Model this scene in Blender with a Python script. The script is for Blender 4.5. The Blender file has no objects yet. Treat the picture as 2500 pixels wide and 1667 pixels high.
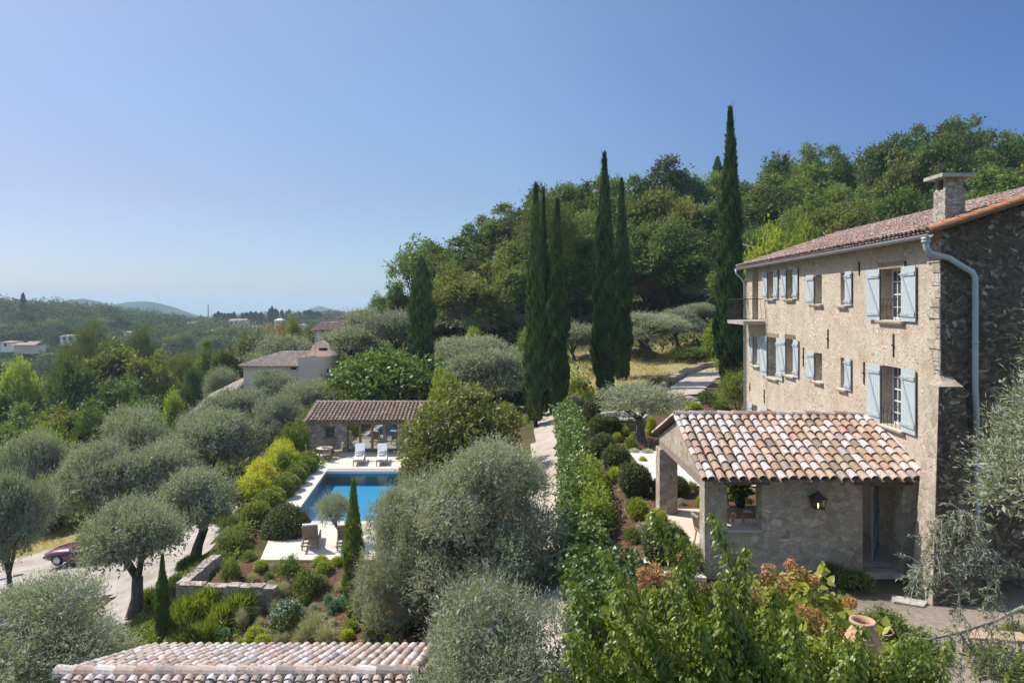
import bpy, math, random
import numpy as np
from mathutils import Vector, Matrix

# ------------------------------------------------------------------ camera, sky, sun, exposure
C = bpy.context.scene.collection
S = bpy.context.scene
F, CX, HY, CZ = 1667.0, 1250.0, 742.0, 7.4        # focal length / principal point of the survey in photo pixels, eye height
cam = bpy.data.objects.new('camera', bpy.data.cameras.new('camera'))
C.objects.link(cam)
cam.location = (0, 0, CZ)
cam.rotation_euler = (math.radians(90), 0, 0)
cam.data.lens = 24.0
cam.data.sensor_width = 36.0
cam.data.shift_y = -(833.5 - HY) / 2500.0
cam.data.clip_start = 0.3
cam.data.clip_end = 20000
S.camera = cam
SUN_EL, SUN_AZ = math.radians(50), math.radians(-66)   # azimuth measured from +Y, negative towards -X
w = bpy.data.worlds.new('World'); S.world = w; w.use_nodes = True
nt = w.node_tree
sky = nt.nodes.new('ShaderNodeTexSky'); sky.sky_type = 'NISHITA'; sky.sun_disc = False
sky.sun_elevation = SUN_EL; sky.sun_rotation = SUN_AZ
sky.altitude = 100; sky.air_density = 1.0; sky.dust_density = 0.6; sky.ozone_density = 2.0
bg = nt.nodes['Background']; bg.inputs['Strength'].default_value = 0.072
# in view the sky brightens towards the sun's side and is bluer, less glaring, close to the horizon
tc = nt.nodes.new('ShaderNodeTexCoord')
dot = nt.nodes.new('ShaderNodeVectorMath'); dot.operation = 'DOT_PRODUCT'; dot.inputs[1].default_value = (math.sin(SUN_AZ) * .5, math.cos(SUN_AZ) * .5, 0); nt.links.new(tc.outputs['Generated'], dot.inputs[0])
add = nt.nodes.new('ShaderNodeMath'); add.inputs[1].default_value = .5; nt.links.new(dot.outputs['Value'], add.inputs[0])
sep = nt.nodes.new('ShaderNodeSeparateXYZ'); nt.links.new(tc.outputs['Generated'], sep.inputs[0])
def wramp(fac, stops):
    r = nt.nodes.new('ShaderNodeValToRGB')
    while len(r.color_ramp.elements) < len(stops): r.color_ramp.elements.new(.5)
    for e, (p, c) in zip(r.color_ramp.elements, stops): e.position = p; e.color = (*c, 1)
    nt.links.new(fac, r.inputs[0]); return r.outputs[0]
def wmul(a, b):
    m = nt.nodes.new('ShaderNodeMix'); m.data_type = 'RGBA'; m.blend_type = 'MULTIPLY'; m.inputs[0].default_value = 1
    nt.links.new(a, m.inputs[6]); nt.links.new(b, m.inputs[7]); return m.outputs[2]
g1 = wramp(add.outputs[0], [(0, (4.0, 3.4, 2.8)), (.28, (1.0, .95, .95)), (.39, (.52, .68, .93)), (.70, (1.03, 1.04, 1.08)), (.93, (1.12, .97, .97))])  # first stop: sky behind the camera boosted, added fill for shaded fronts
g2 = wramp(sep.outputs[2], [(0, (.51, .68, .95)), (.06, (.57, .68, .87)), (.15, (.70, .71, .78)), (.26, (.80, .86, .92)), (.42, (1, 1, 1)), (.64, (2.3, 2.2, 2.0))])  # last stop: sky overhead boosted, added fill to lift the shadows
nt.links.new(wmul(wmul(sky.outputs[0], g1), g2), bg.inputs[0])
sun = bpy.data.objects.new('sun', bpy.data.lights.new('sun', 'SUN'))
C.objects.link(sun)
sun.data.energy = 3.5; sun.data.angle = math.radians(0.53); sun.data.color = (1, .95, .87)
sd = Vector((math.sin(SUN_AZ) * math.cos(SUN_EL), math.cos(SUN_AZ) * math.cos(SUN_EL), math.sin(SUN_EL)))
sun.rotation_euler = sd.to_track_quat('Z', 'Y').to_euler()
sun.location = (-30, 20, 60)
S.view_settings.view_transform = 'Standard'
S.view_settings.look = 'None'
S.view_settings.exposure = 0.94
S.view_settings.gamma = 1
S.render.engine = 'CYCLES'
S.cycles.max_bounces = 6
S.cycles.diffuse_bounces = 4
S.cycles.transparent_max_bounces = 8
S.cycles.volume_bounces = 0

def P(px, py, Y):
    return Vector(((px - CX) / F * Y, Y, CZ - (py - HY) / F * Y))

# ------------------------------------------------------------------ tagging
def tag(o, label=None, cat=None, group=None, kind=None):
    if label: o['label'] = label
    if cat: o['category'] = cat
    if group: o['group'] = group
    if kind: o['kind'] = kind
    return o
def thing(name, label, cat, loc=(0, 0, 0), rz=0, group=None):
    o = bpy.data.objects.new(name, None); C.objects.link(o)
    o.empty_display_size = .3
    o.location = loc; o.rotation_euler = (0, 0, rz)
    return tag(o, label, cat, group)
def child(name, mesh, parent=None):
    o = bpy.data.objects.new(name, mesh); C.objects.link(o)
    if parent: o.parent = parent
    return o
kids = {}
def copy_tree(o, parent=None):
    c = o.copy(); C.objects.link(c)
    if parent: c.parent = parent
    for ch in list(o.children): copy_tree(ch, c)
    return c

# ------------------------------------------------------------------ materials
class NT:
    def __init__(s, name):
        s.m = bpy.data.materials.new(name); s.m.use_nodes = True
        s.t = s.m.node_tree; s.t.nodes.clear()
        s.out = s.t.nodes.new('ShaderNodeOutputMaterial')
    def n(s, typ, **kw):
        nd = s.t.nodes.new('ShaderNode' + typ)
        for k, v in kw.items():
            if k.startswith('i_'):
                key = k[2:].replace('_', ' ')
                nd.inputs[key].default_value = v
            else: setattr(nd, k, v)
        return nd
    def l(s, a, b): s.t.links.new(a, b)
    def coord(s, which='Object'): return s.n('TexCoord').outputs[which]
    def noise(s, scale, vec=None, detail=4, rough=.6, dist=0):
        nd = s.n('TexNoise'); nd.inputs['Scale'].default_value = scale
        nd.inputs['Detail'].default_value = detail; nd.inputs['Roughness'].default_value = rough
        nd.inputs['Distortion'].default_value = dist
        s.l(vec if vec is not None else s.coord(), nd.inputs['Vector']); return nd.outputs['Fac']
    def ramp(s, fac, stops, interp='LINEAR'):
        nd = s.n('ValToRGB'); cr = nd.color_ramp; cr.interpolation = interp
        while len(cr.elements) < len(stops): cr.elements.new(.5)
        for e, (p, c) in zip(cr.elements, stops):
            e.position = p; e.color = (c, c, c, 1) if isinstance(c, (int, float)) else (*c, 1)
        s.l(fac, nd.inputs[0]); return nd.outputs[0]
    def mix(s, fac, a, b, mode='MIX'):
        nd = s.n('Mix'); nd.data_type = 'RGBA'; nd.blend_type = mode
        for sock, v in ((nd.inputs[0], fac), (nd.inputs[6], a), (nd.inputs[7], b)):
            if isinstance(v, (int, float)): sock.default_value = v
            elif isinstance(v, tuple): sock.default_value = (*v, 1)
            else: s.l(v, sock)
        return nd.outputs[2]
    def math(s, op, a, b=0.0):
        nd = s.n('Math'); nd.operation = op
        for sock, v in ((nd.inputs[0], a), (nd.inputs[1], b)):
            if isinstance(v, (int, float)): sock.default_value = v
            else: s.l(v, sock)
        return nd.outputs[0]
    def attr(s, name='rnd'):
        nd = s.n('Attribute'); nd.attribute_name = name; return nd.outputs['Fac']
    def vor(s, scale, vec=None, feature='F1', rand=1.0):
        nd = s.n('TexVoronoi'); nd.feature = feature; nd.inputs['Scale'].default_value = scale
        nd.inputs['Randomness'].default_value = rand
        s.l(vec if vec is not None else s.coord(), nd.inputs['Vector']); return nd
    def scalevec(s, vec, sc):
        nd = s.n('Mapping'); nd.inputs['Scale'].default_value = sc; s.l(vec, nd.inputs['Vector']); return nd.outputs[0]
    def warp(s, vec, amt, scale):
        nz = s.n('TexNoise'); nz.inputs['Scale'].default_value = scale; s.l(vec, nz.inputs['Vector'])
        sub = s.n('VectorMath', operation='SUBTRACT'); s.l(nz.outputs['Color'], sub.inputs[0]); sub.inputs[1].default_value = (.5, .5, .5)
        sc = s.n('VectorMath', operation='SCALE'); s.l(sub.outputs[0], sc.inputs[0]); sc.inputs['Scale'].default_value = amt
        ad = s.n('VectorMath', operation='ADD'); s.l(vec, ad.inputs[0]); s.l(sc.outputs[0], ad.inputs[1]); return ad.outputs[0]
    def pbr(s, col, rough=.8, bump=None, bs=.3, bd=.02, metal=0, spec=.3):
        b = s.n('BsdfPrincipled')
        if isinstance(col, tuple): b.inputs['Base Color'].default_value = (*col, 1)
        else: s.l(col, b.inputs['Base Color'])
        if isinstance(rough, (int, float)): b.inputs['Roughness'].default_value = rough
        else: s.l(rough, b.inputs['Roughness'])
        b.inputs['Metallic'].default_value = metal
        b.inputs['Specular IOR Level'].default_value = spec
        if bump is not None:
            bp = s.n('Bump'); bp.inputs['Strength'].default_value = bs; bp.inputs['Distance'].default_value = bd
            s.l(bump, bp.inputs['Height']); s.l(bp.outputs[0], b.inputs['Normal'])
        s.l(b.outputs[0], s.out.inputs[0]); return b

def plain(name, col, rough=.7, var=.12, scale=6, metal=0, spec=.3, bump=.0):
    t = NT(name); nz = t.noise(scale)
    a = tuple(c * (1 - var) for c in col); b = tuple(min(1, c * (1 + var)) for c in col)
    t.pbr(t.ramp(nz, [(.3, a), (.7, b)]), rough, bump=nz if bump else None, bs=bump, metal=metal, spec=spec)
    return t.m

def leafmat(name, c1, c2, back=None, trans=.3, rough=.55, spec=.25, objvar=.25):
    gain = 2.0 if 'cypress' in name else 1.25
    c1, c2 = [tuple(min(.62, v * gain * q) for v, q in zip(c, (1.07, 1.0, .86))) for c in (c1, c2)]
    t = NT(name)
    col = t.mix(t.attr(), c1, c2)
    oi = t.n('ObjectInfo')
    v = t.math('ADD', t.math('MULTIPLY', oi.outputs['Random'], objvar * 2), 1 - objvar)
    hs = t.n('HueSaturation'); t.l(v, hs.inputs['Value']); t.l(col, hs.inputs['Color'])
    hv = t.math('ADD', t.math('MULTIPLY', oi.outputs['Random'], -.03), .515); t.l(hv, hs.inputs['Hue'])
    c = hs.outputs[0]
    if back:
        g = t.n('NewGeometry'); c = t.mix(g.outputs['Backfacing'], c, back)
    b = t.n('BsdfPrincipled'); t.l(c, b.inputs['Base Color'])
    b.inputs['Roughness'].default_value = rough; b.inputs['Specular IOR Level'].default_value = spec
    tr = t.n('BsdfTranslucent')
    bright = t.mix(1.0, c, (1.6, 1.7, .8), 'MULTIPLY'); t.l(bright, tr.inputs['Color'])
    mx = t.n('MixShader'); mx.inputs[0].default_value = trans
    t.l(b.outputs[0], mx.inputs[1]); t.l(tr.outputs[0], mx.inputs[2]); t.l(mx.outputs[0], t.out.inputs[0])
    return t.m

M = {}
M['olive'] = leafmat('olive leaf', (.115, .136, .084), (.235, .256, .172), back=(.30, .32, .245), trans=.25, rough=.6, spec=.2)
M['olive_far'] = leafmat('olive leaf pale', (.13, .148, .094), (.23, .246, .168), back=(.28, .30, .22), trans=.22, spec=.15)
M['oak'] = leafmat('oak leaf', (.054, .093, .026), (.128, .172, .052), trans=.3, spec=.15, objvar=.32)
M['oak_dark'] = leafmat('dark oak leaf', (.030, .052, .017), (.085, .11, .032), trans=.22, spec=.15, objvar=.35)
M['oak_yellow'] = leafmat('yellowing oak leaf', (.085, .11, .024), (.165, .17, .042), trans=.28)
M['pine'] = leafmat('pine needle', (.085, .105, .020), (.150, .170, .040), trans=.22)
M['cypress'] = leafmat('cypress scale leaf', (.017, .034, .013), (.045, .078, .024), trans=.12)
M['cypress_young'] = leafmat('young cypress leaf', (.050, .085, .020), (.10, .15, .035), trans=.2)
M['glossy'] = leafmat('glossy fig leaf', (.050, .092, .018), (.115, .175, .040), trans=.3, rough=.45, spec=.35)
M['magnolia'] = leafmat('magnolia leaf', (.085, .115, .024), (.21, .24, .06), back=(.15, .15, .05), trans=.22, rough=.45, spec=.3)
M['lime'] = leafmat('lime green leaf', (.13, .18, .028), (.23, .275, .05), trans=.35)
M['yellow'] = leafmat('golden shrub leaf', (.23, .25, .025), (.40, .40, .05), trans=.35, objvar=.08)
M['box'] = leafmat('box leaf', (.050, .066, .026), (.115, .135, .055), trans=.15, objvar=.12)
M['boxlight'] = leafmat('light box leaf', (.095, .13, .025), (.20, .24, .05), trans=.2, objvar=.12)
M['ivy'] = leafmat('ivy leaf', (.052, .095, .025), (.135, .19, .062), trans=.2, rough=.42, spec=.45)
M['euphorbia'] = leafmat('euphorbia leaf', (.15, .20, .028), (.32, .36, .06), trans=.3)
M['lavender'] = leafmat('lavender leaf', (.19, .205, .135), (.34, .35, .26), trans=.25)
M['silver'] = leafmat('silver leaf', (.26, .30, .27), (.42, .46, .42), trans=.2)
M['bluegreen'] = leafmat('blue green leaf', (.07, .15, .095), (.14, .24, .16), trans=.2)
M['strap'] = leafmat('strap leaf', (.085, .125, .02), (.23, .27, .05), trans=.3, rough=.35, spec=.6)
M['shrub'] = leafmat('shrub leaf', (.065, .10, .027), (.15, .19, .058), trans=.3)
M['cherry'] = leafmat('cherry leaf', (.085, .125, .012), (.185, .225, .030), trans=.42, rough=.38, spec=.45)
M['hydrangea'] = leafmat('hydrangea leaf', (.12, .16, .03), (.27, .28, .065), trans=.35, rough=.4)
M['rust'] = leafmat('dried hydrangea petal', (.25, .13, .07), (.42, .25, .15), trans=.25)
M['blueflower'] = leafmat('blue petal', (.20, .24, .62), (.38, .42, .80), trans=.3)
M['pinkflower'] = leafmat('pale pink petal', (.55, .42, .55), (.75, .66, .74), trans=.3)
M['rusttree'] = leafmat('russet leaf', (.17, .085, .04), (.26, .14, .07), trans=.25)
M['valley'] = leafmat('distant foliage', (.026, .05, .026), (.12, .14, .07), trans=.15, spec=0)
M['drygrass'] = leafmat('dry grass blade', (.26, .22, .09), (.44, .37, .17), trans=.3)
M['cover'] = leafmat('ground cover leaf', (.075, .11, .028), (.17, .205, .055), trans=.3)

def bark(name, a, b):
    t = NT(name); v = t.scalevec(t.coord(), (9, 9, 2.2)); nz = t.noise(1.0, v, 5, .7)
    t.pbr(t.ramp(nz, [(.3, a), (.7, b)]), .95, bump=nz, bs=.8, bd=.05); return t.m
M['bark'] = bark('olive bark', (.045, .038, .030), (.16, .14, .115))
M['bark_dark'] = bark('dark bark', (.03, .024, .018), (.10, .08, .062))
M['twig'] = bark('pale twig', (.16, .14, .11), (.33, .30, .26))

def masonry(name, sc, stops, mortar, mw, warp=.12, bd=.03, zs=1.25):
    """coursed rubble: each voronoi cell one stone, mortar along the cell edges"""
    t = NT(name); co = t.coord(); v = t.warp(t.scalevec(co, (1, 1, zs)), warp, 3.0)
    d = t.vor(sc, v, 'DISTANCE_TO_EDGE'); f = t.vor(sc, v, 'F1')
    sep = t.n('SeparateColor'); t.l(f.outputs['Color'], sep.inputs[0])
    stone = t.ramp(sep.outputs[0], stops)
    nz = t.noise(14, co, 6, .65); stone = t.mix(.55, stone, t.ramp(nz, [(.25, .35), (.75, 1.0)]), 'MULTIPLY')
    big = t.noise(.7, co, 4); stone = t.mix(.4, stone, t.ramp(big, [(.3, (.62, .58, .52)), (.65, (1, 1, 1))]), 'MULTIPLY')
    k = t.ramp(d.outputs['Distance'], [(mw * .4, 0.0), (mw, 1.0)])
    col = t.mix(k, mortar, stone)
    h = t.math('ADD', k, t.math('MULTIPLY', nz, .5))
    t.pbr(col, .95, bump=h, bs=.8, bd=bd, spec=.15); return t.m
M['rubble'] = masonry('pale rubble masonry', 5.0, [(0, (.36, .27, .18)), (.25, (.45, .38, .29)), (.55, (.56, .49, .38)), (.8, (.40, .34, .27)), (1, (.64, .58, .48))], (.46, .385, .295), .045, bd=.03)
M['fieldstone'] = masonry('field stone masonry', 3.4, [(0, (.34, .28, .225)), (.35, (.48, .41, .34)), (.7, (.58, .50, .42)), (1, (.40, .34, .29))], (.20, .165, .135), .05, bd=.05, zs=1.1)
M['darkstone'] = masonry('weathered and shaded dark masonry', 8.5, [(0, (.075, .062, .047)), (.4, (.125, .102, .076)), (.7, (.175, .145, .107)), (.92, (.27, .225, .17)), (1, (.50, .45, .37))], (.12, .097, .074), .06, bd=.05, warp=.45)  # gable stone; also carries the painted shade of the buttress front
M['ashlar'] = masonry('squared buttress stone', 3.3, [(0, (.28, .25, .21)), (.5, (.38, .34, .28)), (1, (.47, .43, .36))], (.22, .19, .155), .035, bd=.04, warp=.05, zs=1.6)
M['chimneystone'] = masonry('small chimney stones', 7.5, [(0, (.30, .265, .225)), (.5, (.42, .38, .325)), (1, (.54, .49, .42))], (.25, .215, .175), .06, bd=.03, warp=.08)
M['quoin'] = masonry('corner stones', 3.6, [(0, (.36, .31, .25)), (.5, (.47, .42, .34)), (1, (.58, .53, .45))], (.33, .27, .2), .05, bd=.05)
def facade():
    t = NT('old lime render with bedded stones'); co = t.coord()
    v = t.warp(t.warp(co, .16, 5.0), .05, 19.0)
    f = t.vor(5.6, v, 'F1'); sep = t.n('SeparateColor'); t.l(f.outputs['Color'], sep.inputs[0])
    g = t.vor(11.0, v, 'F1'); sg = t.n('SeparateColor'); t.l(g.outputs['Color'], sg.inputs[0])
    big = t.noise(.55, co, 4, .6)
    k1 = t.math('MULTIPLY', t.ramp(sep.outputs[0], [(.42, 0.0), (.5, 1.0)]), t.ramp(f.outputs['Distance'], [(.26, 1.0), (.40, 0.0)]))
    k2 = t.math('MULTIPLY', t.ramp(sg.outputs[0], [(.45, 0.0), (.52, 1.0)]), t.ramp(g.outputs['Distance'], [(.28, 1.0), (.42, 0.0)]))
    k = t.math('MAXIMUM', k1, t.math('MULTIPLY', k2, .8))
    k = t.math('MULTIPLY', k, t.ramp(big, [(.32, .25), (.55, 1.0)]))
    base = t.ramp(t.noise(.9, co, 6, .65), [(.25, (.42, .33, .24)), (.45, (.55, .465, .355)), (.62, (.61, .53, .425)), (.8, (.49, .415, .315))])
    base = t.mix(.35, base, t.ramp(t.noise(5.5, co, 5, .7), [(.3, (.62, .55, .47)), (.6, (1, 1, 1))]), 'MULTIPLY')
    streak = t.noise(1.0, t.scalevec(co, (1.6, 1.6, .3)), 3); base = t.mix(.25, base, t.ramp(streak, [(.36, (.62, .57, .52)), (.55, (1, 1, 1))]), 'MULTIPLY')
    fine = t.noise(34, co, 6, .75); base = t.mix(.75, base, t.ramp(fine, [(.33, .42), (.6, 1.0)]), 'MULTIPLY')
    st = t.ramp(sep.outputs[1], [(0, (.38, .30, .21)), (.3, (.60, .53, .42)), (.7, (.72, .66, .56)), (.9, (.52, .40, .25)), (1, (.42, .36, .29))])
    col = t.mix(k, base, st)
    pits = t.vor(11, t.warp(co, .12, 9), 'F1'); ps = t.n('SeparateColor'); t.l(pits.outputs['Color'], ps.inputs[0])
    pit = t.math('MULTIPLY', t.ramp(pits.outputs['Distance'], [(.12, 1.0), (.2, 0.0)]), t.ramp(ps.outputs[0], [(.70, 0.0), (.74, 1.0)]))
    col = t.mix(t.math('MULTIPLY', pit, .75), col, (.15, .11, .075))
    edge = t.math('MULTIPLY', k1, t.ramp(f.outputs['Distance'], [(.2, 0.0), (.34, 1.0)]))
    col = t.mix(t.math('MULTIPLY', edge, .8), col, (.22, .165, .11))
    h = t.math('SUBTRACT', t.math('ADD', t.math('MULTIPLY', k, .6), t.math('MULTIPLY', fine, .5)), pit)
    t.pbr(col, .97, bump=h, bs=.9, bd=.035, spec=.1); return t.m
M['facade'] = facade()

def tiles(name, stops):
    t = NT(name); co = t.coord()
    base = t.ramp(t.attr(), stops)
    nz = t.noise(9, co, 6, .7); base = t.mix(.5, base, t.ramp(nz, [(.3, .5), (.65, 1.0)]), 'MULTIPLY')
    li = t.noise(22, co, 4, .7); big = t.noise(1.3, co, 3)
    k = t.math('MULTIPLY', t.ramp(li, [(.48, 0.0), (.62, 1.0)]), t.ramp(big, [(.38, .12), (.58, .85)]))
    col = t.mix(k, base, (.17, .145, .115))
    t.pbr(col, .9, bump=nz, bs=.4, bd=.01, spec=.2); return t.m
M['tile_mixed'] = tiles('mixed canal tile', [(0, (.56, .45, .40)), (.25, (.63, .54, .50)), (.38, (.42, .30, .205)), (.52, (.45, .26, .18)), (.66, (.54, .39, .31)), (.78, (.38, .265, .165)), (.88, (.23, .18, .15)), (1, (.66, .58, .54))])
M['tile_weathered'] = tiles('weathered pale canal tile', [(0, (.58, .48, .42)), (.25, (.66, .58, .53)), (.42, (.50, .38, .29)), (.55, (.55, .42, .345)), (.64, (.47, .29, .21)), (.75, (.42, .33, .26)), (.85, (.30, .25, .21)), (1, (.68, .61, .57))])
M['tile_brown'] = tiles('brown canal tile', [(0, (.24, .17, .13)), (.4, (.33, .235, .175)), (.75, (.27, .18, .13)), (1, (.40, .30, .235))])
M['tile_red'] = tiles('old red canal tile', [(0, (.27, .155, .115)), (.25, (.40, .28, .235)), (.45, (.33, .20, .155)), (.65, (.48, .40, .355)), (.8, (.20, .145, .12)), (.92, (.40, .27, .22)), (1, (.43, .17, .085))])
M['tile_pale'] = tiles('pale canal tile', [(0, (.38, .30, .25)), (.5, (.46, .37, .31)), (1, (.52, .45, .40))])
M['tile_bed'] = plain('roof pan tile', (.21, .15, .115), .95, .3, 8)
M['tile_edge'] = plain('verge tile', (.45, .20, .085), .9, .45, 3)

M['shutter'] = plain('grey blue shutter paint', (.40, .45, .46), .55, .05, 3)
M['shutter_dk'] = plain('grey shutter edge paint', (.34, .385, .395), .6, .05, 3)
M['frame'] = plain('white window paint', (.70, .69, .66), .5, .04)
M['stone_trim'] = plain('cut stone', (.50, .435, .35), .9, .18, 9, bump=.3)
M['cap_stone'] = plain('weathered coping stone', (.36, .335, .29), .95, .35, 6, bump=.4)
M['zinc'] = plain('zinc', (.30, .32, .335), .5, .12, 3, metal=.35)
M['pipe'] = plain('painted downpipe', (.36, .40, .41), .45, .06, 3)
M['iron'] = plain('wrought iron', (.035, .030, .028), .6, .3, 12)
M['rustiron'] = plain('rusty iron', (.07, .045, .032), .85, .35, 12)
M['wood_old'] = plain('grey old oak', (.23, .185, .145), .85, .3, 9, bump=.4)
M['wood_dark'] = plain('dark beam', (.15, .115, .085), .85, .3, 9, bump=.4)
M['teak'] = plain('weathered teak', (.36, .27, .185), .7, .2, 12)
M['teak_grey'] = plain('grey teak', (.27, .225, .175), .75, .2, 12)
M['oakpost'] = plain('oiled oak', (.33, .185, .055), .5, .15, 9)
M['cushion'] = plain('white canvas', (.80, .79, .76), .9, .03, 5)
M['terracotta'] = plain('terracotta', (.42, .25, .165), .85, .2, 6, bump=.2)
M['pink_wall'] = plain('pale pink render', (.74, .58, .46), .9, .05, .8)
M['white_wall'] = plain('white render', (.70, .68, .63), .9, .05, .8)
M['ochre_wall'] = plain('ochre render', (.60, .47, .38), .9, .07, .5)
M['dark'] = plain('dark interior', (.018, .017, .016), .9, .2)
M['black'] = plain('black tyre rubber', (.02, .02, .02), .8, .2)
M['chrome'] = plain('polished rim', (.55, .55, .56), .25, .05, metal=.9)
M['blue_glaze'] = plain('blue glazed pot', (.03, .05, .11), .3, .2)
M['plate'] = plain('white china', (.75, .75, .77), .3, .03)
M['brass'] = plain('brass', (.55, .38, .16), .35, .1, metal=.7)
def strip():
    t = NT('striped cushion'); wv = t.n('TexWave'); wv.inputs['Scale'].default_value = 9; wv.bands_direction = 'X'
    t.l(t.coord(), wv.inputs['Vector']); t.pbr(t.ramp(wv.outputs['Fac'], [(.35, (.72, .71, .68)), (.6, (.33, .33, .33))]), .9); return t.m
M['stripe'] = strip()
def carpaint():
    t = NT('maroon car paint'); b = t.pbr((.10, .005, .030), .35, metal=0, spec=.4)
    b.inputs['Coat Weight'].default_value = 1; b.inputs['Coat Roughness'].default_value = .05; return t.m
M['car'] = carpaint()
def glass(name, col, k):
    t = NT(name)
    d = t.n('BsdfPrincipled'); d.inputs['Base Color'].default_value = (*col, 1); d.inputs['Roughness'].default_value = .2
    g = t.n('BsdfGlossy'); g.inputs['Roughness'].default_value = .03; g.inputs['Color'].default_value = (.9, .95, .95, 1)
    mx = t.n('MixShader'); mx.inputs[0].default_value = k
    t.l(d.outputs[0], mx.inputs[1]); t.l(g.outputs[0], mx.inputs[2]); t.l(mx.outputs[0], t.out.inputs[0]); return t.m
M['glass'] = glass('window glass', (.05, .055, .06), .10)
M['glass_mirror'] = glass('reflective patio glass', (.03, .03, .028), .42)
def flame():
    t = NT('lamp bulb'); e = t.n('Emission'); e.inputs['Color'].default_value = (1, .62, .22, 1); e.inputs['Strength'].default_value = 4
    t.l(e.outputs[0], t.out.inputs[0]); return t.m
M['flame'] = flame()

# ------------------------------------------------------------------ mesh collectors
class MB:
    def __init__(s): s.v = []; s.f = []; s.r = []; s.cur = .5
    def add(s, vs, fs, r=None):
        o = len(s.v); s.v.extend(vs)
        for f in fs: s.f.append(tuple(i + o for i in f)); s.r.append(s.cur if r is None else r)
    def quad(s, a, b, c, d, r=None): s.add([tuple(a), tuple(b), tuple(c), tuple(d)], [(0, 1, 2, 3)], r)
    def poly(s, pts, r=None): s.add([tuple(p) for p in pts], [tuple(range(len(pts)))], r)
    def hexa(s, p, r=None):
        s.add([tuple(q) for q in p], [(3, 2, 1, 0), (4, 5, 6, 7), (0, 1, 5, 4), (1, 2, 6, 5), (2, 3, 7, 6), (3, 0, 4, 7)], r)
    def box(s, x0, x1, y0, y1, z0, z1, fn=None, r=None):
        p = [(x0, y0, z0), (x1, y0, z0), (x1, y1, z0), (x0, y1, z0), (x0, y0, z1), (x1, y0, z1), (x1, y1, z1), (x0, y1, z1)]
        s.hexa([fn(*q) for q in p] if fn else p, r)
    def cbox(s, c, size, M3=None, r=None):
        hx, hy, hz = (q / 2 for q in size); c = Vector(c); p = []
        for z in (-hz, hz):
            for x, y in ((-hx, -hy), (hx, -hy), (hx, hy), (-hx, hy)):
                q = Vector((x, y, z)); p.append(c + (M3 @ q if M3 else q))
        s.hexa(p, r)
    def bar(s, a, b, w, t, up=(0, 0, 1)):
        """a straight bar of rectangular section from a to b"""
        a, b = Vector(a), Vector(b); d = (b - a).normalized(); u = Vector(up)
        if abs(d.dot(u)) > .95: u = Vector((1, 0, 0))
        sx = d.cross(u).normalized(); sz = sx.cross(d)
        p = []
        for e in (a, b):
            p += [e - sx * w / 2 - sz * t / 2, e + sx * w / 2 - sz * t / 2, e + sx * w / 2 + sz * t / 2, e - sx * w / 2 + sz * t / 2]
        s.hexa(p)
    def tube(s, pts, rad, seg=8, cap=True):
        pts = [Vector(p) for p in pts]; n = len(pts)
        if isinstance(rad, (int, float)): rad = [rad] * n
        ref = None; vs = []
        for i, p in enumerate(pts):
            d = (pts[min(i + 1, n - 1)] - pts[max(i - 1, 0)]).normalized()
            if ref is None: ref = Vector((1, 0, 0)) if abs(d.x) < .8 else Vector((0, 1, 0))
            a = (ref - d * ref.dot(d)).normalized(); b = d.cross(a); ref = a
            for k in range(seg):
                t = 2 * math.pi * k / seg; vs.append(tuple(p + (a * math.cos(t) + b * math.sin(t)) * rad[i]))
        fs = []
        for i in range(n - 1):
            for k in range(seg):
                k2 = (k + 1) % seg; fs.append((i * seg + k, i * seg + k2, (i + 1) * seg + k2, (i + 1) * seg + k))
        if cap: fs.append(tuple(range(seg - 1, -1, -1))); fs.append(tuple((n - 1) * seg + k for k in range(seg)))
        s.add(vs, fs)
    def lathe(s, prof, c=(0, 0, 0), seg=20, fn=None):
        vs = []; fs = []
        for r, z in prof:
            for k in range(seg):
                t = 2 * math.pi * k / seg; q = (c[0] + r * math.cos(t), c[1] + r * math.sin(t), c[2] + z)
                vs.append(fn(*q) if fn else q)
        for i in range(len(prof) - 1):
            for k in range(seg):
                k2 = (k + 1) % seg; fs.append((i * seg + k, i * seg + k2, (i + 1) * seg + k2, (i + 1) * seg + k))
        s.add(vs, fs)
    def mesh(s, name, m, off=(0, 0, 0), smooth=False):
        me = bpy.data.meshes.new(name); o = Vector(off)
        me.from_pydata([tuple(Vector(v) - o) for v in s.v] if o.length else s.v, [], s.f)
        if isinstance(m, str): m = M[m]
        me.materials.append(m)
        at = me.attributes.new('rnd', 'FLOAT', 'FACE'); at.data.foreach_set('value', np.array(s.r, np.float32))
        if smooth: me.polygons.foreach_set('use_smooth', [True] * len(me.polygons))
        me.update(); return me
    def build(s, name, m, parent=None, smooth=False, world=True):
        """world=True: vertices are in world space and the parent stands unrotated at parent.location"""
        off = parent_base(parent) if (parent and world) else (0, 0, 0)
        return child(name, s.mesh(name, m, off, smooth), parent)
def parent_base(p):
    v = Vector(p.location)
    while p.parent: p = p.parent; v = v + Vector(p.location)
    return v

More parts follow.
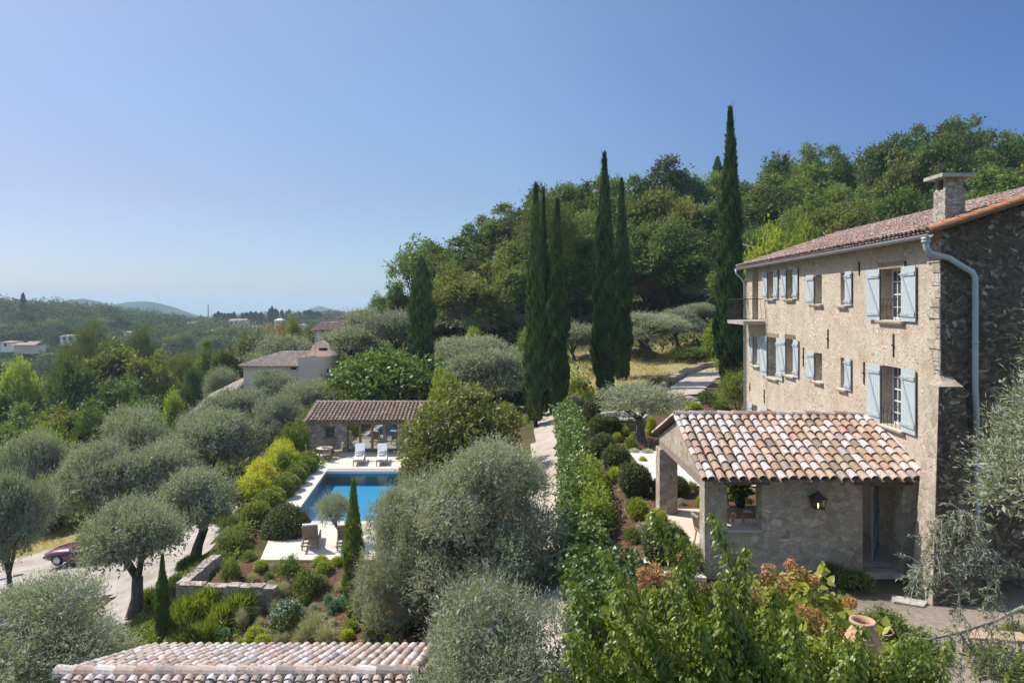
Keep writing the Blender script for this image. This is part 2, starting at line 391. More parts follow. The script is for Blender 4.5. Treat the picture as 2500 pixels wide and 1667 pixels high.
# ------------------------------------------------------------------ leaves
def unit(a): return a / np.maximum(np.linalg.norm(a, axis=-1, keepdims=True), 1e-9)
def leafmesh(name, sets, mats):
    """sets: list of (pts, axis, normal, L, W, rnd, material index, shape)"""
    V = []; Fq = []; R = []; MI = []; off = 0
    for p, a, n, L, W, r, mi, shape in sets:
        k = len(p)
        if not k: continue
        sdir = unit(np.cross(a, n)); nn = np.cross(sdir, a)
        L = np.asarray(L).reshape(-1, 1); W = np.asarray(W).reshape(-1, 1)
        if shape == 'fold':      # two halves folded along the midrib, pointed tip
            q = np.stack([p, p + a * L * .35 - sdir * W * .5 + nn * W * .16, p + a * L * .72 - sdir * W * .33 + nn * W * .10 - nn * L * .03,
                          p + a * L - nn * L * .10, p + a * L * .72 + sdir * W * .33 + nn * W * .10 - nn * L * .03, p + a * L * .35 + sdir * W * .5 + nn * W * .16, p + a * L * .5 - nn * L * .01], 1)
            V.append(q.reshape(-1, 3)); b = off + np.arange(k)[:, None] * 7
            f = np.concatenate([b + np.array([[0, 1, 2, 6]]), b + np.array([[6, 2, 3, 4]]), b + np.array([[0, 6, 4, 5]])], 1).reshape(-1, 4)
            Fq.append(f); R.append(np.repeat(r, 3)); MI.append(np.full(3 * k, mi)); off += 7 * k
        else:
            q = np.stack([p, p + a * L * .45 - sdir * W * .5, p + a * L - nn * L * .08, p + a * L * .45 + sdir * W * .5], 1)
            V.append(q.reshape(-1, 3)); b = off + np.arange(k)[:, None] * 4
            Fq.append(b + np.array([[0, 1, 2, 3]])); R.append(r); MI.append(np.full(k, mi)); off += 4 * k
    V = np.concatenate(V); Fq = np.concatenate(Fq); R = np.concatenate(R); MI = np.concatenate(MI)
    me = bpy.data.meshes.new(name); nf = len(Fq)
    me.vertices.add(len(V)); me.vertices.foreach_set('co', V.astype(np.float32).ravel())
    me.loops.add(nf * 4); me.loops.foreach_set('vertex_index', Fq.astype(np.int32).ravel())
    me.polygons.add(nf); me.polygons.foreach_set('loop_start', np.arange(nf, dtype=np.int32) * 4)
    for m in mats: me.materials.append(M[m])
    me.polygons.foreach_set('material_index', MI.astype(np.int32))
    at = me.attributes.new('rnd', 'FLOAT', 'FACE'); at.data.foreach_set('value', np.clip(R, 0, 1).astype(np.float32))
    me.update(calc_edges=True); return me

def noise3(p, f, ph):
    q = p * f
    return (np.sin(q[:, 0] * 1.3 + ph[0] + 1.7 * np.sin(q[:, 1] * .9 + ph[1])) + np.sin(q[:, 1] * 1.1 + ph[2] + 1.5 * np.sin(q[:, 2] * 1.2 + ph[3])) + np.sin(q[:, 2] * 1.4 + ph[4] + 1.6 * np.sin(q[:, 0] * .8 + ph[5]))) / 3
def shoots(rng, blobs, n, m, ls, L, W, up=.4, spread=.6, lo=.6, gap=-.45, nf=2.0, lspread=.8, down=-.6, mi=0, shape='d', flat=.5, keepin=.25, droop=0):
    B = np.array(blobs, float); c = B[:, :3]; R = B[:, 3:6]
    wt = (R.prod(1)) ** (2 / 3); idx = rng.choice(len(B), n, p=wt / wt.sum())
    d = unit(rng.normal(size=(n, 3)))
    s = 1 - (1 - lo) * rng.random(n) ** 1.6
    p = c[idx] + R[idx] * d * s[:, None]
    keep = d[:, 2] > down + .25 * rng.random(n)
    q = (p[:, None, :] - c[None]) / R[None]; ins = np.sqrt((q ** 2).sum(2)); ins[np.arange(n), idx] = 9
    keep &= (ins.min(1) > lo * .95) | (rng.random(n) < keepin)
    ph = rng.random(6) * 9
    nz = noise3(p, nf, ph); keep &= nz > gap + .2 * rng.normal(size=n)
    p, d, nz = p[keep], d[keep], nz[keep]; k = len(p)
    sdir = unit(d + np.array([0, 0, up]) + spread * rng.normal(size=(k, 3)))
    sr = rng.random(k)
    t = np.linspace(.05, 1, m)
    pp = (p[:, None, :] + sdir[:, None, :] * (ls * (.45 + 1.1 * rng.random((k, 1, 1)) ** 2 + .2)) * t[None, :, None])
    pp[:, :, 2] -= droop * ls * (t ** 2)[None, :]
    pp = pp.reshape(-1, 3) + rng.normal(size=(k * m, 3)) * L * .15
    ax = unit(np.repeat(sdir, m, 0) + lspread * rng.normal(size=(k * m, 3)) + np.array([0, 0, -droop]))
    nrm = unit(np.repeat(d, m, 0) * .5 + np.array([0, 0, flat]) + .6 * rng.normal(size=(k * m, 3)))
    r = np.clip(.5 * np.repeat(sr, m) + .35 * rng.random(k * m) + .25 * np.repeat(nz, m) + .08, 0, 1)
    return (pp, ax, nrm, L * (.7 + .6 * rng.random(k * m)), W * (.7 + .6 * rng.random(k * m)), r, mi, shape)

def ball(rng, k, ctr, rad, rb, flat=.8, top=True):
    out = []
    for i in range(k):
        d = rng.normal(size=3); d /= np.linalg.norm(d)
        if top and d[2] < -.25: d[2] *= -.5
        rr = rb * (.75 + .5 * rng.random())
        out.append((ctr[0] + d[0] * rad[0], ctr[1] + d[1] * rad[1], ctr[2] + d[2] * rad[2], rr, rr, rr * flat))
    return out

# ------------------------------------------------------------------ terrain
ctrl = np.array([
 # house terrace
 (12,6,-.4),(9,9,-.2),(5,9,-.8),(11,13,0),(16,13,.3),(8,16,0),(4.8,16,-.2),(12,18,0),(5,24,0),(4.6,20,-.1),(9,24,0),(4.6,28,0),(10,28,0),(4.6,33,0),(10,33,0),(4.7,38,0),(9,38,.1),(5.2,42,.1),(8,42,.3),(9.5,44,.8),(11,45,1.45),(14,46,1.75),(13,48,1.85),(15,52,2.25),(17,52,2.4),(7,50,1.0),(6,54,1.2),(9.5,57,1.9),(13,62,2.5),(16,68,3.2),(20,60,3.5),(17,36,.6),(14,38,.6),(24,40,3),(30,30,4),
 # path below the hedge
 (.8,16,-1.6),(1,24,-1.4),(1.4,32,-1.3),(2,40,-1.25),(2.2,46,-1.2),(2.6,50,-.9),(3.3,53,-.3),(-.2,20,-1.6),(0,28,-1.6),(.4,36,-1.5),(.9,44,-1.4),
 (2.9,18,-1.0),(3.0,24,-.8),(3.3,32,-.7),(3.8,40,-.6),(4.2,46,-.3),
 # bed between path and pool
 (-1.3,20,-2.3),(-1.6,26,-2.8),(-1.7,33,-2.8),(-1.3,40,-2.4),(-1,46,-2.0),(-.5,50,-1.3),(-1,14,-2.2),(-1,9,-2.6),(2,9,-1.6),
 # planted bed above the lower roof
 (-4,25,-3.25),(-9,27.3,-3.3),(-11.5,27.5,-3.3),(-2,22,-3.2),(-5,22,-3.55),(-8,22.5,-4.0),(-9,20,-4.2),(-4,18,-4.0),(-10.5,24.5,-4.4),(-9.5,25.2,-4.3),(-12.4,21,-4.7),(-13.4,25,-4.7),(-13.6,29,-4.6),(-12.2,31,-3.9),(-9,15,-4.6),(-4,12,-4.2),
 # drive
 (-15.2,28,-5.6),(-16.5,31.5,-5.9),(-15.6,36,-5.6),(-19,42,-6.5),(-20,34,-6.5),(-22,28,-6.7),(-26,39,-7.6),(-30,36,-7.9),(-24,46,-7.3),(-30,48,-8.6),(-17.5,48,-5.8),(-14.2,40,-4.4),(-14.8,46,-4.2),(-13.5,34,-4.0),(-20,22,-6.6),(-14,18,-5.3),(-22,15,-7),
 # grove, slope behind the pool house
 (-20,55,-6.2),(-28,55,-8.3),(-15.5,54,-3.8),(-14,62,-2.5),(-20,64,-4),(-30,66,-7),(-25,75,-3),(-33,75,-6),(-38,60,-10),(-45,50,-12),(-40,40,-10.5),(-30,25,-8.5),(-35,90,-5.5),
 (-8,53,-2.8),(-3,54,-2.0),(-6,60,-.8),(-1,60,.2),(-8,70,1.2),(-12,62,-1.5),(-14,76,1),(-2,72,2.3),(5,70,2.4),
 # wooded hill
 (-14,85,2.2),(-6,95,6),(3,100,11),(12.6,105,14),(19,95,9.5),(30,110,17),(54,100,17),(40,75,9),(30,60,6),(60,130,20),(20,130,20),(0,130,14),(-10,120,8),(-22,100,2),(-22,120,2.5),(45,50,7),(60,70,12),(90,110,24),(60,30,11),(40,10,5),(30,0,3),(0,0,-3),(-20,0,-7),(-40,10,-10),
 # slope falling to the left
 (-50,90,-13),(-60,120,-16),(-40,130,-9),(-25,150,-6),(-90,110,-21),(-80,160,-20),(-45,180,-14),(-70,60,-18),(-60,30,-15),
 # valley and the far side
 (-60,220,-19),(-120,220,-24),(-150,300,-21),(-80,300,-19),(0,240,0),(60,220,25),(-30,220,-10),
 (-315,430,-1),(-300,330,-11),(-340,520,2),(-255,430,-15),(-285,560,-12),(-230,520,-14),(-230,600,-11),(-190,600,-10),(-150,620,-9),(-115,600,-9),(-200,500,-9.5),(-150,400,-15),(-200,400,-13),(-130,500,-10),(-100,420,-14),(-100,720,-12),(-170,700,-10),(-50,650,-12),(0,600,-8),(100,500,10),(40,400,8),
 (-300,1000,-60),(-100,1000,-65),(200,1000,-20),(0,2000,-140),(-1500,2000,-140),(1500,2000,-100),(-800,800,-30),(-500,300,0),(-600,500,10),(600,300,60),(600,1000,20),(-2500,6000,-160),(0,6000,-160),(2500,6000,-160),(2500,100,60),(-2500,100,-60),(-300,100,-30),(-200,0,-20),(200,-50,20),(0,-60,-5)], float)
_d = np.linalg.norm(ctrl[:, None, :2] - ctrl[None, :, :2], axis=2)
_n = len(ctrl)
_A = np.zeros((_n + 1, _n + 1)); _A[:_n, :_n] = -_d + np.eye(_n) * -.02; _A[_n, :_n] = 1; _A[:_n, _n] = 1
_w = np.linalg.solve(_A, np.concatenate([ctrl[:, 2], [0]]))
def sstep(t): t = np.clip(t, 0, 1); return t * t * (3 - 2 * t)
def rectw(x, y, x0, x1, y0, y1, m):
    dx = np.maximum(np.maximum(x0 - x, x - x1), 0); dy = np.maximum(np.maximum(y0 - y, y - y1), 0)
    return 1 - sstep(np.hypot(dx, dy) / m)
DECK = -3.1
def Hn(x, y):
    x = np.asarray(x, float); y = np.asarray(y, float); sh = x.shape; x = x.ravel(); y = y.ravel()
    out = np.empty(len(x))
    for i in range(0, len(x), 20000):
        d = np.hypot(x[i:i + 20000, None] - ctrl[None, :, 0], y[i:i + 20000, None] - ctrl[None, :, 1])
        out[i:i + 20000] = -d @ _w[:_n] + _w[_n]
    far = sstep((y - 120) / 150)
    out += far * 2.2 * (np.sin(x * .021 + 1) * np.sin(y * .017) + .6 * np.sin(x * .05 + y * .031))
    for x0, x1, y0, y1, m, z in ((-12.6, -4.2, 32.2, 51, 1.3, DECK - .10), (-10.3, -4.2, 28.1, 33, .9, DECK - .10), (5.0, 11.5, 17.2, 38, .8, -.04)):
        k = rectw(x, y, x0, x1, y0, y1, m); out = out * (1 - k) + z * k
    return out.reshape(sh)
def H(x, y): return float(Hn(np.array([x]), np.array([y]))[0])
def G(px, py, zoff=0.0, y0=9.0, y1=140.0):
    """the point of the ground seen at photo pixel px, py"""
    ys = np.linspace(y0, y1, 2600); xs = (px - CX) / F * ys; zs = CZ - (py - HY) / F * ys
    h = Hn(xs, ys) + zoff; i = int(np.argmax(zs < h))
    return Vector((float(xs[i]), float(ys[i]), float(h[i] - zoff)))

POOL = [(-10.74, 33.1), (-5.80, 33.1), (-6.72, 42.9), (-11.68, 42.9)]     # near-left, near-right, far-right, far-left
def inpool(x, y, m):
    xl = -10.74 - .0959 * (y - 33.1); xr = -5.80 - .0939 * (y - 33.1)
    return (y > 33.1 - m) & (y < 42.9 + m) & (x > xl - m) & (x < xr + m)

def grow(a, b, step, far, ratio=1.12):
    mid = list(np.arange(a, b, step)); s = step; lo = []; x = a
    while x > -far: s *= ratio; x -= s; lo.append(x)
    s = step; hi = []; x = mid[-1]
    while x < far: s *= ratio; x += s; hi.append(x)
    return np.array(lo[::-1] + mid + hi)
gx = grow(-34, 22, .45, 2600); gy0 = grow(8, 66, .45, 6300); gy = gy0[gy0 > -120]
GX, GY = np.meshgrid(gx, gy); GZ = Hn(GX, GY)
dip = inpool(GX, GY, .62); GZ = np.where(dip, np.minimum(GZ, DECK - 2.2), GZ)
for gxa in ():
    pass
rs = np.random.RandomState(5); nearmask = (GY < 70) & ~dip
GZ = GZ + np.where(nearmask & ~((GX > 5) & (GX < 12) & (GY < 40)) & ~((GX < -3.5) & (GX > -14) & (GY > 27) & (GY < 51)), rs.normal(size=GZ.shape) * .018, 0)
nxg, nyg = len(gx), len(gy)
me = bpy.data.meshes.new('ground')
V = np.stack([GX, GY, GZ], 2).reshape(-1, 3)
ii = (np.arange(nyg - 1)[:, None] * nxg + np.arange(nxg - 1)[None]).ravel()
Fq = np.stack([ii, ii + 1, ii + nxg + 1, ii + nxg], 1)
me.vertices.add(len(V)); me.vertices.foreach_set('co', V.astype(np.float32).ravel())
me.loops.add(len(Fq) * 4); me.loops.foreach_set('vertex_index', Fq.astype(np.int32).ravel())
me.polygons.add(len(Fq)); me.polygons.foreach_set('loop_start', np.arange(len(Fq), dtype=np.int32) * 4)
me.polygons.foreach_set('use_smooth', np.ones(len(Fq), bool))
def soil_w(x, y):
    k = rectw(x, y, -12.2, -1.6, 18, 28.6, .5); k = np.maximum(k, rectw(x, y, -13.2, -11.9, 30, 50, .4))
    k = np.maximum(k, rectw(x, y, 3.4, 5.2, 17, 42, .4)); k = np.maximum(k, rectw(x, y, 5, 9.5, 34.2, 42, .4)); k = np.maximum(k, rectw(x, y, 5, 11, 24.6, 28, .3))
    k = np.maximum(k, rectw(x, y, 10, 13.5, 38, 47.5, .5)); k = np.maximum(k, rectw(x, y, -3.5, .4, 22, 49, .5)); return k
at = me.attributes.new('soil', 'FLOAT', 'POINT'); at.data.foreach_set('value', soil_w(GX, GY).astype(np.float32).ravel())
lawn = np.maximum(.75 * sstep((GY - 200) / 60) * (np.sin(GX * .04 + 1) * np.sin(GY * .045 + GX * .01) > .35), np.maximum(rectw(GX, GY, 4, 17, 48, 68, 2), rectw(GX, GY, -34, -22, 43.5, 50, 2))); house_gr = rectw(GX, GY, 6.5, 20, 7, 16, 2.5)
at = me.attributes.new('lawn', 'FLOAT', 'POINT'); at.data.foreach_set('value', lawn.astype(np.float32).ravel())
at = me.attributes.new('dirt', 'FLOAT', 'POINT'); at.data.foreach_set('value', house_gr.astype(np.float32).ravel())
t = NT('garden ground'); co = t.coord()
n1 = t.noise(.35, co, 6, .65); n2 = t.noise(7, co, 6, .7); n3 = t.noise(45, co, 4, .7)
base = t.ramp(n1, [(.3, (.045, .058, .020)), (.5, (.085, .085, .035)), (.7, (.14, .12, .06))])
soil = t.ramp(n2, [(.3, (.075, .040, .024)), (.55, (.15, .085, .052)), (.75, (.24, .15, .10))])
dry = t.ramp(n2, [(.3, (.20, .165, .065)), (.6, (.36, .30, .14)), (.8, (.16, .17, .05))])
dirt = t.ramp(n2, [(.3, (.25, .20, .15)), (.6, (.38, .32, .255)), (.8, (.44, .38, .31))])
col = t.mix(t.attr('soil'), base, soil); col = t.mix(t.attr('lawn'), col, dry); col = t.mix(t.attr('dirt'), col, dirt)
col = t.mix(.45, col, t.ramp(n3, [(.3, .45), (.65, 1.0)]), 'MULTIPLY')
t.pbr(col, 1.0, bump=t.math('ADD', n3, n2), bs=.7, bd=.05, spec=.05)
me.materials.append(t.m); me.update(calc_edges=True)
tag(child('ground', me), kind='structure')

def sheet(name, m, inside, x0, x1, y0, y1, step, lift, zfun=None):
    """a conforming surface laid a little above the ground"""
    xs = np.arange(x0, x1 + step, step); ys = np.arange(y0, y1 + step, step); A, B = np.meshgrid(xs, ys)
    Z = (Hn(A, B) if zfun is None else zfun(A, B)) + lift; k = inside(A, B)
    idx = -np.ones(A.shape, int); mb = MB(); vs = []; fs = []
    for j in range(len(ys) - 1):
        for i in range(len(xs) - 1):
            q = ((j, i), (j, i + 1), (j + 1, i + 1), (j + 1, i))
            if sum(k[a] for a in q) < 3: continue
            f = []
            for a in q:
                if idx[a] < 0: idx[a] = len(vs); vs.append((A[a], B[a], Z[a]))
                f.append(idx[a])
            fs.append(tuple(f))
    mb.add(vs, fs); o = mb.build(name, m, smooth=True); return tag(o, kind='structure')
def groundmat(name, stops, sc, fine=60, bs=.5, stains=True):
    t = NT(name); co = t.coord(); a = t.noise(sc, co, 5, .65); b = t.noise(fine, co, 4, .7)
    c = t.mix(.4, t.ramp(a, stops), t.ramp(b, [(.3, .55), (.6, 1.0)]), 'MULTIPLY')
    t.pbr(c, .95, bump=b, bs=bs, bd=.01, spec=.1); return t.m
M['gravel'] = groundmat('pale gravel', [(.28, (.25, .215, .175)), (.5, (.36, .32, .275)), (.72, (.45, .405, .355))], .9, 18, .9)
M['path'] = groundmat('compacted limestone path', [(.3, (.33, .275, .22)), (.55, (.42, .36, .30)), (.75, (.48, .42, .36))], 1.0, 35)
def pave(name, bw, bh, cols, mortar, ms=.012, rot=0):
    t = NT(name); co = t.coord(); mp = t.n('Mapping'); mp.inputs['Rotation'].default_value = (0, 0, rot); t.l(co, mp.inputs['Vector'])
    br = t.n('TexBrick'); br.inputs['Scale'].default_value = 1; br.inputs['Brick Width'].default_value = bw; br.inputs['Row Height'].default_value = bh
    br.inputs['Mortar Size'].default_value = ms; br.inputs['Color1'].default_value = (*cols[0], 1); br.inputs['Color2'].default_value = (*cols[1], 1); br.inputs['Mortar'].default_value = (*mortar, 1)
    t.l(mp.outputs[0], br.inputs['Vector']); nz = t.noise(5, co, 6, .65); st = t.noise(.6, co, 4)
    c = t.mix(.35, br.outputs['Color'], t.ramp(nz, [(.3, .6), (.65, 1.0)]), 'MULTIPLY'); c = t.mix(.3, c, t.ramp(st, [(.35, (.75, .7, .64)), (.6, (1, 1, 1))]), 'MULTIPLY')
    t.pbr(c, .85, bump=br.outputs['Fac'], bs=-.4, bd=.01, spec=.2); return t.m
M['deckstone'] = pave('limestone pool paving', .9, .6, ((.62, .535, .44), (.68, .60, .505)), (.46, .39, .32), .007)
M['terrace'] = pave('pale terrace flags', .95, .55, ((.56, .53, .48), (.64, .61, .56)), (.36, .33, .29), .016)
M['floor'] = pave('beige porch tiles', 1.2, 1.2, ((.60, .51, .41), (.63, .54, .44)), (.50, .42, .33), .006)

# paths and drive
sheet('garden_path', 'path', lambda x, y: (np.abs(x - (.95 + .05 * (y - 20)) - .25 * np.sin(y * .16)) < 1.05), -2, 6, 14, 53, .35, .05)
def drive_in(x, y):
    d1 = np.hypot((x + 25.0) / 9.0, (y - 39.2) / 5.4) < 1 + .05 * np.sin(x * 2) * np.sin(y * 1.7)
    xc = -16.9 - .09 * (y - 30); d2 = (np.abs(x - xc) < 1.5) & (y > 26) & (y < 52)
    d3 = (x < -17) & (y > 32) & (y < 37) & (x > -40)
    return d1 | d2 | d3
sheet('driveway', 'gravel', drive_in, -40, -13, 25, 52, .4, .06)
# pool deck with its slab: rectangles round the basin
mb = MB(); z1, z0 = DECK, DECK - .18
def deckquad(a, b, c, d):
    mb.hexa([(*a, z0), (*b, z0), (*c, z0), (*d, z0), (*a, z1), (*b, z1), (*c, z1), (*d, z1)])
nl, nr, fr, fl = POOL
deckquad((-11.75, 33.1), nl, fl, (-12.75, 42.9))
deckquad(nr, (-4.4, 33.1), (-5.2, 42.9), fr)
deckquad((-14.0, 42.9), fl, (-11.9, 50.9), (-14.4, 50.9))
deckquad(fl, (-4.6, 42.9), (-4.6, 50.9), (-11.9, 50.9))
deckquad((-9.55, 30.45), (-4.2, 30.45), (-4.4, 33.1), (-10.75, 33.1))
deckquad((-10.35, 28.05), (-4.2, 28.05), (-4.2, 30.45), (-10.85, 30.45))
tag(mb.build('pool_deck', 'deckstone'), kind='structure')
# stone terrace and garden steps
sheet('stone_terrace', 'terrace', lambda x, y: ((x > 5.6) & (x < 11.6) & (y > 27.4) & (y < 34.2)) | ((x > 8.3 + .02 * y) & (x < 10.6 + .02 * y) & (y > 34) & (y < 42.4)), 4, 14, 26, 44, .3, .05, lambda x, y: np.maximum(np.zeros_like(x), .0) + .02 + sstep((y - 36) / 6) * .1)
sheet('upper_path', 'path', lambda x, y: (y > 44.3) & (y < 53.0) & (x > 9.5 + .6 * (y - 45)) & (x < 12.6 + .58 * (y - 45)), 8, 20, 43, 54, .3, .10)
mb = MB()
for i in range(6):
    mb.box(9.35 + .1 * i, 11.8 + .1 * i, 42.0 + .42 * i, 44.8, -.3, .22 + .2 * i)
tag(mb.build('garden_steps', 'stone_trim'), kind='structure')
# blue hills on the horizon
def hill(x0, x1, y, zb, prof, name, depth):
    mb = MB(); n = 70; rng = random.Random(name + str(x0)); vs = []; fs = []; rows = 9
    for j in range(rows):
        a = math.sin(math.pi * j / (rows - 1))
        for i in range(n):
            u = i / (n - 1); vs.append((x0 + (x1 - x0) * u, y + depth * (j / (rows - 1) - .5), zb + (prof(u) - zb) * a + rng.uniform(-1, 1) * y * .0007 * a))
    for j in range(rows - 1):
        for i in range(n - 1): q = j * n + i; fs.append((q, q + 1, q + n + 1, q + n))
    mb.add(vs, fs); return tag(mb.build(name, M['hillm'], smooth=False), kind='structure')
t = NT('far wooded hill'); n1 = t.noise(.02, t.coord(), 6, .7); t.pbr(t.ramp(n1, [(.35, (.03, .045, .02)), (.6, (.075, .09, .04)), (.75, (.16, .14, .09))]), 1, spec=0); M['hillm'] = t.m
def bump(u, c, s): return math.exp(-((u - c) / s) ** 2)
hill(-1330, -860, 1900, -60, lambda u: -30 + 49 * bump(u, .28, .10) + 43 * bump(u, .66, .19) + 16 * bump(u, .47, .12), 'hills', 500)
hill(-860, -520, 2600, -70, lambda u: -60 + 55 * bump(u, .36, .20) + 20 * bump(u, .66, .2), 'hills', 500)

# ------------------------------------------------------------------ plants: prototypes
PR = {}
def trunk_mb(rng, R, Hh, r0, fork, nl, lean=.1, tips=None, seg=9, twist=.5):
    mb = MB(); base = Vector((0, 0, -.5)); top = Vector((rng.normal() * lean * R, rng.normal() * lean * R, fork))
    mid = Vector((rng.normal() * lean * R * twist, rng.normal() * lean * R * twist, fork * .5))
    mb.tube([base, Vector((0, 0, .02)), mid, top], [r0 * 1.5, r0 * 1.3, r0 * .95, r0 * .85], seg)
    for i in range(nl):
        a = 2 * math.pi * (i + rng.random() * .6) / nl
        rr = R * (.35 + .25 * rng.random()); e = Vector((math.cos(a) * rr, math.sin(a) * rr, fork + (Hh - fork) * (.40 + .28 * rng.random())))
        m = top.lerp(e, .5) + Vector((rng.normal() * .08 * R, rng.normal() * .08 * R, .05 * Hh))
        mb.tube([top - Vector((0, 0, r0 * .3)), m, e], [r0 * .62, r0 * .36, r0 * .10], 6)
        for j in range(3):
            p = m.lerp(e, .2 + .3 * j); q = p + Vector((rng.uniform(-1, 1) * R * .28, rng.uniform(-1, 1) * R * .28, rng.random() * min(R * .3, (Hh - fork) * .18)))
            mb.tube([p, p.lerp(q, .5) + Vector((0, 0, .05 * R)), q], [r0 * .22, r0 * .13, r0 * .04], 5)
    return mb
def extent(sets):
    p = np.concatenate([q[0] for q in sets]); return float(np.percentile(np.hypot(p[:, 0], p[:, 1]), 96)), float(np.percentile(p[:, 2], 99.3))
def proto(kind, R, Hh, crown_sets, mats, trunk=None, tm='bark', smooth=True):
    R, Hh = extent(crown_sets)
    PR[kind] = (R, Hh, leafmesh(kind + '_crown', crown_sets, mats), trunk.mesh(kind + '_trunk', tm, smooth=smooth) if trunk else None)
def olive(kind, seed, n, R=2.2, Hh=4.6, L=.14, W=.036, mat='olive', fork=1.3, fill=6000, gap=-.42, r0=.24, nl=5, flat=.85, low=False):
    rng = np.random.default_rng(seed); cz = fork + (Hh - fork) * .46; h2 = (Hh - cz)
    bl = [(0, 0, cz, R * .55, R * .55, h2 * .66)] + [(math.cos(a) * R * .6, math.sin(a) * R * .6, cz + h2 * z, R * rr, R * rr, h2 * rr * 1.15) for a, z, rr in
          [(i * 2 * math.pi / 7 + rng.random() * .5, -.4 + .8 * rng.random(), .26 + .16 * rng.random()) for i in range(7)]] + [(math.cos(a) * R * .25, math.sin(a) * R * .25, cz + h2 * (.35 + .35 * rng.random()), R * .34, R * .34, h2 * .36) for a in np.arange(5) * 1.26 + rng.random(5)]
    m = 8
    if low: bl += [(math.cos(a) * R * .6, math.sin(a) * R * .6, cz - h2 * .62, R * .36, R * .36, h2 * .42) for a in np.arange(7) * .9]
    s1 = shoots(rng, bl, int(n / m * 1.7), m, L * 3.4, L, W, up=.7, spread=.5, lo=.66, gap=gap, nf=3.4 / R * 2.2, lspread=.5, down=-.55)
    s2 = shoots(rng, bl, int(fill / 3), 3, L * 2, L * 1.5, L * .55, up=.2, spread=.8, lo=.3, gap=-2, keepin=.8, down=-.7)
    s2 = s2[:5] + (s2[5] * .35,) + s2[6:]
    proto(kind, R, Hh, [s1, s2], [mat], trunk_mb(rng, R, Hh, r0, fork, nl, .1))
olive('olive_close', 1, 130000, R=2.8, Hh=5.3, fork=.6, L=.115, W=.026, fill=16000, r0=.26, nl=7, low=True, gap=-.3)
olive('olive_front', 2, 80000, R=2.0, Hh=4.2, fork=.7, L=.10, W=.019, fill=9000, r0=.2, low=True, gap=-.25)
olive('olive_a', 3, 46000, fill=8000, fork=1.6)
olive('olive_b', 4, 46000, fill=8000, fork=1.7, r0=.28)
olive('olive_wide', 5, 50000, R=3.4, Hh=5.4, L=.19, W=.052, fill=8000, fork=1.2, mat='olive')
olive('olive_wide_b', 6, 50000, R=3.6, Hh=5.2, L=.19, W=.054, fill=8000, fork=1.2, mat='olive')
olive('olive_far', 7, 24000, R=3.8, Hh=5.6, L=.27, W=.085, fill=5000, fork=1.2, mat='olive_far')
olive('olive_far_b', 8, 24000, R=3.8, Hh=5.2, L=.27, W=.085, fill=5000, fork=1.2, mat='olive_far', gap=-.3)
olive('olive_young', 9, 15000, R=1.7, Hh=2.9, fork=1.25, L=.11, W=.03, fill=2500, r0=.17, nl=4, gap=-.3)

def broad(kind, seed, n, R, Hh, L, W, mat, fork, nb=10, gap=-.3, fill=2500, tm='bark_dark', r0=.28, up=.15, shape='d', spread=.7, lspread=.9, rb=.42, bottom=.42, m=5, ls=2.2, lo=.62, droop=0):
    rng = np.random.default_rng(seed); cz = Hh * (bottom + (1 - bottom) * .45); h2 = (Hh - cz)
    bl = [(0, 0, cz, R * .6, R * .6, h2 * .75)] + ball(rng, nb, (0, 0, cz), (R * .58, R * .58, h2 * .72), R * rb, 1.0) + ball(rng, nb, (0, 0, cz + .1 * h2), (R * .80, R * .80, h2 * .95), R * rb * .5, 1.1)
    s1 = shoots(rng, bl, int(n / m * 1.5), m, L * ls, L, W, up=up, spread=spread, lo=lo, gap=gap, nf=3.4 / R * 2, lspread=lspread, shape=shape, down=-.7, droop=droop)
    s2 = shoots(rng, bl, int(fill / 3), 3, L * 2, L * 1.5, W * 1.5, lo=.2, gap=-2, keepin=.9, down=-.8)
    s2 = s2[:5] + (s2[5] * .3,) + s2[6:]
    proto(kind, R, Hh, [s1, s2], [mat], trunk_mb(rng, R, Hh, r0, fork, 6, .12), tm)
broad('oak_a', 11, 24000, 5.2, 12, .34, .22, 'oak', 4.2, nb=18, rb=.30, gap=-.05, bottom=.2)
broad('oak_b', 12, 24000, 5.0, 12, .34, .22, 'oak', 4.0, nb=15, gap=-.02, rb=.33, bottom=.2)
broad('oak_c', 13, 24000, 4.6, 13, .34, .22, 'oak', 4.5, nb=20, gap=-.04, rb=.27, bottom=.2)
broad('oak_d', 10, 24000, 4.4, 13, .32, .2, 'oak_dark', 4.5, nb=17, gap=-.04, rb=.28, bottom=.15)
broad('oak_yellow', 14, 22000, 4.6, 10, .32, .21, 'oak_yellow', 3.2, nb=16, rb=.30, gap=-.05, bottom=.2)
broad('airy', 15, 9000, 4.6, 13, .34, .22, 'oak', 4.5, nb=14, gap=.02, fill=300, rb=.34)
broad('pine', 16, 26000, 4.8, 14, .42, .07, 'pine', 5, nb=13, gap=-.1, up=.5, fill=1200, rb=.36, lspread=.55)
broad('fig', 17, 12000, 4.6, 6.2, .27, .19, 'glossy', 1.2, nb=12, bottom=.05, shape='fold', fill=5000, gap=-.38)
broad('magnolia', 18, 20000, 3.2, 5.6, .23, .085, 'magnolia', 1.0, nb=12, bottom=.02, shape='fold', fill=5000, up=.7, lspread=.6, m=8, ls=.9)
broad('lime_tree', 19, 14000, 4.5, 8, .30, .2, 'lime', 2, nb=11, bottom=.2)
broad('russet', 20, 5000, 3.8, 8, .25, .14, 'rusttree', 2.5, nb=10, gap=.1, fill=200, rb=.34)
broad('umbrella', 21, 14000, 4.6, 8.5, .35, .08, 'pine', 4, nb=10, bottom=.5, rb=.4, up=.6)
broad('loose_shrub', 22, 7000, 1.5, 2.2, .13, .05, 'shrub', .3, nb=9, bottom=.02, r0=.05, fill=1500, up=.6)
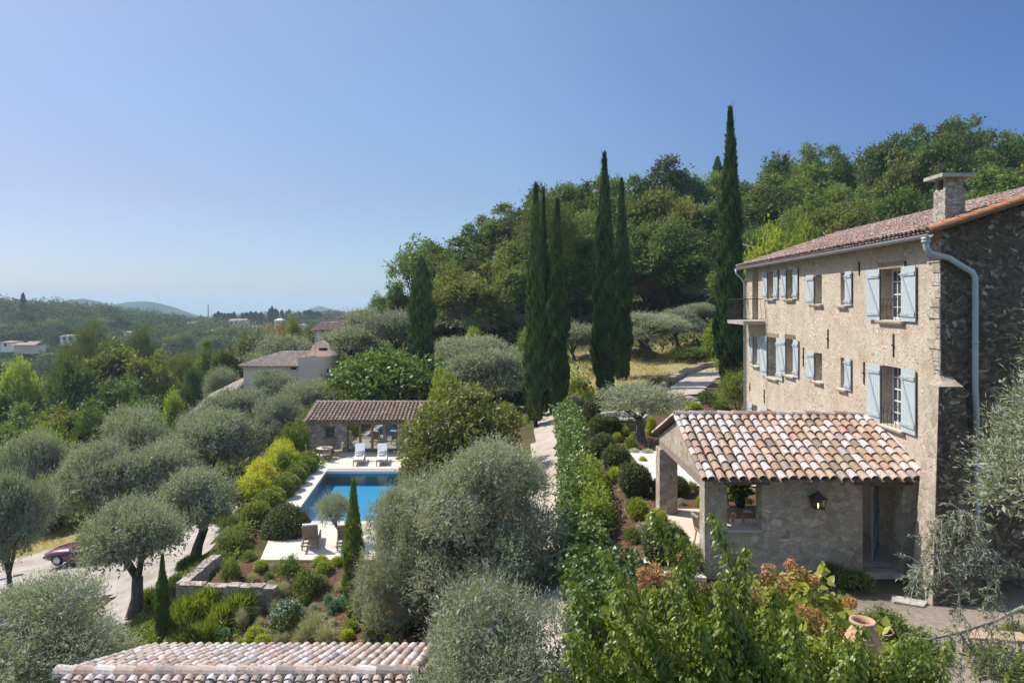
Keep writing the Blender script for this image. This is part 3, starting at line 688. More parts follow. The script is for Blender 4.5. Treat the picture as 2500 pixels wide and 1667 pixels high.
broad('green_bush', 23, 9000, 2.0, 2.6, .16, .08, 'shrub', .4, nb=9, bottom=.02, r0=.06, fill=2500)
broad('yellow_bush', 24, 9000, 1.3, 1.8, .13, .055, 'yellow', .3, nb=8, bottom=.02, r0=.05, fill=2500, up=.5)
broad('lime_bush', 25, 8000, 2.0, 2.6, .17, .08, 'lime', .4, nb=9, bottom=.02, r0=.06, fill=2500)
broad('sapling', 26, 1500, 1.5, 3.2, .16, .09, 'cover', 1.0, nb=9, bottom=.25, r0=.05, fill=0, gap=-.1, rb=.4)
broad('oleander', 27, 9000, 1.5, 2.6, .17, .04, 'shrub', .3, nb=8, bottom=.02, r0=.05, fill=2500, up=.7, lspread=.5)
broad('holm', 28, 11000, 2.6, 4.6, .2, .1, 'oak', .8, nb=10, bottom=.08, fill=3000)

def spindle(kind, seed, n, R, Hh, L, W, mat, prof, fillr=.7, tilt=.32):
    rng = np.random.default_rng(seed)
    zz = rng.random(int(n * 2.2)); pr = prof(zz); keep = rng.random(len(zz)) < pr / pr.max(); zz = zz[keep][:n]; k = len(zz)
    a = rng.random(k) * 2 * np.pi; ph = rng.random(6) * 9
    rad = prof(zz) * R * (1 + .14 * np.sin(a * 3 + zz * 23 + ph[0]) + .13 * np.sin(a * 5 - zz * 61 + ph[1]) + .12 * np.sin(a * 9 + zz * 97 + ph[4])) * (1 - .28 * rng.random(k) ** 2) * (1 + .22 * (rng.random(k) < .04)) * (1 + .10 * np.sin(zz * 11 + ph[2]) + .08 * np.sin(zz * 29 + ph[3]))
    p = np.stack([np.cos(a) * rad, np.sin(a) * rad, zz * Hh], 1); d = np.stack([np.cos(a), np.sin(a), np.zeros(k)], 1)
    ax = unit(d * tilt + np.array([0, 0, 1]) + .22 * rng.normal(size=(k, 3))); nrm = unit(d + .5 * rng.normal(size=(k, 3)))
    nz = noise3(p, 2.0, ph)
    s1 = (p, ax, nrm, L * (.7 + .7 * rng.random(k)), W * (.7 + .6 * rng.random(k)), np.clip(.6 * rng.random(k) + .2 + .35 * nz, 0, 1), 0, 'd')
    k2 = n // 3; z2 = rng.random(k2); a2 = rng.random(k2) * 6.3; r2 = prof(z2) * R * fillr
    p2 = np.stack([np.cos(a2) * r2, np.sin(a2) * r2, z2 * Hh * .97], 1); d2 = np.stack([np.cos(a2), np.sin(a2), 0 * a2], 1)
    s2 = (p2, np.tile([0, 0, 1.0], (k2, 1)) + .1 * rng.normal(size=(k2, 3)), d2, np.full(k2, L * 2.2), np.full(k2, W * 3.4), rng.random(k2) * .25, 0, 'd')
    lx, ly = rng.normal(size=2) * R * .12; tip = np.array([[lx, ly, Hh * .965]] * 8) + rng.normal(size=(8, 3)) * [.06, .06, .25]
    s3 = (tip, unit(np.array([[0, 0, 1.0]] * 8) + .2 * rng.normal(size=(8, 3))), unit(rng.normal(size=(8, 3))), np.full(8, Hh * .035), np.full(8, W * .6), np.full(8, .5), 0, 'd')
    tb = MB(); tb.tube([(0, 0, -.6), (0, 0, Hh * .12), (0, 0, Hh * .8)], [R * .22, R * .18, R * .03], 8)
    proto(kind, R, Hh, [s1, s2, s3], [mat], tb, 'bark_dark'); PR[kind] = (R, Hh) + PR[kind][2:]
cyp = lambda z: np.clip(np.minimum(.55 + 3.2 * z, 1.0) * np.where(z < .35, 1.0, np.maximum(1 - ((z - .35) / .65) ** 1.25, .0)) * (.98) + .03, .02, 1)
blunt = lambda z: np.clip(np.minimum(.6 + 3 * z, 1.0) * np.sqrt(np.maximum(1 - np.maximum((z - .45) / .56, 0) ** 2.4, 0)), .05, 1)
young = lambda z: np.clip(np.minimum(.5 + 2 * z, 1) * np.maximum(1 - np.maximum((z - .3) / .72, 0) ** 1.5, 0), .04, 1)
spindle('cypress_a', 31, 26000, .95, 18, .36, .11, 'cypress', cyp)
spindle('cypress_b', 32, 26000, .95, 16, .36, .11, 'cypress', cyp)
spindle('cypress_blunt', 33, 18000, .95, 9.5, .30, .10, 'cypress', blunt)
spindle('cypress_young', 34, 9000, .36, 4.4, .17, .04, 'cypress_young', young, tilt=.25)
spindle('cypress_tiny', 35, 1400, 1.6, 11, .9, .5, 'cypress', blunt)

def dome(kind, seed, n, R, Hh, L, W, mat, lo=.8, up=.3, shape='d', m=3, ls=1.2, fill=600, flowers=None, spread=.5, lspread=.7, gap=-2, sphere=False):
    rng = np.random.default_rng(seed)
    bl = [(0, 0, Hh * (.5 if sphere else .12), R, R, Hh * (.5 if sphere else .88))]
    s = [shoots(rng, bl, n // m * (1 if sphere else 2), m, L * ls, L, W, up=up, spread=spread, lo=lo, gap=gap, lspread=lspread, shape=shape, down=-1.2 if sphere else -.1, nf=4 / R)]
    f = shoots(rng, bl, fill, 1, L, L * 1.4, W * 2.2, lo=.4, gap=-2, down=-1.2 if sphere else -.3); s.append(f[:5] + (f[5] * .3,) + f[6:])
    mats = [mat]; R0_, H0_ = R, Hh; ext = extent(s)
    PR[kind] = (*ext, leafmesh(kind + '_foliage', s, mats), None)
    if flowers:
        nf, cl, fm = flowers; d = unit(rng.normal(size=(nf, 3)) + np.array([0, -.3, .8])); d[:, 2] = np.abs(d[:, 2])
        c0 = np.array([0, 0, Hh * .12]) + d * np.array([R, R, Hh * .88]) * 1.02
        k = 14; p = (c0[:, None] + rng.normal(size=(nf, k, 3)) * cl).reshape(-1, 3)
        ax = unit(rng.normal(size=(len(p), 3)) + np.array([0, 0, .3])); fs = (p, ax, unit(rng.normal(size=(len(p), 3))), np.full(len(p), cl * .9), np.full(len(p), cl * .8), rng.random(len(p)), 0, 'd')
        PR[kind] = PR[kind][:3] + (leafmesh(kind + '_flowers', [fs], [fm]), 'flower')
dome('box_ball', 41, 12000, .6, 1.16, .065, .045, 'box', lo=.88, sphere=True, fill=2500)
dome('light_ball', 42, 9000, .65, 1.1, .09, .055, 'boxlight', lo=.85, sphere=True, fill=2000, up=.5)
dome('mound', 43, 9000, 1.0, 1.2, .085, .05, 'box', lo=.85, fill=2500)
dome('euphorbia', 44, 2600, .42, .55, .10, .036, 'euphorbia', lo=.6, up=.9, fill=400, gap=-.6)
dome('lavender', 45, 2000, .45, .6, .18, .016, 'lavender', lo=.1, up=1.0, fill=150, lspread=.4, gap=-.3)
dome('silver_cushion', 46, 2000, .42, .36, .08, .03, 'silver', lo=.7, up=.5, fill=500)
dome('bluegreen', 47, 1500, .3, .4, .11, .035, 'bluegreen', lo=.5, up=.9, fill=200)
dome('strap_clump', 48, 1500, .5, .62, .42, .035, 'strap', lo=.05, up=1.1, m=1, fill=100, spread=.45, lspread=.25)
dome('plumbago', 49, 3500, .6, .8, .08, .035, 'shrub', lo=.6, up=.4, fill=700, flowers=(46, .055, 'blueflower'))
dome('small_shrub', 50, 2600, .45, .7, .12, .032, 'shrub', lo=.3, up=1.1, fill=250, gap=-.2, lspread=.45)
dome('lily_clump', 51, 1200, .45, .6, .42, .035, 'strap', lo=.05, up=1.1, m=1, fill=100, spread=.45, lspread=.25, flowers=(7, .06, 'pinkflower'))

PART = {'d': 'crown'}
def plant(kind, loc, R, Hh, name, label, cat, group=None, rz=None, sink=.05):
    pr = PR[kind]; rz = (hash_(loc) * 6.28) if rz is None else rz
    if pr[3] is None:
        o = child(name, pr[2]); tag(o, label, cat, group)
    else:
        o = thing(name, label, cat, group=group)
        k_ = child('flowers' if len(pr) > 4 else 'trunk', pr[3], o)
        if len(pr) > 4: k_['kind'] = 'stuff'
        child('foliage' if len(pr) > 4 else 'crown', pr[2], o)
    o.location = (loc[0], loc[1], loc[2] - sink); o.rotation_euler = (0, 0, rz); o.scale = (R / pr[0], R / pr[0], Hh / pr[1])
    return o
def hash_(v): return (math.sin(v[0] * 12.9898 + v[1] * 78.233) * 43758.5453) % 1.0
def T(kind, px, ytop, wpx, Y, name, label, cat='tree', group=None, rz=None, zb=None):
    """a tree whose crown shows wpx wide with its top at ytop, standing on the ground Y metres ahead"""
    X = (px - CX) / F * Y; z = H(X, Y) if zb is None else zb; top = CZ - (ytop - HY) / F * Y
    return plant(kind, (X, Y, z), wpx / F * Y / 2, max(top - z, .5), name, label, cat, group, rz)
def B(kind, px, py, wpx, hpx, name, label, cat, group=None, rz=None):
    """a low plant whose foot is seen at px, py"""
    g = G(px, py); k = g.y / F
    return plant(kind, g, wpx * k / 2, hpx * k, name, label, cat, group, rz, .03)

# ------------------------------------------------------------------ tiled roofs
def tile_roof(mb, O, U, Vv, width, length, sp, tl, seed, bed=True, segs=6, lift=.03, rr=.40, beds=None):
    """canal tiles: U along the eave, Vv up the slope, O the lower left corner"""
    rng = random.Random(seed); U = Vector(U).normalized(); Vv = Vector(Vv).normalized(); N = U.cross(Vv).normalized()
    if N.z < 0: N = -N
    O = Vector(O); nc = int(width / sp); sp = width / nc; nr = int(math.ceil(length / tl)); R0 = sp * rr
    for c in range(nc):
        uc = (c + .5) * sp
        for r in range(nr):
            v0 = r * tl - .04; v1 = min(v0 + tl * 1.16, length); j = rng.uniform(-.016, .016); k = rng.uniform(-.016, .016); h = rng.uniform(-.004, .008)
            v0 += rng.uniform(-.04, .035)
            vs = []
            for vv, R, zz, off in ((v0, R0 * 1.08, lift + h, j), (v1, R0 * .88, .004 + h, k)):
                for shell in (1.0, .84):
                    for s in range(segs + 1):
                        a = math.pi * s / segs; vs.append(tuple(O + U * (uc + off - math.cos(a) * R * shell) + Vv * vv + N * (math.sin(a) * R * shell * .95 + zz + .02)))
            n = segs + 1; fs = []
            for s in range(segs):
                fs.append((s, s + 1, 2 * n + s + 1, 2 * n + s)); fs.append((n + s + 1, n + s, s, s + 1)[::-1]); fs.append((n + s, n + s + 1, 3 * n + s + 1, 3 * n + s)[::-1])
            mb.add(vs, fs, rng.random())
    # concave pans between the covers
    if beds is not None:
        for c in range(nc + 1):
            uc = c * sp; vs = []; n = 5
            for vv in (-.06, length):
                for s in range(n):
                    x = -1 + 2 * s / (n - 1); vs.append(tuple(O + U * (uc + x * sp * .5) + Vv * vv + N * (.022 + .03 * (x * x - 1) + .001 * (c % 2))))
            beds.add(vs, [(s, s + 1, n + s + 1, n + s) for s in range(n - 1)], rng.random())
def cap_row(mb, O, U, length, tl, R, seed, up=(0, 0, 1), segs=6):
    rng = random.Random(seed); U = Vector(U).normalized(); N = Vector(up); W = U.cross(N).normalized(); O = Vector(O); n = int(round(length / tl)); tl = length / n
    for i in range(n):
        vs = []
        for u, r, z in ((i * tl - .02, R * 1.06, .02), ((i + 1) * tl + .02, R * .92, .0)):
            for sh in (1, .82):
                for s in range(segs + 1):
                    a = math.pi * s / segs; vs.append(tuple(O + U * u + W * (math.cos(a) * r * sh) + N * (math.sin(a) * r * sh + z)))
        k = segs + 1; fs = []
        for s in range(segs):
            fs += [(s, s + 1, 2 * k + s + 1, 2 * k + s), (s, k + s, k + s + 1, s + 1), (k + s, 3 * k + s, 3 * k + s + 1, k + s + 1), (2 * k + s, 2 * k + s + 1, 3 * k + s + 1, 3 * k + s)]
        mb.add(vs, fs, rng.random())

def pierced(mb, pt, s0, s1, z0, z1, holes, depth, top=None):
    """a wall face with rectangular openings and their reveals; pt(s, d, z) maps to space, d outward"""
    ss = sorted({s0, s1, *[h[0] for h in holes], *[h[1] for h in holes]}); zs = sorted({z0, z1, *[h[2] for h in holes], *[h[3] for h in holes]})
    ss = [s for s in ss if s0 <= s <= s1]; zs = [z for z in zs if z0 <= z <= z1]
    for a, b in zip(ss, ss[1:]):
        for c, d in zip(zs, zs[1:]):
            m, n = (a + b) / 2, (c + d) / 2
            if any(h[0] < m < h[1] and h[2] < n < h[3] for h in holes): continue
            mb.quad(pt(a, 0, c), pt(b, 0, c), pt(b, 0, d), pt(a, 0, d))
    for h in holes:
        a, b, c, d = h[:4]; e = -(h[4] if len(h) > 4 else depth)
        mb.quad(pt(a, 0, c), pt(a, 0, d), pt(a, e, d), pt(a, e, c)); mb.quad(pt(b, 0, c), pt(b, e, c), pt(b, e, d), pt(b, 0, d))
        mb.quad(pt(a, 0, d), pt(b, 0, d), pt(b, e, d), pt(a, e, d)); mb.quad(pt(a, 0, c), pt(a, e, c), pt(b, e, c), pt(b, 0, c))

# ------------------------------------------------------------------ the farmhouse
HA, HK = 10.355, .04
ho = Vector((-1, HK, 0)).normalized()
def hp(s, d, z): return Vector((HA + HK * s, s, z)) + ho * d
def sY(px): return HA / ((px - CX) / F - HK)
def zAt(py, Y): return CZ - (py - HY) / F * Y
HN, HFar = 17.59, 34.2
house = thing('farmhouse', 'three storey stone farmhouse with grey blue shutters and red tiled roof', 'house', hp(17.6, 0, 0))
wins = []   # (part label, c0, c1, cy0, cy1, crop y offset, left shutter, right shutter, sill, railing, lintel)
def win(c0, c1, y0, y1, yo, ls, rs, sill=True, rail=None, lintel=None, arch=False):
    far, near = sY(1750 + c0 / 3.136), sY(1750 + c1 / 3.136); m = (far + near) / 2
    wins.append(dict(s0=near, s1=far, z1=zAt(yo + y0 / 3.136, m), z0=zAt(yo + y1 / 3.136, m), ls=ls, rs=rs, sill=sill, rail=rail, lintel=lintel))
win(395, 442, 825, 1030, 400, 1, 1)
win(540, 592, 808, 1030, 400, 1, 1)
win(755, 805, 850, 1070, 400, 1, 0)
win(948, 992, 832, 1080, 400, 0, 1)
win(1262, 1424, 802, 1195, 400, 1, 1, rail='scroll', lintel='wood_old')
win(272, 318, 790, 1190, 400, 0, 0, sill=False)
win(283, 320, 385, 600, 700, 1, 1)
win(392, 464, 388, 692, 700, 1, 1, rail='scroll', lintel='wood_old')
win(535, 593, 402, 675, 700, 1, 1, lintel='wood_dark')
win(757, 806, 507, 720, 700, 1, 0)
win(948, 990, 543, 775, 700, 0, 1)
win(1266, 1424, 612, 1068, 700, 1, 1, rail='scroll')
win(280, 320, 908, 1140, 700, 1, 1)
win(394, 468, 950, 1240, 700, 1, 1)
eaveZ = 9.28
mb = MB(); pierced(mb, hp, HN, HFar, -.6, eaveZ, [(w_['s0'], w_['s1'], w_['z0'], w_['z1']) for w_ in wins], .38)
# rear and far walls so the house is closed
GW = 9.3; PITCH = .33
along = Vector((HK, 1, 0)).normalized(); inn = -ho
def gp(t_, z, s=HN): return hp(s, 0, z) + inn * t_
ridgeZ = eaveZ + GW / 2 * PITCH
mb.poly([gp(0, -.6, HFar), gp(0, eaveZ, HFar), gp(GW / 2, ridgeZ, HFar), gp(GW, eaveZ, HFar), gp(GW, -.6, HFar)])
mb.quad(gp(GW, -.6), gp(GW, -.6, HFar), gp(GW, eaveZ, HFar), gp(GW, eaveZ))
mb.build('wall', 'facade', house)
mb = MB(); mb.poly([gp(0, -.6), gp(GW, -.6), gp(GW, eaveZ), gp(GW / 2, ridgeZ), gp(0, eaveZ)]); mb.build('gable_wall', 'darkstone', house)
# rough corner stones
rg = random.Random(3); z = 5.2
mb = MB()
while z < 8.9:
    h_ = rg.uniform(.18, .34); l_ = rg.uniform(.22, .6); b_ = rg.uniform(.2, .5)
    e = rg.uniform(.015, .045); p = [hp(HN + .004, e, z), hp(HN + l_, e, z), hp(HN + l_, -.1, z), hp(HN + .004, -.1, z)]
    mb.hexa(p + [q + Vector((0, 0, h_ - .03)) for q in p]); z += h_
mb.build('corner_stones', 'quoin', house)
# roof: two slopes of canal tiles, gutter, verge
sl = (inn + Vector((0, 0, PITCH))).normalized(); OV = .38
run = (GW / 2 + OV) * math.sqrt(1 + PITCH ** 2)
lo = hp(HN - .18, OV, eaveZ - OV * PITCH + .1)
mb = MB(); bed = MB()
tile_roof(mb, lo, along, sl, HFar - HN + .36, run, .215, .36, 5, segs=4, beds=bed)
s2 = (ho + Vector((0, 0, PITCH))).normalized()
roof = mb.build('roof', 'tile_red', house)
bed.build('pan_tiles', 'tile_bed', roof)
mb = MB(); p = [gp(-OV, eaveZ - OV * PITCH + .03, HN - .15), gp(-OV, eaveZ - OV * PITCH + .03, HFar + .15), gp(GW / 2, ridgeZ + .03, HFar + .15), gp(GW / 2, ridgeZ + .03, HN - .15)]
q = [gp(GW + OV, eaveZ - OV * PITCH + .03, HN - .15), gp(GW + OV, eaveZ - OV * PITCH + .03, HFar + .15)]
for a in ([*p], [p[3], p[2], q[1], q[0]]): mb.hexa([v_ for v_ in a] + [v_ + Vector((0, 0, .06)) for v_ in a])
mb.build('roof_deck', 'tile_bed', roof)
mb = MB(); cap_row(mb, gp(GW / 2, ridgeZ + .06, HN - .15), along, HFar - HN + .3, .4, .13, 8, segs=4); mb.build('ridge_cap', 'tile_red', roof)
mb = MB(); vdir = (sl).normalized(); cap_row(mb, hp(HN - .14, OV, eaveZ - OV * PITCH + .10), vdir, run, .42, .12, 9, up=(-sl.x * PITCH, 0, 1)); mb.build('verge_tile', 'tile_edge', roof)
mb = MB()     # scalloped row of tiles bedded under the verge
for i in range(11):
    t0 = -.2 + i * .46; c_ = gp(t0, eaveZ + t0 * PITCH - .08, HN - .02)
    vs = []; n = 7
    for d_ in (.0, .16):
        for k in range(n): a = math.pi * k / (n - 1); vs.append(tuple(c_ - along * d_ + sl * (-math.cos(a) * .17) + Vector((0, 0, math.sin(a) * .10))))
    mb.add(vs, [(k, k + 1, n + k + 1, n + k) for k in range(n - 1)])
mb.build('verge_scallops', 'tile_bed', roof)
mb = MB()     # half-round gutter
vs = []; n = 7; gz = eaveZ - OV * PITCH + .02
for s in (HN - .3, HFar + .25):
    for k in range(n): a = math.pi * k / (n - 1); vs.append(tuple(hp(s, OV + .06 - math.cos(a) * .085, gz - math.sin(a) * .095)))
    for k in range(n): a = math.pi * k / (n - 1); vs.append(tuple(hp(s, OV + .06 - math.cos(a) * .072, gz + .006 - math.sin(a) * .08)))
fs = []
for k in range(n - 1): fs += [(k, k + 1, 2 * n + k + 1, 2 * n + k), (n + k, 3 * n + k, 3 * n + k + 1, n + k + 1), (k, n + k, n + k + 1, k + 1), (2 * n + k, 2 * n + k + 1, 3 * n + k + 1, 3 * n + k)]
fs += [(0, 2 * n, 3 * n, n), (n - 1, 2 * n - 1, 4 * n - 1, 3 * n - 1)]
mb.add(vs, fs)
for k in range(16): mb.bar(hp(HN + .3 + k * 1.08, OV + .15, gz + .005), hp(HN + .3 + k * 1.08, OV - .03, gz + .005), .02, .012)
gutter = mb.build('gutter', 'zinc', house)
mb = MB(); g0 = hp(HN - .1, OV + .06, gz - .07)
path = [g0, g0 + Vector((0, 0, -.13)), g0 + Vector((.01, 0, -.28)), g0 + Vector((.10, -.06, -.42)), gp(.12, gz - .60, HN - .13), gp(.52, gz - .86, HN - .13), gp(.70, gz - .96, HN - .13), gp(.77, gz - 1.10, HN - .13), gp(.775, gz - 1.6, HN - .13), gp(.775, 5.2, HN - .13), gp(.80, 4.6, HN - .14), gp(.80, 3.7, HN - .14)]
mb.tube(path, [.115, .085, .075] + [.072] * 9, 12)
for q in (-.03, -.10): mb.lathe([(.10, 0), (.12, .02), (.10, .045)], tuple(g0 + Vector((0, 0, q - .03))), 14)
mb.tube([gp(.80, 3.75, HN - .14), gp(.80, .2, HN - .14)], .08, 12)
for zz in (gz - 1.35, 6.4): mb.tube([gp(.775, zz, HN - .13), gp(.775, zz + .05, HN - .13)], .085, 12)
mb.build('downpipe', 'pipe', house, smooth=True)
mb = MB(); g1 = hp(HFar + .1, OV + .06, gz - .06)
mb.tube([g1, g1 + Vector((0, 0, -.2)), hp(HFar - .02, .22, gz - .5), hp(HFar - .1, .10, gz - .75), hp(HFar - .1, .10, .1)], [.09, .06, .055, .055, .055], 10)
for zz in (7.6, 5.6, 3.6, 2.2): mb.tube([hp(HFar - .1, .10, zz), hp(HFar - .1, .10, zz + .05)], .068, 10)
mb.build('downpipe', 'zinc', house, smooth=True)
# chimney on the roof
cy0, cy1, cx0, cx1 = 18.0, 18.5, 11.42, 11.95
zb = 9.2; zt = CZ + (742 - 428) / F * 18 - .06
mb = MB(); mb.box(cx0, cx1, cy0, cy1, zb, zt - .30)
for a, b in ((cy0 + .03, cy0 + .13), (cy1 - .13, cy1 - .03)): mb.box(cx0 + .03, cx1 - .03, a, b, zt - .30, zt)
mb.box(cx1 - .15, cx1 - .033, cy0 + .13, cy1 - .13, zt - .30, zt)
mb.box(cx0 - .05, cx1 + .05, cy0 - .05, cy1 + .05, zb - .1, zb + .28)
ch = mb.build('chimney', 'chimneystone', roof)
mb = MB(); mb.box(cx0 - .17, cx1 + .17, cy0 - .16, cy1 + .16, zt + .002, zt + .095); 
cc = child('cap_slab', mb.mesh('cap_slab', 'cap_stone', parent_base(house)), ch)
# skylight
mb = MB(); a = hp(26.2, -1.9, eaveZ + 1.9 * PITCH + .16); mb.hexa([a, a + along * 1.1, a + along * 1.1 + sl * .9, a + sl * .9] + [v_ + Vector((0, 0, .06)) for v_ in (a, a + along * 1.1, a + along * 1.1 + sl * .9, a + sl * .9)])
mb.build('skylight', 'zinc', roof)
# windows
def shutter(win_, s_hinge, direction, width, z0, z1, ang, brace):
    """a ledged and braced board shutter hinged at s_hinge opening flat against the wall"""
    L_ = width; up = Vector((0, 0, 1)); dvec = (along * direction * math.cos(ang) + ho * math.sin(ang)).normalized(); nv = (ho * math.cos(ang) - along * direction * math.sin(ang)).normalized()
    O_ = hp(s_hinge, .035, 0)
    def q(u, d, z): return O_ + dvec * u + nv * d + up * z
    mb = MB(); nb = max(4, int(round(L_ / .115)))
    for i in range(nb):
        a, b = L_ * i / nb + .003, L_ * (i + 1) / nb - .003
        mb.hexa([q(a, 0, z0), q(b, 0, z0), q(b, .028, z0), q(a, .028, z0), q(a, 0, z1), q(b, 0, z1), q(b, .028, z1), q(a, .028, z1)])
    o = mb.build('shutter', 'shutter', win_)
    mb = MB(); hgt = z1 - z0; r1, r2 = z0 + hgt * .12, z0 + hgt * .86
    for zc in (r1, r2): mb.hexa([q(.015, .028, zc - .055), q(L_ - .015, .028, zc - .055), q(L_ - .015, .055, zc - .055), q(.015, .055, zc - .055), q(.015, .028, zc + .055), q(L_ - .015, .028, zc + .055), q(L_ - .015, .055, zc + .055), q(.015, .055, zc + .055)])
    ua, ub = (.06, L_ - .06) if brace else (L_ - .06, .06)
    a0, a1 = r1 + .055, r2 - .055; w2 = .05
    mb.hexa([q(ua - w2, .028, a0), q(ua + w2, .028, a0), q(ua + w2, .052, a0), q(ua - w2, .052, a0), q(ub - w2, .028, a1), q(ub + w2, .028, a1), q(ub + w2, .052, a1), q(ub - w2, .052, a1)])
    mb2 = mb
    for zc in (r1, r2): mb2.bar(q(-.05, .062, zc), q(L_ * .55, .062, zc), .012, .03)
    bo = parent_base(house)
    # battens belong to the window part too
    child('shutter_batten', mb.mesh('shutter_batten', 'shutter_dk', bo), win_)
for wn in wins:
    s0, s1, z0, z1 = wn['s0'], wn['s1'], wn['z0'], wn['z1']; W_ = s1 - s0; m_ = (s0 + s1) / 2
    dp = -.30
    mb = MB(); f = .055
    def fb(a, b, c, d, t0=-.05, t1=0.0): mb.hexa([hp(a, dp + t0, c), hp(b, dp + t0, c), hp(b, dp + t1, c), hp(a, dp + t1, c), hp(a, dp + t0, d), hp(b, dp + t0, d), hp(b, dp + t1, d), hp(a, dp + t1, d)])
    fb(s0 + .002, s0 + f, z0 + .002, z1 - .002); fb(s1 - f, s1 - .002, z0 + .002, z1 - .002); fb(s0 + f, s1 - f, z0 + .002, z0 + f * 1.4); fb(s0 + f, s1 - f, z1 - f, z1 - .002)
    fb(m_ - .045, m_ + .045, z0 + f * 1.4, z1 - f, -.045, .01)
    nr = max(2, int(round((z1 - z0) / .36)))
    for k in range(1, nr): zz = z0 + (z1 - z0) * k / nr; fb(s0 + f, m_ - .045, zz - .016, zz + .016, -.035, -.01); fb(m_ + .045, s1 - f, zz - .016, zz + .016, -.035, -.01)
    if W_ > .75:
        for a, b in ((s0 + f, m_ - .045), (m_ + .045, s1 - f)): fb((a + b) / 2 - .014, (a + b) / 2 + .014, z0 + f * 1.4, z1 - f, -.034, -.012)
    wo = mb.build('window', 'frame', house)
    mb = MB(); mb.quad(hp(s0 + .003, dp - .028, z0 + .003), hp(s1 - .003, dp - .028, z0 + .003), hp(s1 - .003, dp - .028, z1 - .003), hp(s0 + .003, dp - .028, z1 - .003)); child('pane', mb.mesh('pane', 'glass', parent_base(house)), wo)
    bo = parent_base(house)
    if wn['sill']:
        mb = MB(); mb.hexa([hp(s0 - .16, -.25, z0 - .085), hp(s1 + .16, -.25, z0 - .085), hp(s1 + .14, .13, z0 - .085), hp(s0 - .14, .13, z0 - .085), hp(s0 - .16, -.25, z0 - .012), hp(s1 + .16, -.25, z0 - .012), hp(s1 + .14, .15, z0 - .03), hp(s0 - .14, .15, z0 - .03)])
        mb.hexa([hp(s0 - .08, .002, z0 - .15), hp(s1 + .08, .002, z0 - .15), hp(s1 + .08, .05, z0 - .15), hp(s0 - .08, .05, z0 - .15), hp(s0 - .08, .002, z0 - .087), hp(s1 + .08, .002, z0 - .087), hp(s1 + .08, .09, z0 - .087), hp(s0 - .08, .09, z0 - .087)])
        child('sill', mb.mesh('sill', 'stone_trim', bo), wo)
    if wn['lintel']:
        mb = MB(); mb.hexa([hp(s0 - .14, -.2, z1 + .003), hp(s1 + .16, -.2, z1 + .003), hp(s1 + .16, .025, z1 + .003), hp(s0 - .14, .025, z1 + .003), hp(s0 - .14, -.2, z1 + .19), hp(s1 + .16, -.2, z1 + .2), hp(s1 + .16, .025, z1 + .2), hp(s0 - .14, .025, z1 + .19)])
        child('lintel', mb.mesh('lintel', wn['lintel'], bo), wo)
    sw = W_ / 2 + .06 if (wn['ls'] and wn['rs']) else W_ * .95
    if wn['ls']: shutter(wo, s1 + .02, 1, sw * 1.05, z0 - .02, z1 + .02, .08, True)
    if wn['rs']: shutter(wo, s0 - .02, -1, sw * 1.15, z0 - .02, z1 + .02, .015, False)
    if wn['rail']:
        mb = MB(); zr = z0 + min(.62, (z1 - z0) * .42); e = .02
        mb.tube([hp(s0, e, zr), hp(s1, e, zr)], .013, 6)
        n = 5 if W_ > .9 else 4
        for k in range(n):
            c_ = s0 + W_ * (k + .5) / n; pts = []
            for i in range(19):
                a = i / 18 * 2 * math.pi * 1.25; r = .10 * (1 - i / 25); pts.append(hp(c_ + math.sin(a) * r, e, z0 + (zr - z0) * .62 + math.cos(a) * r))
            mb.tube(pts, .007, 5); mb.tube([hp(c_ - W_ / n * .3, e, zr), hp(c_ - W_ / n * .42, e + .06, z0 + (zr - z0) * .5), hp(c_ - .02, e, z0)], .008, 5)
        child('railing', mb.mesh('railing', 'iron', bo), wo)
# iron wall anchors
def anchor(cx, cya, cyb, yo):
    s = sY(1750 + cx / 3.136); za, zb_ = zAt(yo + cya / 3.136, s), zAt(yo + cyb / 3.136, s)
    mb = MB(); mb.hexa([hp(s - .02, .0, zb_), hp(s + .02, .0, zb_), hp(s + .02, .035, zb_), hp(s - .02, .035, zb_), hp(s - .028, .0, za), hp(s + .028, .0, za), hp(s + .028, .035, za), hp(s - .028, .035, za)])
    mb.cbox(hp(s, .045, (za + zb_) / 2), (.03, .09, .05)); mb.build('wall_anchor', 'rustiron', house)
for a in ((1094, 752, 855, 400), (855, 1265, 1413, 400), (1357, 1300, 1478, 400), (1131, 575, 745, 700), (666, 465, 612, 700), (366, 785, 890, 700), (256, 740, 800, 700), (1447, 745, 790, 400)): anchor(*a)
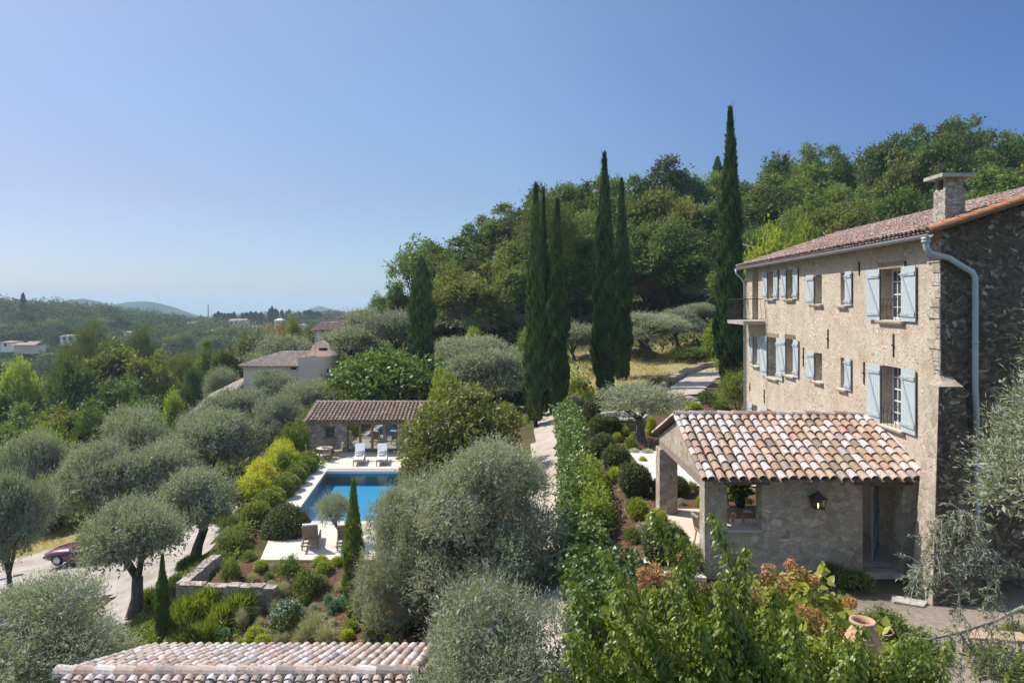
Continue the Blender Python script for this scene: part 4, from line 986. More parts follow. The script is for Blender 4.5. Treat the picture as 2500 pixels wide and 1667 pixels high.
# balcony at the far end
dw = wins[5]; bs0, bs1 = dw['s0'] - 1.0, min(dw['s1'] + .75, HFar + .4); bz = dw['z0'] - .02
mb = MB(); mb.hexa([hp(bs0, -.1, bz - .2), hp(bs1, -.1, bz - .2), hp(bs1, .98, bz - .2), hp(bs0, .98, bz - .2), hp(bs0, -.1, bz - .03), hp(bs1, -.1, bz - .03), hp(bs1, 1.0, bz - .03), hp(bs0, 1.0, bz - .03)])
bal = mb.build('balcony', 'cap_stone', house)
mb = MB()
rail_pts = [(bs0 + .04, .02), (bs0 + .04, .94), (bs1 - .04, .94), (bs1 - .04, .02)]
mb.tube([hp(a, d, bz + .98) for a, d in rail_pts], .018, 6); mb.tube([hp(a, d, bz + .05) for a, d in rail_pts], .012, 6)
for (a0, d0), (a1, d1) in zip(rail_pts, rail_pts[1:]):
    n = int(max(abs(a1 - a0), abs(d1 - d0)) / .17)
    for k in range(n + 1):
        u = k / n; a, d = a0 + (a1 - a0) * u, d0 + (d1 - d0) * u
        oa, od = (0, 1) if a0 != a1 else ((-1 if a0 < (bs0 + bs1) / 2 else 1), 0)
        mb.tube([hp(a, d, bz + .98), hp(a + oa * .0, d + od * .0, bz + .72), hp(a + oa * .06, d + od * .06, bz + .5), hp(a + oa * .17, d + od * .17, bz + .26), hp(a + oa * .13, d + od * .13, bz + .12), hp(a, d, bz + .05)], .0085, 5)
child('balcony_railing', mb.mesh('balcony_railing', 'iron', parent_base(house)), bal)
# battered buttress at the corner
mb = MB()
top = [(10.72, 17.15), (11.34, 17.15), (11.34, 17.75), (10.76, 17.68)]; bot = [(10.30, 16.75), (11.62, 16.75), (11.62, 17.9), (10.46, 17.95)]
mb.hexa([(x, y, -.4) for x, y in bot] + [(x, y, 5.32) for x, y in top]); bt = mb.build('buttress', 'rubble', house)
mb = MB(); mb.hexa([(10.305, 16.735, -.4), (11.62, 16.735, -.4), (11.62, 16.747, -.4), (10.305, 16.747, -.4), (10.725, 17.135, 5.318), (11.34, 17.135, 5.318), (11.34, 17.147, 5.318), (10.725, 17.147, 5.318)]); mb.build('buttress_shade_face', 'darkstone', house)  # thin darker skin: shade of the front side put into its stone colour
mb = MB(); mb.hexa([(x, y, 5.325) for x, y in top] + [(10.98, 17.4, 5.42), (11.34, 17.4, 5.42), (11.34, 17.72, 5.62), (11.0, 17.66, 5.62)]); mb.build('buttress_cap', 'rubble', house)

# ------------------------------------------------------------------ stone porch beside the house
porch = thing('stone_porch', 'open stone dining porch with canal tile roof built against the farmhouse', 'porch', (5.2, 18.5, 0))
PX0, PX1, PY0, PY1, PT = 5.22, 11.1, 18.5, 24.3, .45
PE, PR_ = 2.72, 3.86; pm = (PY0 + PY1) / 2
def wp(s, d, z): return Vector((s, PY0 - d, z))
def zf(py, Y=18.5): return CZ - (py - HY) / F * Y
wx0, wx1, wz1, wz0 = 5.83, 6.77, 2.50, 1.24
dx0, dx1, dz1, dz0 = 9.50, 10.60, 2.49, .12
mb = MB(); pierced(mb, wp, PX0, PX1, -.4, PE - .02, [(wx0, wx1, wz0, wz1), (dx0, dx1, dz0, dz1)], PT)
def wq(s, d, z): return Vector((s, PY0 + PT + d, z))
hs = [(wx0, wx1, wz0, wz1, 0), (dx0, dx1, dz0, dz1, 0)]
for a, b in zip(sorted({PX0, PX1, wx0, wx1, dx0, dx1}), sorted({PX0, PX1, wx0, wx1, dx0, dx1})[1:]):
    for c, d in zip(sorted({-.4, PE - .02, wz0, wz1, dz0, dz1}), sorted({-.4, PE - .02, wz0, wz1, dz0, dz1})[1:]):
        if any(h[0] < (a + b) / 2 < h[1] and h[2] < (c + d) / 2 < h[3] for h in hs): continue
        mb.quad(wq(a, 0, c), wq(a, 0, d), wq(b, 0, d), wq(b, 0, c))
mb.build('front_wall', 'rubble', porch)
# left end: two pillars, timber lintel, gable above
mb = MB(); mb.box(PX0 - .001, PX0 + .42, PY0 - .003, PY0 + .5, -.4, 2.36); mb.build('pillar', 'rubble', porch)
mb = MB(); mb.box(PX0 - .10, PX0 + .52, PY1 - .62, PY1, -.4, 2.36); mb.build('pillar', 'rubble', porch)
mb = MB(); mb.box(PX1 - .7, PX1 - .1, PY1 - .5, PY1, -.4, 2.36); mb.build('pillar', 'rubble', porch)
mb = MB(); mb.box(PX0 + .01, PX0 + .40, PY0 + .502, PY1 - .03, 2.361, 2.6); mb.build('lintel_beam', 'wood_old', porch)
mb = MB(); mb.box(PX0 + .5, PX1, PY1 - .40, PY1 - .05, 2.361, 2.62); mb.build('rear_beam', 'wood_old', porch)
mb = MB()
gpts = [(PY0 + .502, 2.602), (PY1, 2.602), (PY1, PE - .03), (pm, PR_ - .06), (PY0 + .006, PE - .025), (PY0 + .006, 2.362), (PY0 + .502, 2.362)]
mb.poly([(PX0 + .004, y, z) for y, z in gpts]); mb.poly([(PX0 + .40, y, z) for y, z in gpts[::-1]])
for (y0, z0), (y1, z1) in zip(gpts, gpts[1:] + gpts[:1]): mb.quad((PX0 + .004, y0, z0), (PX0 + .40, y0, z0), (PX0 + .40, y1, z1), (PX0 + .004, y1, z1))
mb.build('gable', 'rubble', porch)
pv = Vector((0, pm - PY0 + .32, PR_ - PE + .04)); psl = pv.length
mb = MB(); bed = MB(); RX0 = PX0 - .06; RX1 = 11.15
tile_roof(mb, (RX0 + .02, PY0 - .32, PE - .02), (1, 0, 0), pv, RX1 - RX0, psl, .262, .385, 21, segs=7, lift=.035, beds=bed)
tile_roof(mb, (RX0 + .02, PY1 + .32, PE - .02), (1, 0, 0), (0, -pv.y, pv.z), RX1 - RX0, psl, .262, .385, 22, segs=4, beds=bed)
pr = mb.build('tiled_roof', 'tile_mixed', porch)
bed.build('pan_tiles', 'tile_bed', pr)
mb = MB(); cap_row(mb, (RX0 - .05, pm, PR_ + .045), (1, 0, 0), RX1 - RX0 - .1, .44, .14, 23); mb.build('ridge_cap', 'tile_mixed', pr)
mb = MB(); a = Vector((RX0 + .0, PY0 - .28, PE - .05)); b = Vector((RX1, PY0 - .28, PE - .05)); e = Vector((0, pv.y, pv.z)) * .985
mb.hexa([a, b, b + e, a + e] + [v_ + Vector((0, 0, .045)) for v_ in (a, b, b + e, a + e)])
a = Vector((RX0, PY1 + .28, PE - .05)); b = Vector((RX1, PY1 + .28, PE - .05)); e = Vector((0, -pv.y, pv.z)) * .985
mb.hexa([a, b, b + e, a + e] + [v_ + Vector((0, 0, .045)) for v_ in (a, b, b + e, a + e)]); mb.build('roof_boards', 'wood_dark', pr)
mb = MB(); a = Vector((RX1 - .03, PY0 - .25, PE + .12)); mb.hexa([a, a + Vector((.10, 0, .08)), a + Vector((.10, pv.y - .05, pv.z + .08)), a + Vector((0, pv.y - .05, pv.z))] + [v_ + Vector((0, 0, .03)) for v_ in (a, a + Vector((.10, 0, .08)), a + Vector((.10, pv.y - .05, pv.z + .08)), a + Vector((0, pv.y - .05, pv.z)))]); mb.build('lead_flashing', 'zinc', pr)
mb = MB(); cap_row(mb, (RX0 - .03, PY1 + .3, PE + .02), (0, -pv.y, pv.z), psl, .40, .10, 24, up=(0, .33, .94)); cap_row(mb, (RX0 - .02, PY0 - .3, PE - .0), (0, pv.y, pv.z), psl, .40, .085, 25, up=(0, -.33, .94)); mb.build('verge_tile', 'tile_mixed', pr)
mb = MB(); mb.box(wx0 - .1, 7.0, PY0 - .004, PY0 + .3, wz1 - .0 + .001, PE - .021); mb.build('window_lintel', 'wood_dark', porch)
mb = MB(); mb.box(9.28, 10.85, PY0 - .03, PY0 + .35, dz1 + .001, dz1 + .17); mb.build('door_lintel', 'wood_dark', porch)
mb = MB(); mb.box(wx0 - .0 + .002, wx1 - .002, PY0 - .06, PY0 + PT + .03, wz0 + .002, wz0 + .035); mb.build('window_sill', 'stone_trim', porch)
mb = MB(); mb.box(PX0 - .03, PX1, PY0 + PT + .002, PY1 + .02, -.35, .115); mb.box(dx0 + .002, dx1 - .002, PY0 - .02, PY0 + PT, -.30, .118)
mb.hexa([(3.6, 19.6, -.35), (PX0 - .031, 18.3, -.35), (PX0 - .031, PY1 - .2, -.35), (4.9, PY1 - .2, -.35), (4.5, 19.9, .11), (PX0 - .031, 18.2, .11), (PX0 - .031, PY1 - .2, .11), (4.9, PY1 - .2, .11)])
mb.build('porch_floor', 'floor', porch)
# open door leaf inside the doorway
mb = MB(); dO = Vector((10.12, 19.22, 0)); dv = Vector((.60, .80, 0)).normalized(); dn = Vector((.80, -.60, 0)).normalized()
def dq(u, d, z): return dO + dv * u + dn * d + Vector((0, 0, z))
def dbox(m, u0, u1, d0, d1, z0, z1): m.hexa([dq(u0, d0, z0), dq(u1, d0, z0), dq(u1, d1, z0), dq(u0, d1, z0), dq(u0, d0, z1), dq(u1, d0, z1), dq(u1, d1, z1), dq(u0, d1, z1)])
for k in range(8): dbox(mb, k * .12 + .003, k * .12 + .117, 0, .03, .14, 2.44)
door = mb.build('door', 'shutter', porch)
mb = MB()
for zc in (.4, 1.35, 2.2): dbox(mb, .02, .94, .031, .058, zc - .06, zc + .06)
for za, zb_ in ((.46, 1.29), (1.41, 2.14)): mb.hexa([dq(.04, .031, za), dq(.14, .031, za), dq(.14, .056, za), dq(.04, .056, za), dq(.82, .031, zb_), dq(.92, .031, zb_), dq(.92, .056, zb_), dq(.82, .056, zb_)])
child('door_batten', mb.mesh('door_batten', 'shutter_dk', parent_base(porch)), door)

# wall lantern
lan = thing('wall_lantern', 'black iron wall lantern with lit bulb on the porch wall', 'lantern', (8.22, PY0 - .17, 1.92))
mb = MB()
def sq(r, z): return [(-r, -r, z), (r, -r, z), (r, r, z), (-r, r, z)]
mb.hexa(sq(.11, 0) + sq(.13, .02)); 
for i in range(4):
    a, b = sq(.115, .02)[i], sq(.155, .27)[i]; mb.bar(a, b, .018, .018)
mb.hexa(sq(.19, .27) + sq(.175, .295)); mb.hexa(sq(.16, .296) + sq(.055, .40)); mb.hexa(sq(.04, .401) + sq(.035, .44)); mb.lathe([(.0, .44), (.022, .455), (.012, .48), (0, .495)], seg=8)
mb.bar((0, .13, .12), (0, .17, .12), .06, .22)
mb.build('lantern_frame', 'iron', lan, world=False)
mb = MB(); mb.quad((-.09, .10, .03), (.09, .10, .03), (.12, .13, .27), (-.12, .13, .27)); mb.build('back_plate', 'iron', lan, world=False)
mb = MB(); mb.lathe([(0, .02), (.012, .02), (.012, .06), (.02, .075), (.018, .10), (.008, .13), (0, .14)], seg=8); mb.build('bulb', 'flame', lan, world=False)

# furniture in the porch
def chair_mb():
    mb = MB()
    for x in (-.22, .22):
        mb.bar((x, -.22, 0), (x, -.22, .45), .04, .04); mb.bar((x, .24, 0), (x, .20, .46), .04, .045); mb.bar((x, .20, .46), (x, .30, .95), .04, .045)
        mb.bar((x, -.2, .2), (x, .22, .2), .025, .025)
    return mb
def chair(name, label, loc, rz, m='teak', group=None, fold=False):
    t_ = thing(name, label, 'chair', loc, rz, group)
    legs = []
    for x in (-.22, .22):
        mb = MB(); mb.bar((x, -.24, 0), (x, -.10 if not fold else .18, .45 if not fold else .46), .035, .04); mb.build('leg', m, t_, world=False)
        mb = MB(); mb.bar((x, .26, 0), (x, .18 if not fold else -.12, .45), .035, .04); mb.build('leg', m, t_, world=False)
    mb = MB()
    for k in range(6): mb.box(-.23, .23, -.24 + k * .08, -.175 + k * .08, .445, .47)
    mb.build('seat', m, t_, world=False)
    mb = MB()
    for x in (-.22, .22): mb.bar((x, .22, .44), (x, .34, .96), .035, .04)
    for k in range(5): mb.bar((-.16 + .08 * k, .235, .52), (-.16 + .08 * k, .33, .93), .035, .015)
    mb.bar((-.24, .335, .95), (.24, .335, .95), .03, .07); mb.bar((-.22, .24, .52), (.22, .24, .52), .03, .045)
    mb.build('backrest', m, t_, world=False)
    return t_
tb = thing('dining_table', 'wooden dining table laid with plates inside the porch', 'table', (7.25, 21.7, .115))
mb = MB()
for k in range(8): mb.box(-1.1, 1.1, -.5 + .125 * k, -.38 + .125 * k, .71, .75)
mb.build('tabletop', 'teak', tb, world=False)
for x in (-.98, .98):
    for y in (-.4, .4): mb = MB(); mb.bar((x, y, 0), (x, y, .71), .09, .09); mb.build('leg', 'teak', tb, world=False)
mb = MB(); mb.box(-.98, .98, -.42, -.38, .6, .708); mb.box(-.98, .98, .38, .42, .6, .708); mb.build('apron', 'teak', tb, world=False)
for i, (x, y) in enumerate(((6.5, 21.0), (7.2, 20.95), (7.95, 20.95))): chair('dining_chair', ['wooden chair on the near side of the porch table, left end', 'wooden chair on the near side of the porch table, middle', 'wooden chair on the near side of the porch table, right end'][i], (x, y, .115), math.pi, group='chairs round the porch table')
chair('dining_chair', 'wooden chair at the open end of the porch, back to the garden', (5.82, 20.55, .115), math.radians(100), 'teak', 'chairs round the porch table')
chair('dining_chair', 'dark wooden chair on the far side of the porch table', (7.0, 22.55, .115), 0, 'wood_dark', 'chairs round the porch table')
for i, (x, y) in enumerate(((6.45, 21.45), (6.85, 21.95), (7.4, 21.45))):
    mb = MB(); mb.lathe([(0, 0), (.09, 0), (.14, .02), (.138, .026), (.085, .008), (0, .008)], seg=18); o = mb.mesh('plate', 'plate'); o = child('plate', o); o.location = (x, y, .866); tag(o, ['white plate on the porch table nearest the window opening', 'white plate on the far left of the porch table', 'white plate at the middle of the porch table'][i], 'plate', 'plates on the porch table')
pot = thing('potted_plant', 'dark leafy plant in a blue glazed pot on the porch table', 'pot plant', (7.35, 22.0, .866))
mb = MB(); mb.lathe([(0, 0), (.11, 0), (.17, .12), (.16, .26), (.14, .28), (.12, .26), (0, .25)], seg=18); mb.build('pot', 'blue_glaze', pot, world=False, smooth=True)
rng_ = np.random.default_rng(77)
o = child('foliage', leafmesh('pot_foliage', [shoots(rng_, [(0, 0, .62, .22, .22, .36)], 150, 3, .14, .17, .075, lo=.3, gap=-2, down=-1, shape='fold')], ['ivy']), pot)
kc = thing('sink_counter', 'stone counter with a curved brass tap inside the porch window', 'counter', (6.3, 19.25, .115))
mb = MB(); mb.box(-.6, 1.0, -.25, .25, .95, 1.02); mb.build('counter_top', 'stone_trim', kc, world=False)
mb = MB(); mb.box(-.58, .98, -.22, .23, 0, .95); mb.build('counter_base', 'stone_trim', kc, world=False)
mb = MB(); mb.tube([(-.08, .1, 1.02), (-.08, .1, 1.32), (-.07, .08, 1.38), (-.04, .0, 1.40), (-.02, -.06, 1.37), (-.02, -.07, 1.30)], .014, 8); mb.build('tap', 'brass', kc, world=False)

# ------------------------------------------------------------------ pool
pool = thing('swimming_pool', 'rectangular swimming pool of turquoise water sunk in the limestone deck', 'pool', (-8.5, 38, DECK))
t = NT('pool mosaic'); co = t.coord(); sx = t.n('SeparateXYZ'); t.l(co, sx.inputs[0])
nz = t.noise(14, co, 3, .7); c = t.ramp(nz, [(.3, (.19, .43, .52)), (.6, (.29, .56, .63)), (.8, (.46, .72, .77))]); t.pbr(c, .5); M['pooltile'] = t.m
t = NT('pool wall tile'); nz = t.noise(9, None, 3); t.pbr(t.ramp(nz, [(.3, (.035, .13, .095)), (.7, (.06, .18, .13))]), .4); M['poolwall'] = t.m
nl, nr, fr, fl = [Vector((x, y, 0)) for x, y in POOL]
mb = MB(); zb_, zw = DECK - .85, DECK - .13
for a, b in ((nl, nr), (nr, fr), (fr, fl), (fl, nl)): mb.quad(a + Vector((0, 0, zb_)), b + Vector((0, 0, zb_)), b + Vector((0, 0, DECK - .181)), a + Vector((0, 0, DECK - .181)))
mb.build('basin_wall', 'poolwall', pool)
mb = MB(); mb.poly([v_ + Vector((0, 0, zb_)) for v_ in (nl, nr, fr, fl)]); mb.build('basin_floor', 'pooltile', pool)
t = NT('pool water'); co = t.coord(); nz = t.noise(2.6, t.warp(co, .35, 2.0), 4, .65)
bp = t.n('Bump'); bp.inputs['Strength'].default_value = .35; bp.inputs['Distance'].default_value = .05; t.l(nz, bp.inputs['Height'])
tr = t.n('BsdfTransparent'); tr.inputs['Color'].default_value = (.40, .70, .88, 1)
gl = t.n('BsdfGlossy'); gl.inputs['Roughness'].default_value = .04; t.l(bp.outputs[0], gl.inputs['Normal'])
fr_ = t.n('Fresnel'); fr_.inputs['IOR'].default_value = 1.33; t.l(bp.outputs[0], fr_.inputs['Normal'])
mx = t.n('MixShader'); t.l(fr_.outputs[0], mx.inputs[0]); t.l(tr.outputs[0], mx.inputs[1]); t.l(gl.outputs[0], mx.inputs[2]); t.l(mx.outputs[0], t.out.inputs[0]); M['water'] = t.m
mb = MB(); ex = .02; mb.poly([Vector((a.x, a.y, zw)) for a in (nl, nr, fr, fl)]); mb.build('water', 'water', pool)
mb = MB()     # slatted cover box at the far end with its pale nosing
n = 46
for i in range(n):
    a = fl.lerp(fr, i / n); b = fl.lerp(fr, (i + .86) / n); o_ = Vector((-.06, .62, 0)); s_ = Vector((-.005, .06, 0))
    mb.hexa([v_ + Vector((0, 0, DECK + .004)) for v_ in (a + s_, b + s_, b + o_, a + o_)] + [v_ + Vector((0, 0, DECK + .03)) for v_ in (a + s_, b + s_, b + o_, a + o_)])
mb.build('slatted_cover', 'teak', pool)
mb = MB(); a, b = fl, fr; s_ = Vector((-.005, .05, 0)); mb.hexa([v_ + Vector((0, 0, DECK - .12)) for v_ in (a - s_, b - s_, b + s_, a + s_)] + [v_ + Vector((0, 0, DECK + .035)) for v_ in (a - s_, b - s_, b + s_, a + s_)]); mb.build('nosing', 'frame', pool)

# ------------------------------------------------------------------ pool house
ph = thing('pool_house', 'low rubble stone pool house with brown tiled roof and glass doors', 'house', (-10.3, 48.2, DECK))
QX0, QX1, QY, QD = -14.4, -6.2, 48.2, 5.2
PW = DECK + 2.32
def qp(s, d, z): return Vector((s, QY - d, z))
def qx(cx): return (600 + cx / 3.357 - CX) / F * QY
def qz(cy): return CZ - (950 + cy / 3.357 - HY) / F * QY
d0, d1, dt, db = qx(830), qx(1240), qz(284), DECK + .0
wl = (qx(650), qx(728), qz(392), qz(318)); wr = (qx(1312), qx(1392), qz(402), qz(312))
mb = MB(); pierced(mb, qp, QX0, QX1, DECK - .2, PW, [(d0, d1, db, dt), wl, wr], .35)
mb.quad((QX0, QY, DECK - .2), (QX0, QY, PW), (QX0, QY + QD, PW), (QX0, QY + QD, DECK - .2)); mb.quad((QX1, QY, DECK - .2), (QX1, QY + QD, DECK - .2), (QX1, QY + QD, PW), (QX1, QY, PW)); mb.quad((QX0, QY + QD, DECK - .2), (QX0, QY + QD, PW), (QX1, QY + QD, PW), (QX1, QY + QD, DECK - .2))
for x in (QX0, QX1): mb.poly([(x, QY, PW), (x, QY + QD, PW), (x, QY + QD / 2, PW + .86)])
mb.build('wall', 'fieldstone', ph)
mb = MB(); bed = MB(); v_ = Vector((0, QD / 2 + .35, .88)); tile_roof(mb, (QX0 - .12, QY - .35, PW - .03), (1, 0, 0), v_, QX1 - QX0 + .24, v_.length, .275, .38, 31, segs=5, beds=bed); tile_roof(mb, (QX0 - .12, QY + QD + .35, PW - .03), (1, 0, 0), (0, -v_.y, v_.z), QX1 - QX0 + .24, v_.length, .275, .38, 32, segs=3, beds=bed)
pr = mb.build('tiled_roof', 'tile_brown', ph); bed.build('pan_tiles', 'tile_bed', pr)
mb = MB(); cap_row(mb, (QX0 - .15, QY + QD / 2, PW + .87), (1, 0, 0), QX1 - QX0 + .3, .42, .12, 33, segs=5); mb.build('ridge_cap', 'tile_pale', pr)
mb = MB(); a, b = Vector((QX0 - .1, QY - .3, PW - .07)), Vector((QX1 + .1, QY - .3, PW - .07)); e = v_ * .99
mb.hexa([a, b, b + e, a + e] + [k + Vector((0, 0, .05)) for k in (a, b, b + e, a + e)]); a, b = Vector((QX0 - .1, QY + QD + .3, PW - .07)), Vector((QX1 + .1, QY + QD + .3, PW - .07)); e = Vector((0, -v_.y, v_.z)) * .99
mb.hexa([a, b, b + e, a + e] + [k + Vector((0, 0, .05)) for k in (a, b, b + e, a + e)]); mb.build('roof_boards', 'wood_dark', pr)
mb = MB(); mb.box(d0 - .35, d1 + .15, QY - .04, QY + .3, dt + .001, dt + .20); mb.build('door_lintel', 'wood_old', ph)
for nm, q in (('window', wl), ('window', wr)):
    mb = MB(); mb.box(q[0] + .002, q[0] + .07, QY + .12, QY + .18, q[2], q[3]); mb.box(q[1] - .05, q[1] - .002, QY + .12, QY + .18, q[2], q[3]); mb.box(q[0] + .07, q[1] - .05, QY + .12, QY + .18, q[2], q[2] + .06); wo = mb.build(nm, 'wood_dark', ph)
    bo = parent_base(ph)
    mb = MB(); mb.quad((q[0], QY + .15, q[2]), (q[1], QY + .15, q[2]), (q[1], QY + .15, q[3]), (q[0], QY + .15, q[3])); child('pane', mb.mesh('pane', 'glass', bo), wo)
    mb = MB(); mb.box(q[0] - .16, q[1] + .1, QY - .03, QY + .3, q[3] + .001, q[3] + .13); child('lintel', mb.mesh('lintel', 'wood_dark', bo), wo)
    mb = MB(); mb.box(q[0] - .12, q[1] + .1, QY - .05, QY + .3, q[2] - .10, q[2] - .001); child('sill', mb.mesh('sill', 'wood_dark', bo), wo)
gd = None
edges = [d0] + [qx(c) for c in (936, 1034, 1133)] + [d1]
mb = MB(); mb.box(d0 + .002, d0 + .07, QY + .10, QY + .2, DECK + .002, dt - .002); mb.box(d1 - .07, d1 - .002, QY + .10, QY + .2, DECK + .002, dt - .002); mb.box(d0 + .07, d1 - .07, QY + .10, QY + .2, DECK + .002, DECK + .22); mb.box(d0 + .07, d1 - .07, QY + .10, QY + .2, dt - .07, dt - .002)
gd = mb.build('glass_door', 'wood_dark', ph)
mb = MB()
for e in edges[1:-1]: mb.box(e - .09, e + .07, QY + .08, QY + .19, DECK + .22, dt - .07)
child('door_stile', mb.mesh('door_stile', 'oakpost', parent_base(ph)), gd)
mb = MB(); mb.quad((d0, QY + .15, DECK + .1), (d1, QY + .15, DECK + .1), (d1, QY + .15, dt), (d0, QY + .15, dt)); child('pane', mb.mesh('pane', 'glass_mirror', parent_base(ph)), gd)
mb = MB(); mb.box(d0 - .1, d1 + .1, QY - .14, QY + .09, DECK + .004, DECK + .07); mb.build('threshold', 'cap_stone', ph)

# ------------------------------------------------------------------ loungers
def lounger(label, loc, rz, wood, cushion, back=52, pillow=True):
    t_ = thing('sun_lounger', label, 'sun lounger', loc, rz, 'wooden sun loungers by the pool')
    # head towards +y, foot at -y
    for x in (-.33, .33):
        for y in (-.92, .55): mb = MB(); mb.bar((x, y, 0), (x, y, .34), .06, .06); mb.build('leg', wood, t_, world=False)
    mb = MB()
    for x in (-.33, .33): mb.bar((x, -.97, .31), (x, .98, .31), .05, .08)
    for y in (-.95, .55, .96): mb.bar((-.33, y, .30), (.33, y, .30), .05, .06)
    mb.build('frame', wood, t_, world=False)
    mb = MB()
    for k in range(13): mb.box(-.30, .30, -.92 + k * .1, -.84 + k * .1, .352, .372)
    mb.build('seat_slats', wood, t_, world=False)
    a = math.radians(back); u = Vector((0, math.cos(a), math.sin(a))); n_ = Vector((0, -math.sin(a), math.cos(a))); b0 = Vector((0, .30, .36))
    mb = MB()
    for k in range(8): c_ = b0 + u * (.06 + k * .1); mb.hexa([c_ + Vector((x, 0, 0)) + u * y + n_ * z for x, y, z in ((-.30, 0, -.02), (.30, 0, -.02), (.30, .08, -.02), (-.30, .08, -.02), (-.30, 0, 0), (.30, 0, 0), (.30, .08, 0), (-.30, .08, 0))])
    for x in (-.31, .31): mb.bar(b0 + Vector((x, 0, -.03)), b0 + Vector((x, 0, -.03)) + u * .86, .035, .05)
    mb.bar(b0 + Vector((.25, 0, 0)) + u * .5, (.25, .85, .31), .03, .03); mb.bar(b0 + Vector((-.25, 0, 0)) + u * .5, (-.25, .85, .31), .03, .03)
    mb.build('backrest', wood, t_, world=False)
    if cushion:
        mb = MB(); mb.box(-.31, .31, -.93, .27, .374, .44); mb.hexa([b0 + Vector((x, 0, 0)) + u * y + n_ * z for x, y, z in ((-.31, .02, .004), (.31, .02, .004), (.31, .92, .004), (-.31, .92, .004), (-.31, .06, .075), (.31, .06, .075), (.31, .92, .075), (-.31, .92, .075))])
        mb.build('cushion', 'cushion', t_, world=False)
        if pillow:
            mb = MB(); c_ = b0 + u * .24 + n_ * .13; vs = []
            for x in np.linspace(-1, 1, 9):
                for y in np.linspace(-1, 1, 7): h = .055 * max(0, (1 - x ** 4) * (1 - y ** 4)) ** .5; vs.append((x, y, h))
            for sg in (1, -1):
                mb.add([tuple(c_ + Vector((x * .26, 0, 0)) + u * (y * .17) + n_ * (h * sg)) for x, y, h in vs], [(i * 7 + j, (i + 1) * 7 + j, (i + 1) * 7 + j + 1, i * 7 + j + 1) for i in range(8) for j in range(6)])
            mb.build('pillow', 'stripe', t_, world=False, smooth=True)
            mb = MB(); mb.tube([(-.24, -.05, .51), (.24, -.05, .51)], .075, 10); mb.build('rolled_towel', 'stripe', t_, world=False, smooth=True)
    return t_
lounger('white cushioned lounger facing the pool, nearer the round table', (-10.1, 45.2, DECK), math.radians(9), 'teak_grey', True)
lounger('white cushioned lounger facing the pool, nearer the magnolia', (-8.6, 45.2, DECK), math.radians(9), 'teak_grey', True)
lounger('grey wooden lounger seen from behind on the near slab beside the big clipped mound', (-8.75, 29.75, DECK), math.radians(192), 'teak_grey', True, 58, False)
lounger('grey wooden lounger seen from behind, half hidden behind the young cypress', (-7.25, 29.75, DECK), math.radians(192), 'teak_grey', True, 58, False)
rt = thing('garden_table', 'round white topped garden table by the pool house corner', 'table', (-12.75, 46.4, DECK), 0)
mb = MB(); mb.lathe([(0, .70), (.52, .70), (.54, .715), (.54, .73), (.52, .742), (0, .742)], seg=28); mb.build('tabletop', 'stone_trim', rt, world=False)
for k in range(4): a = k * math.pi / 2 + .6; mb = MB(); mb.bar((math.cos(a) * .36, math.sin(a) * .36, 0), (math.cos(a) * .26, math.sin(a) * .26, .70), .05, .05); mb.build('leg', 'teak', rt, world=False)
mb = MB(); mb.lathe([(0, 0), (.15, 0), (.24, .035), (.235, .045), (.14, .012), (0, .012)], seg=20); o = child('tray', mb.mesh('tray', 'wood_dark')); o.location = (-12.7, 46.4, DECK + .743); tag(o, 'dark round tray on the white garden table', 'tray')
for (dx, dy), rz, lb in (((-.85, -.25), math.radians(105), 'folding teak chair on the left of the round garden table'), ((.35, -.75), math.radians(-155), 'folding teak chair with its back to the pool at the round garden table'), ((.80, .45), math.radians(-60), 'folding teak chair on the far right of the round garden table'), ((-.35, .80), math.radians(20), 'folding teak chair against the stone wall behind the round garden table')):
    chair('garden_chair', lb, (-12.75 + dx, 46.4 + dy, DECK), rz, 'teak', 'folding chairs round the garden table', True)

# ------------------------------------------------------------------ roof of the outbuilding below the camera
ob = thing('outbuilding', 'low outbuilding seen from above with a roof of mixed canal tiles', 'building', (-6.5, 16.5, -2.5))
RY0, RZ0, RY1, RZ1 = 14.9, CZ - (1643 - HY) / F * 14.9, 18.3, CZ - (1583 - HY) / F * 18.3
BX0, BX1 = -9.75, -2.1
sv = Vector((0, RY0 - RY1, RZ0 - RZ1)); sl_ = sv.length
mb = MB(); bed = MB()
# skewed left verge: the courses step out towards the ridge
tile_roof(mb, (BX0 + .05, RY1, RZ1), (1, 0, 0), sv, BX1 - BX0, sl_, .235, .42, 41, segs=7, lift=.035, rr=.43, beds=bed)
pr = mb.build('tiled_roof', 'tile_weathered', ob); bed.build('pan_tiles', 'tile_bed', pr)
mb = MB(); cap_row(mb, (BX0 - .15, RY0 - .02, RZ0 + .0), (1, 0, 0), BX1 - BX0 + .2, .43, .165, 43, segs=7); mb.build('ridge_cap', 'tile_weathered', pr)
mb = MB(); cap_row(mb, (BX0 + .0, RY1, RZ1 + .01), (0, sv.y, sv.z), sl_, .42, .10, 44); mb.build('verge_tile', 'tile_weathered', pr)
mb = MB(); tile_roof(mb, (BX0 + .05, 2 * RY0 - RY1, RZ1), (1, 0, 0), (0, -sv.y, sv.z), BX1 - BX0, sl_, .235, .42, 45, segs=5, rr=.43); mb.build('far_slope', 'tile_weathered', pr)
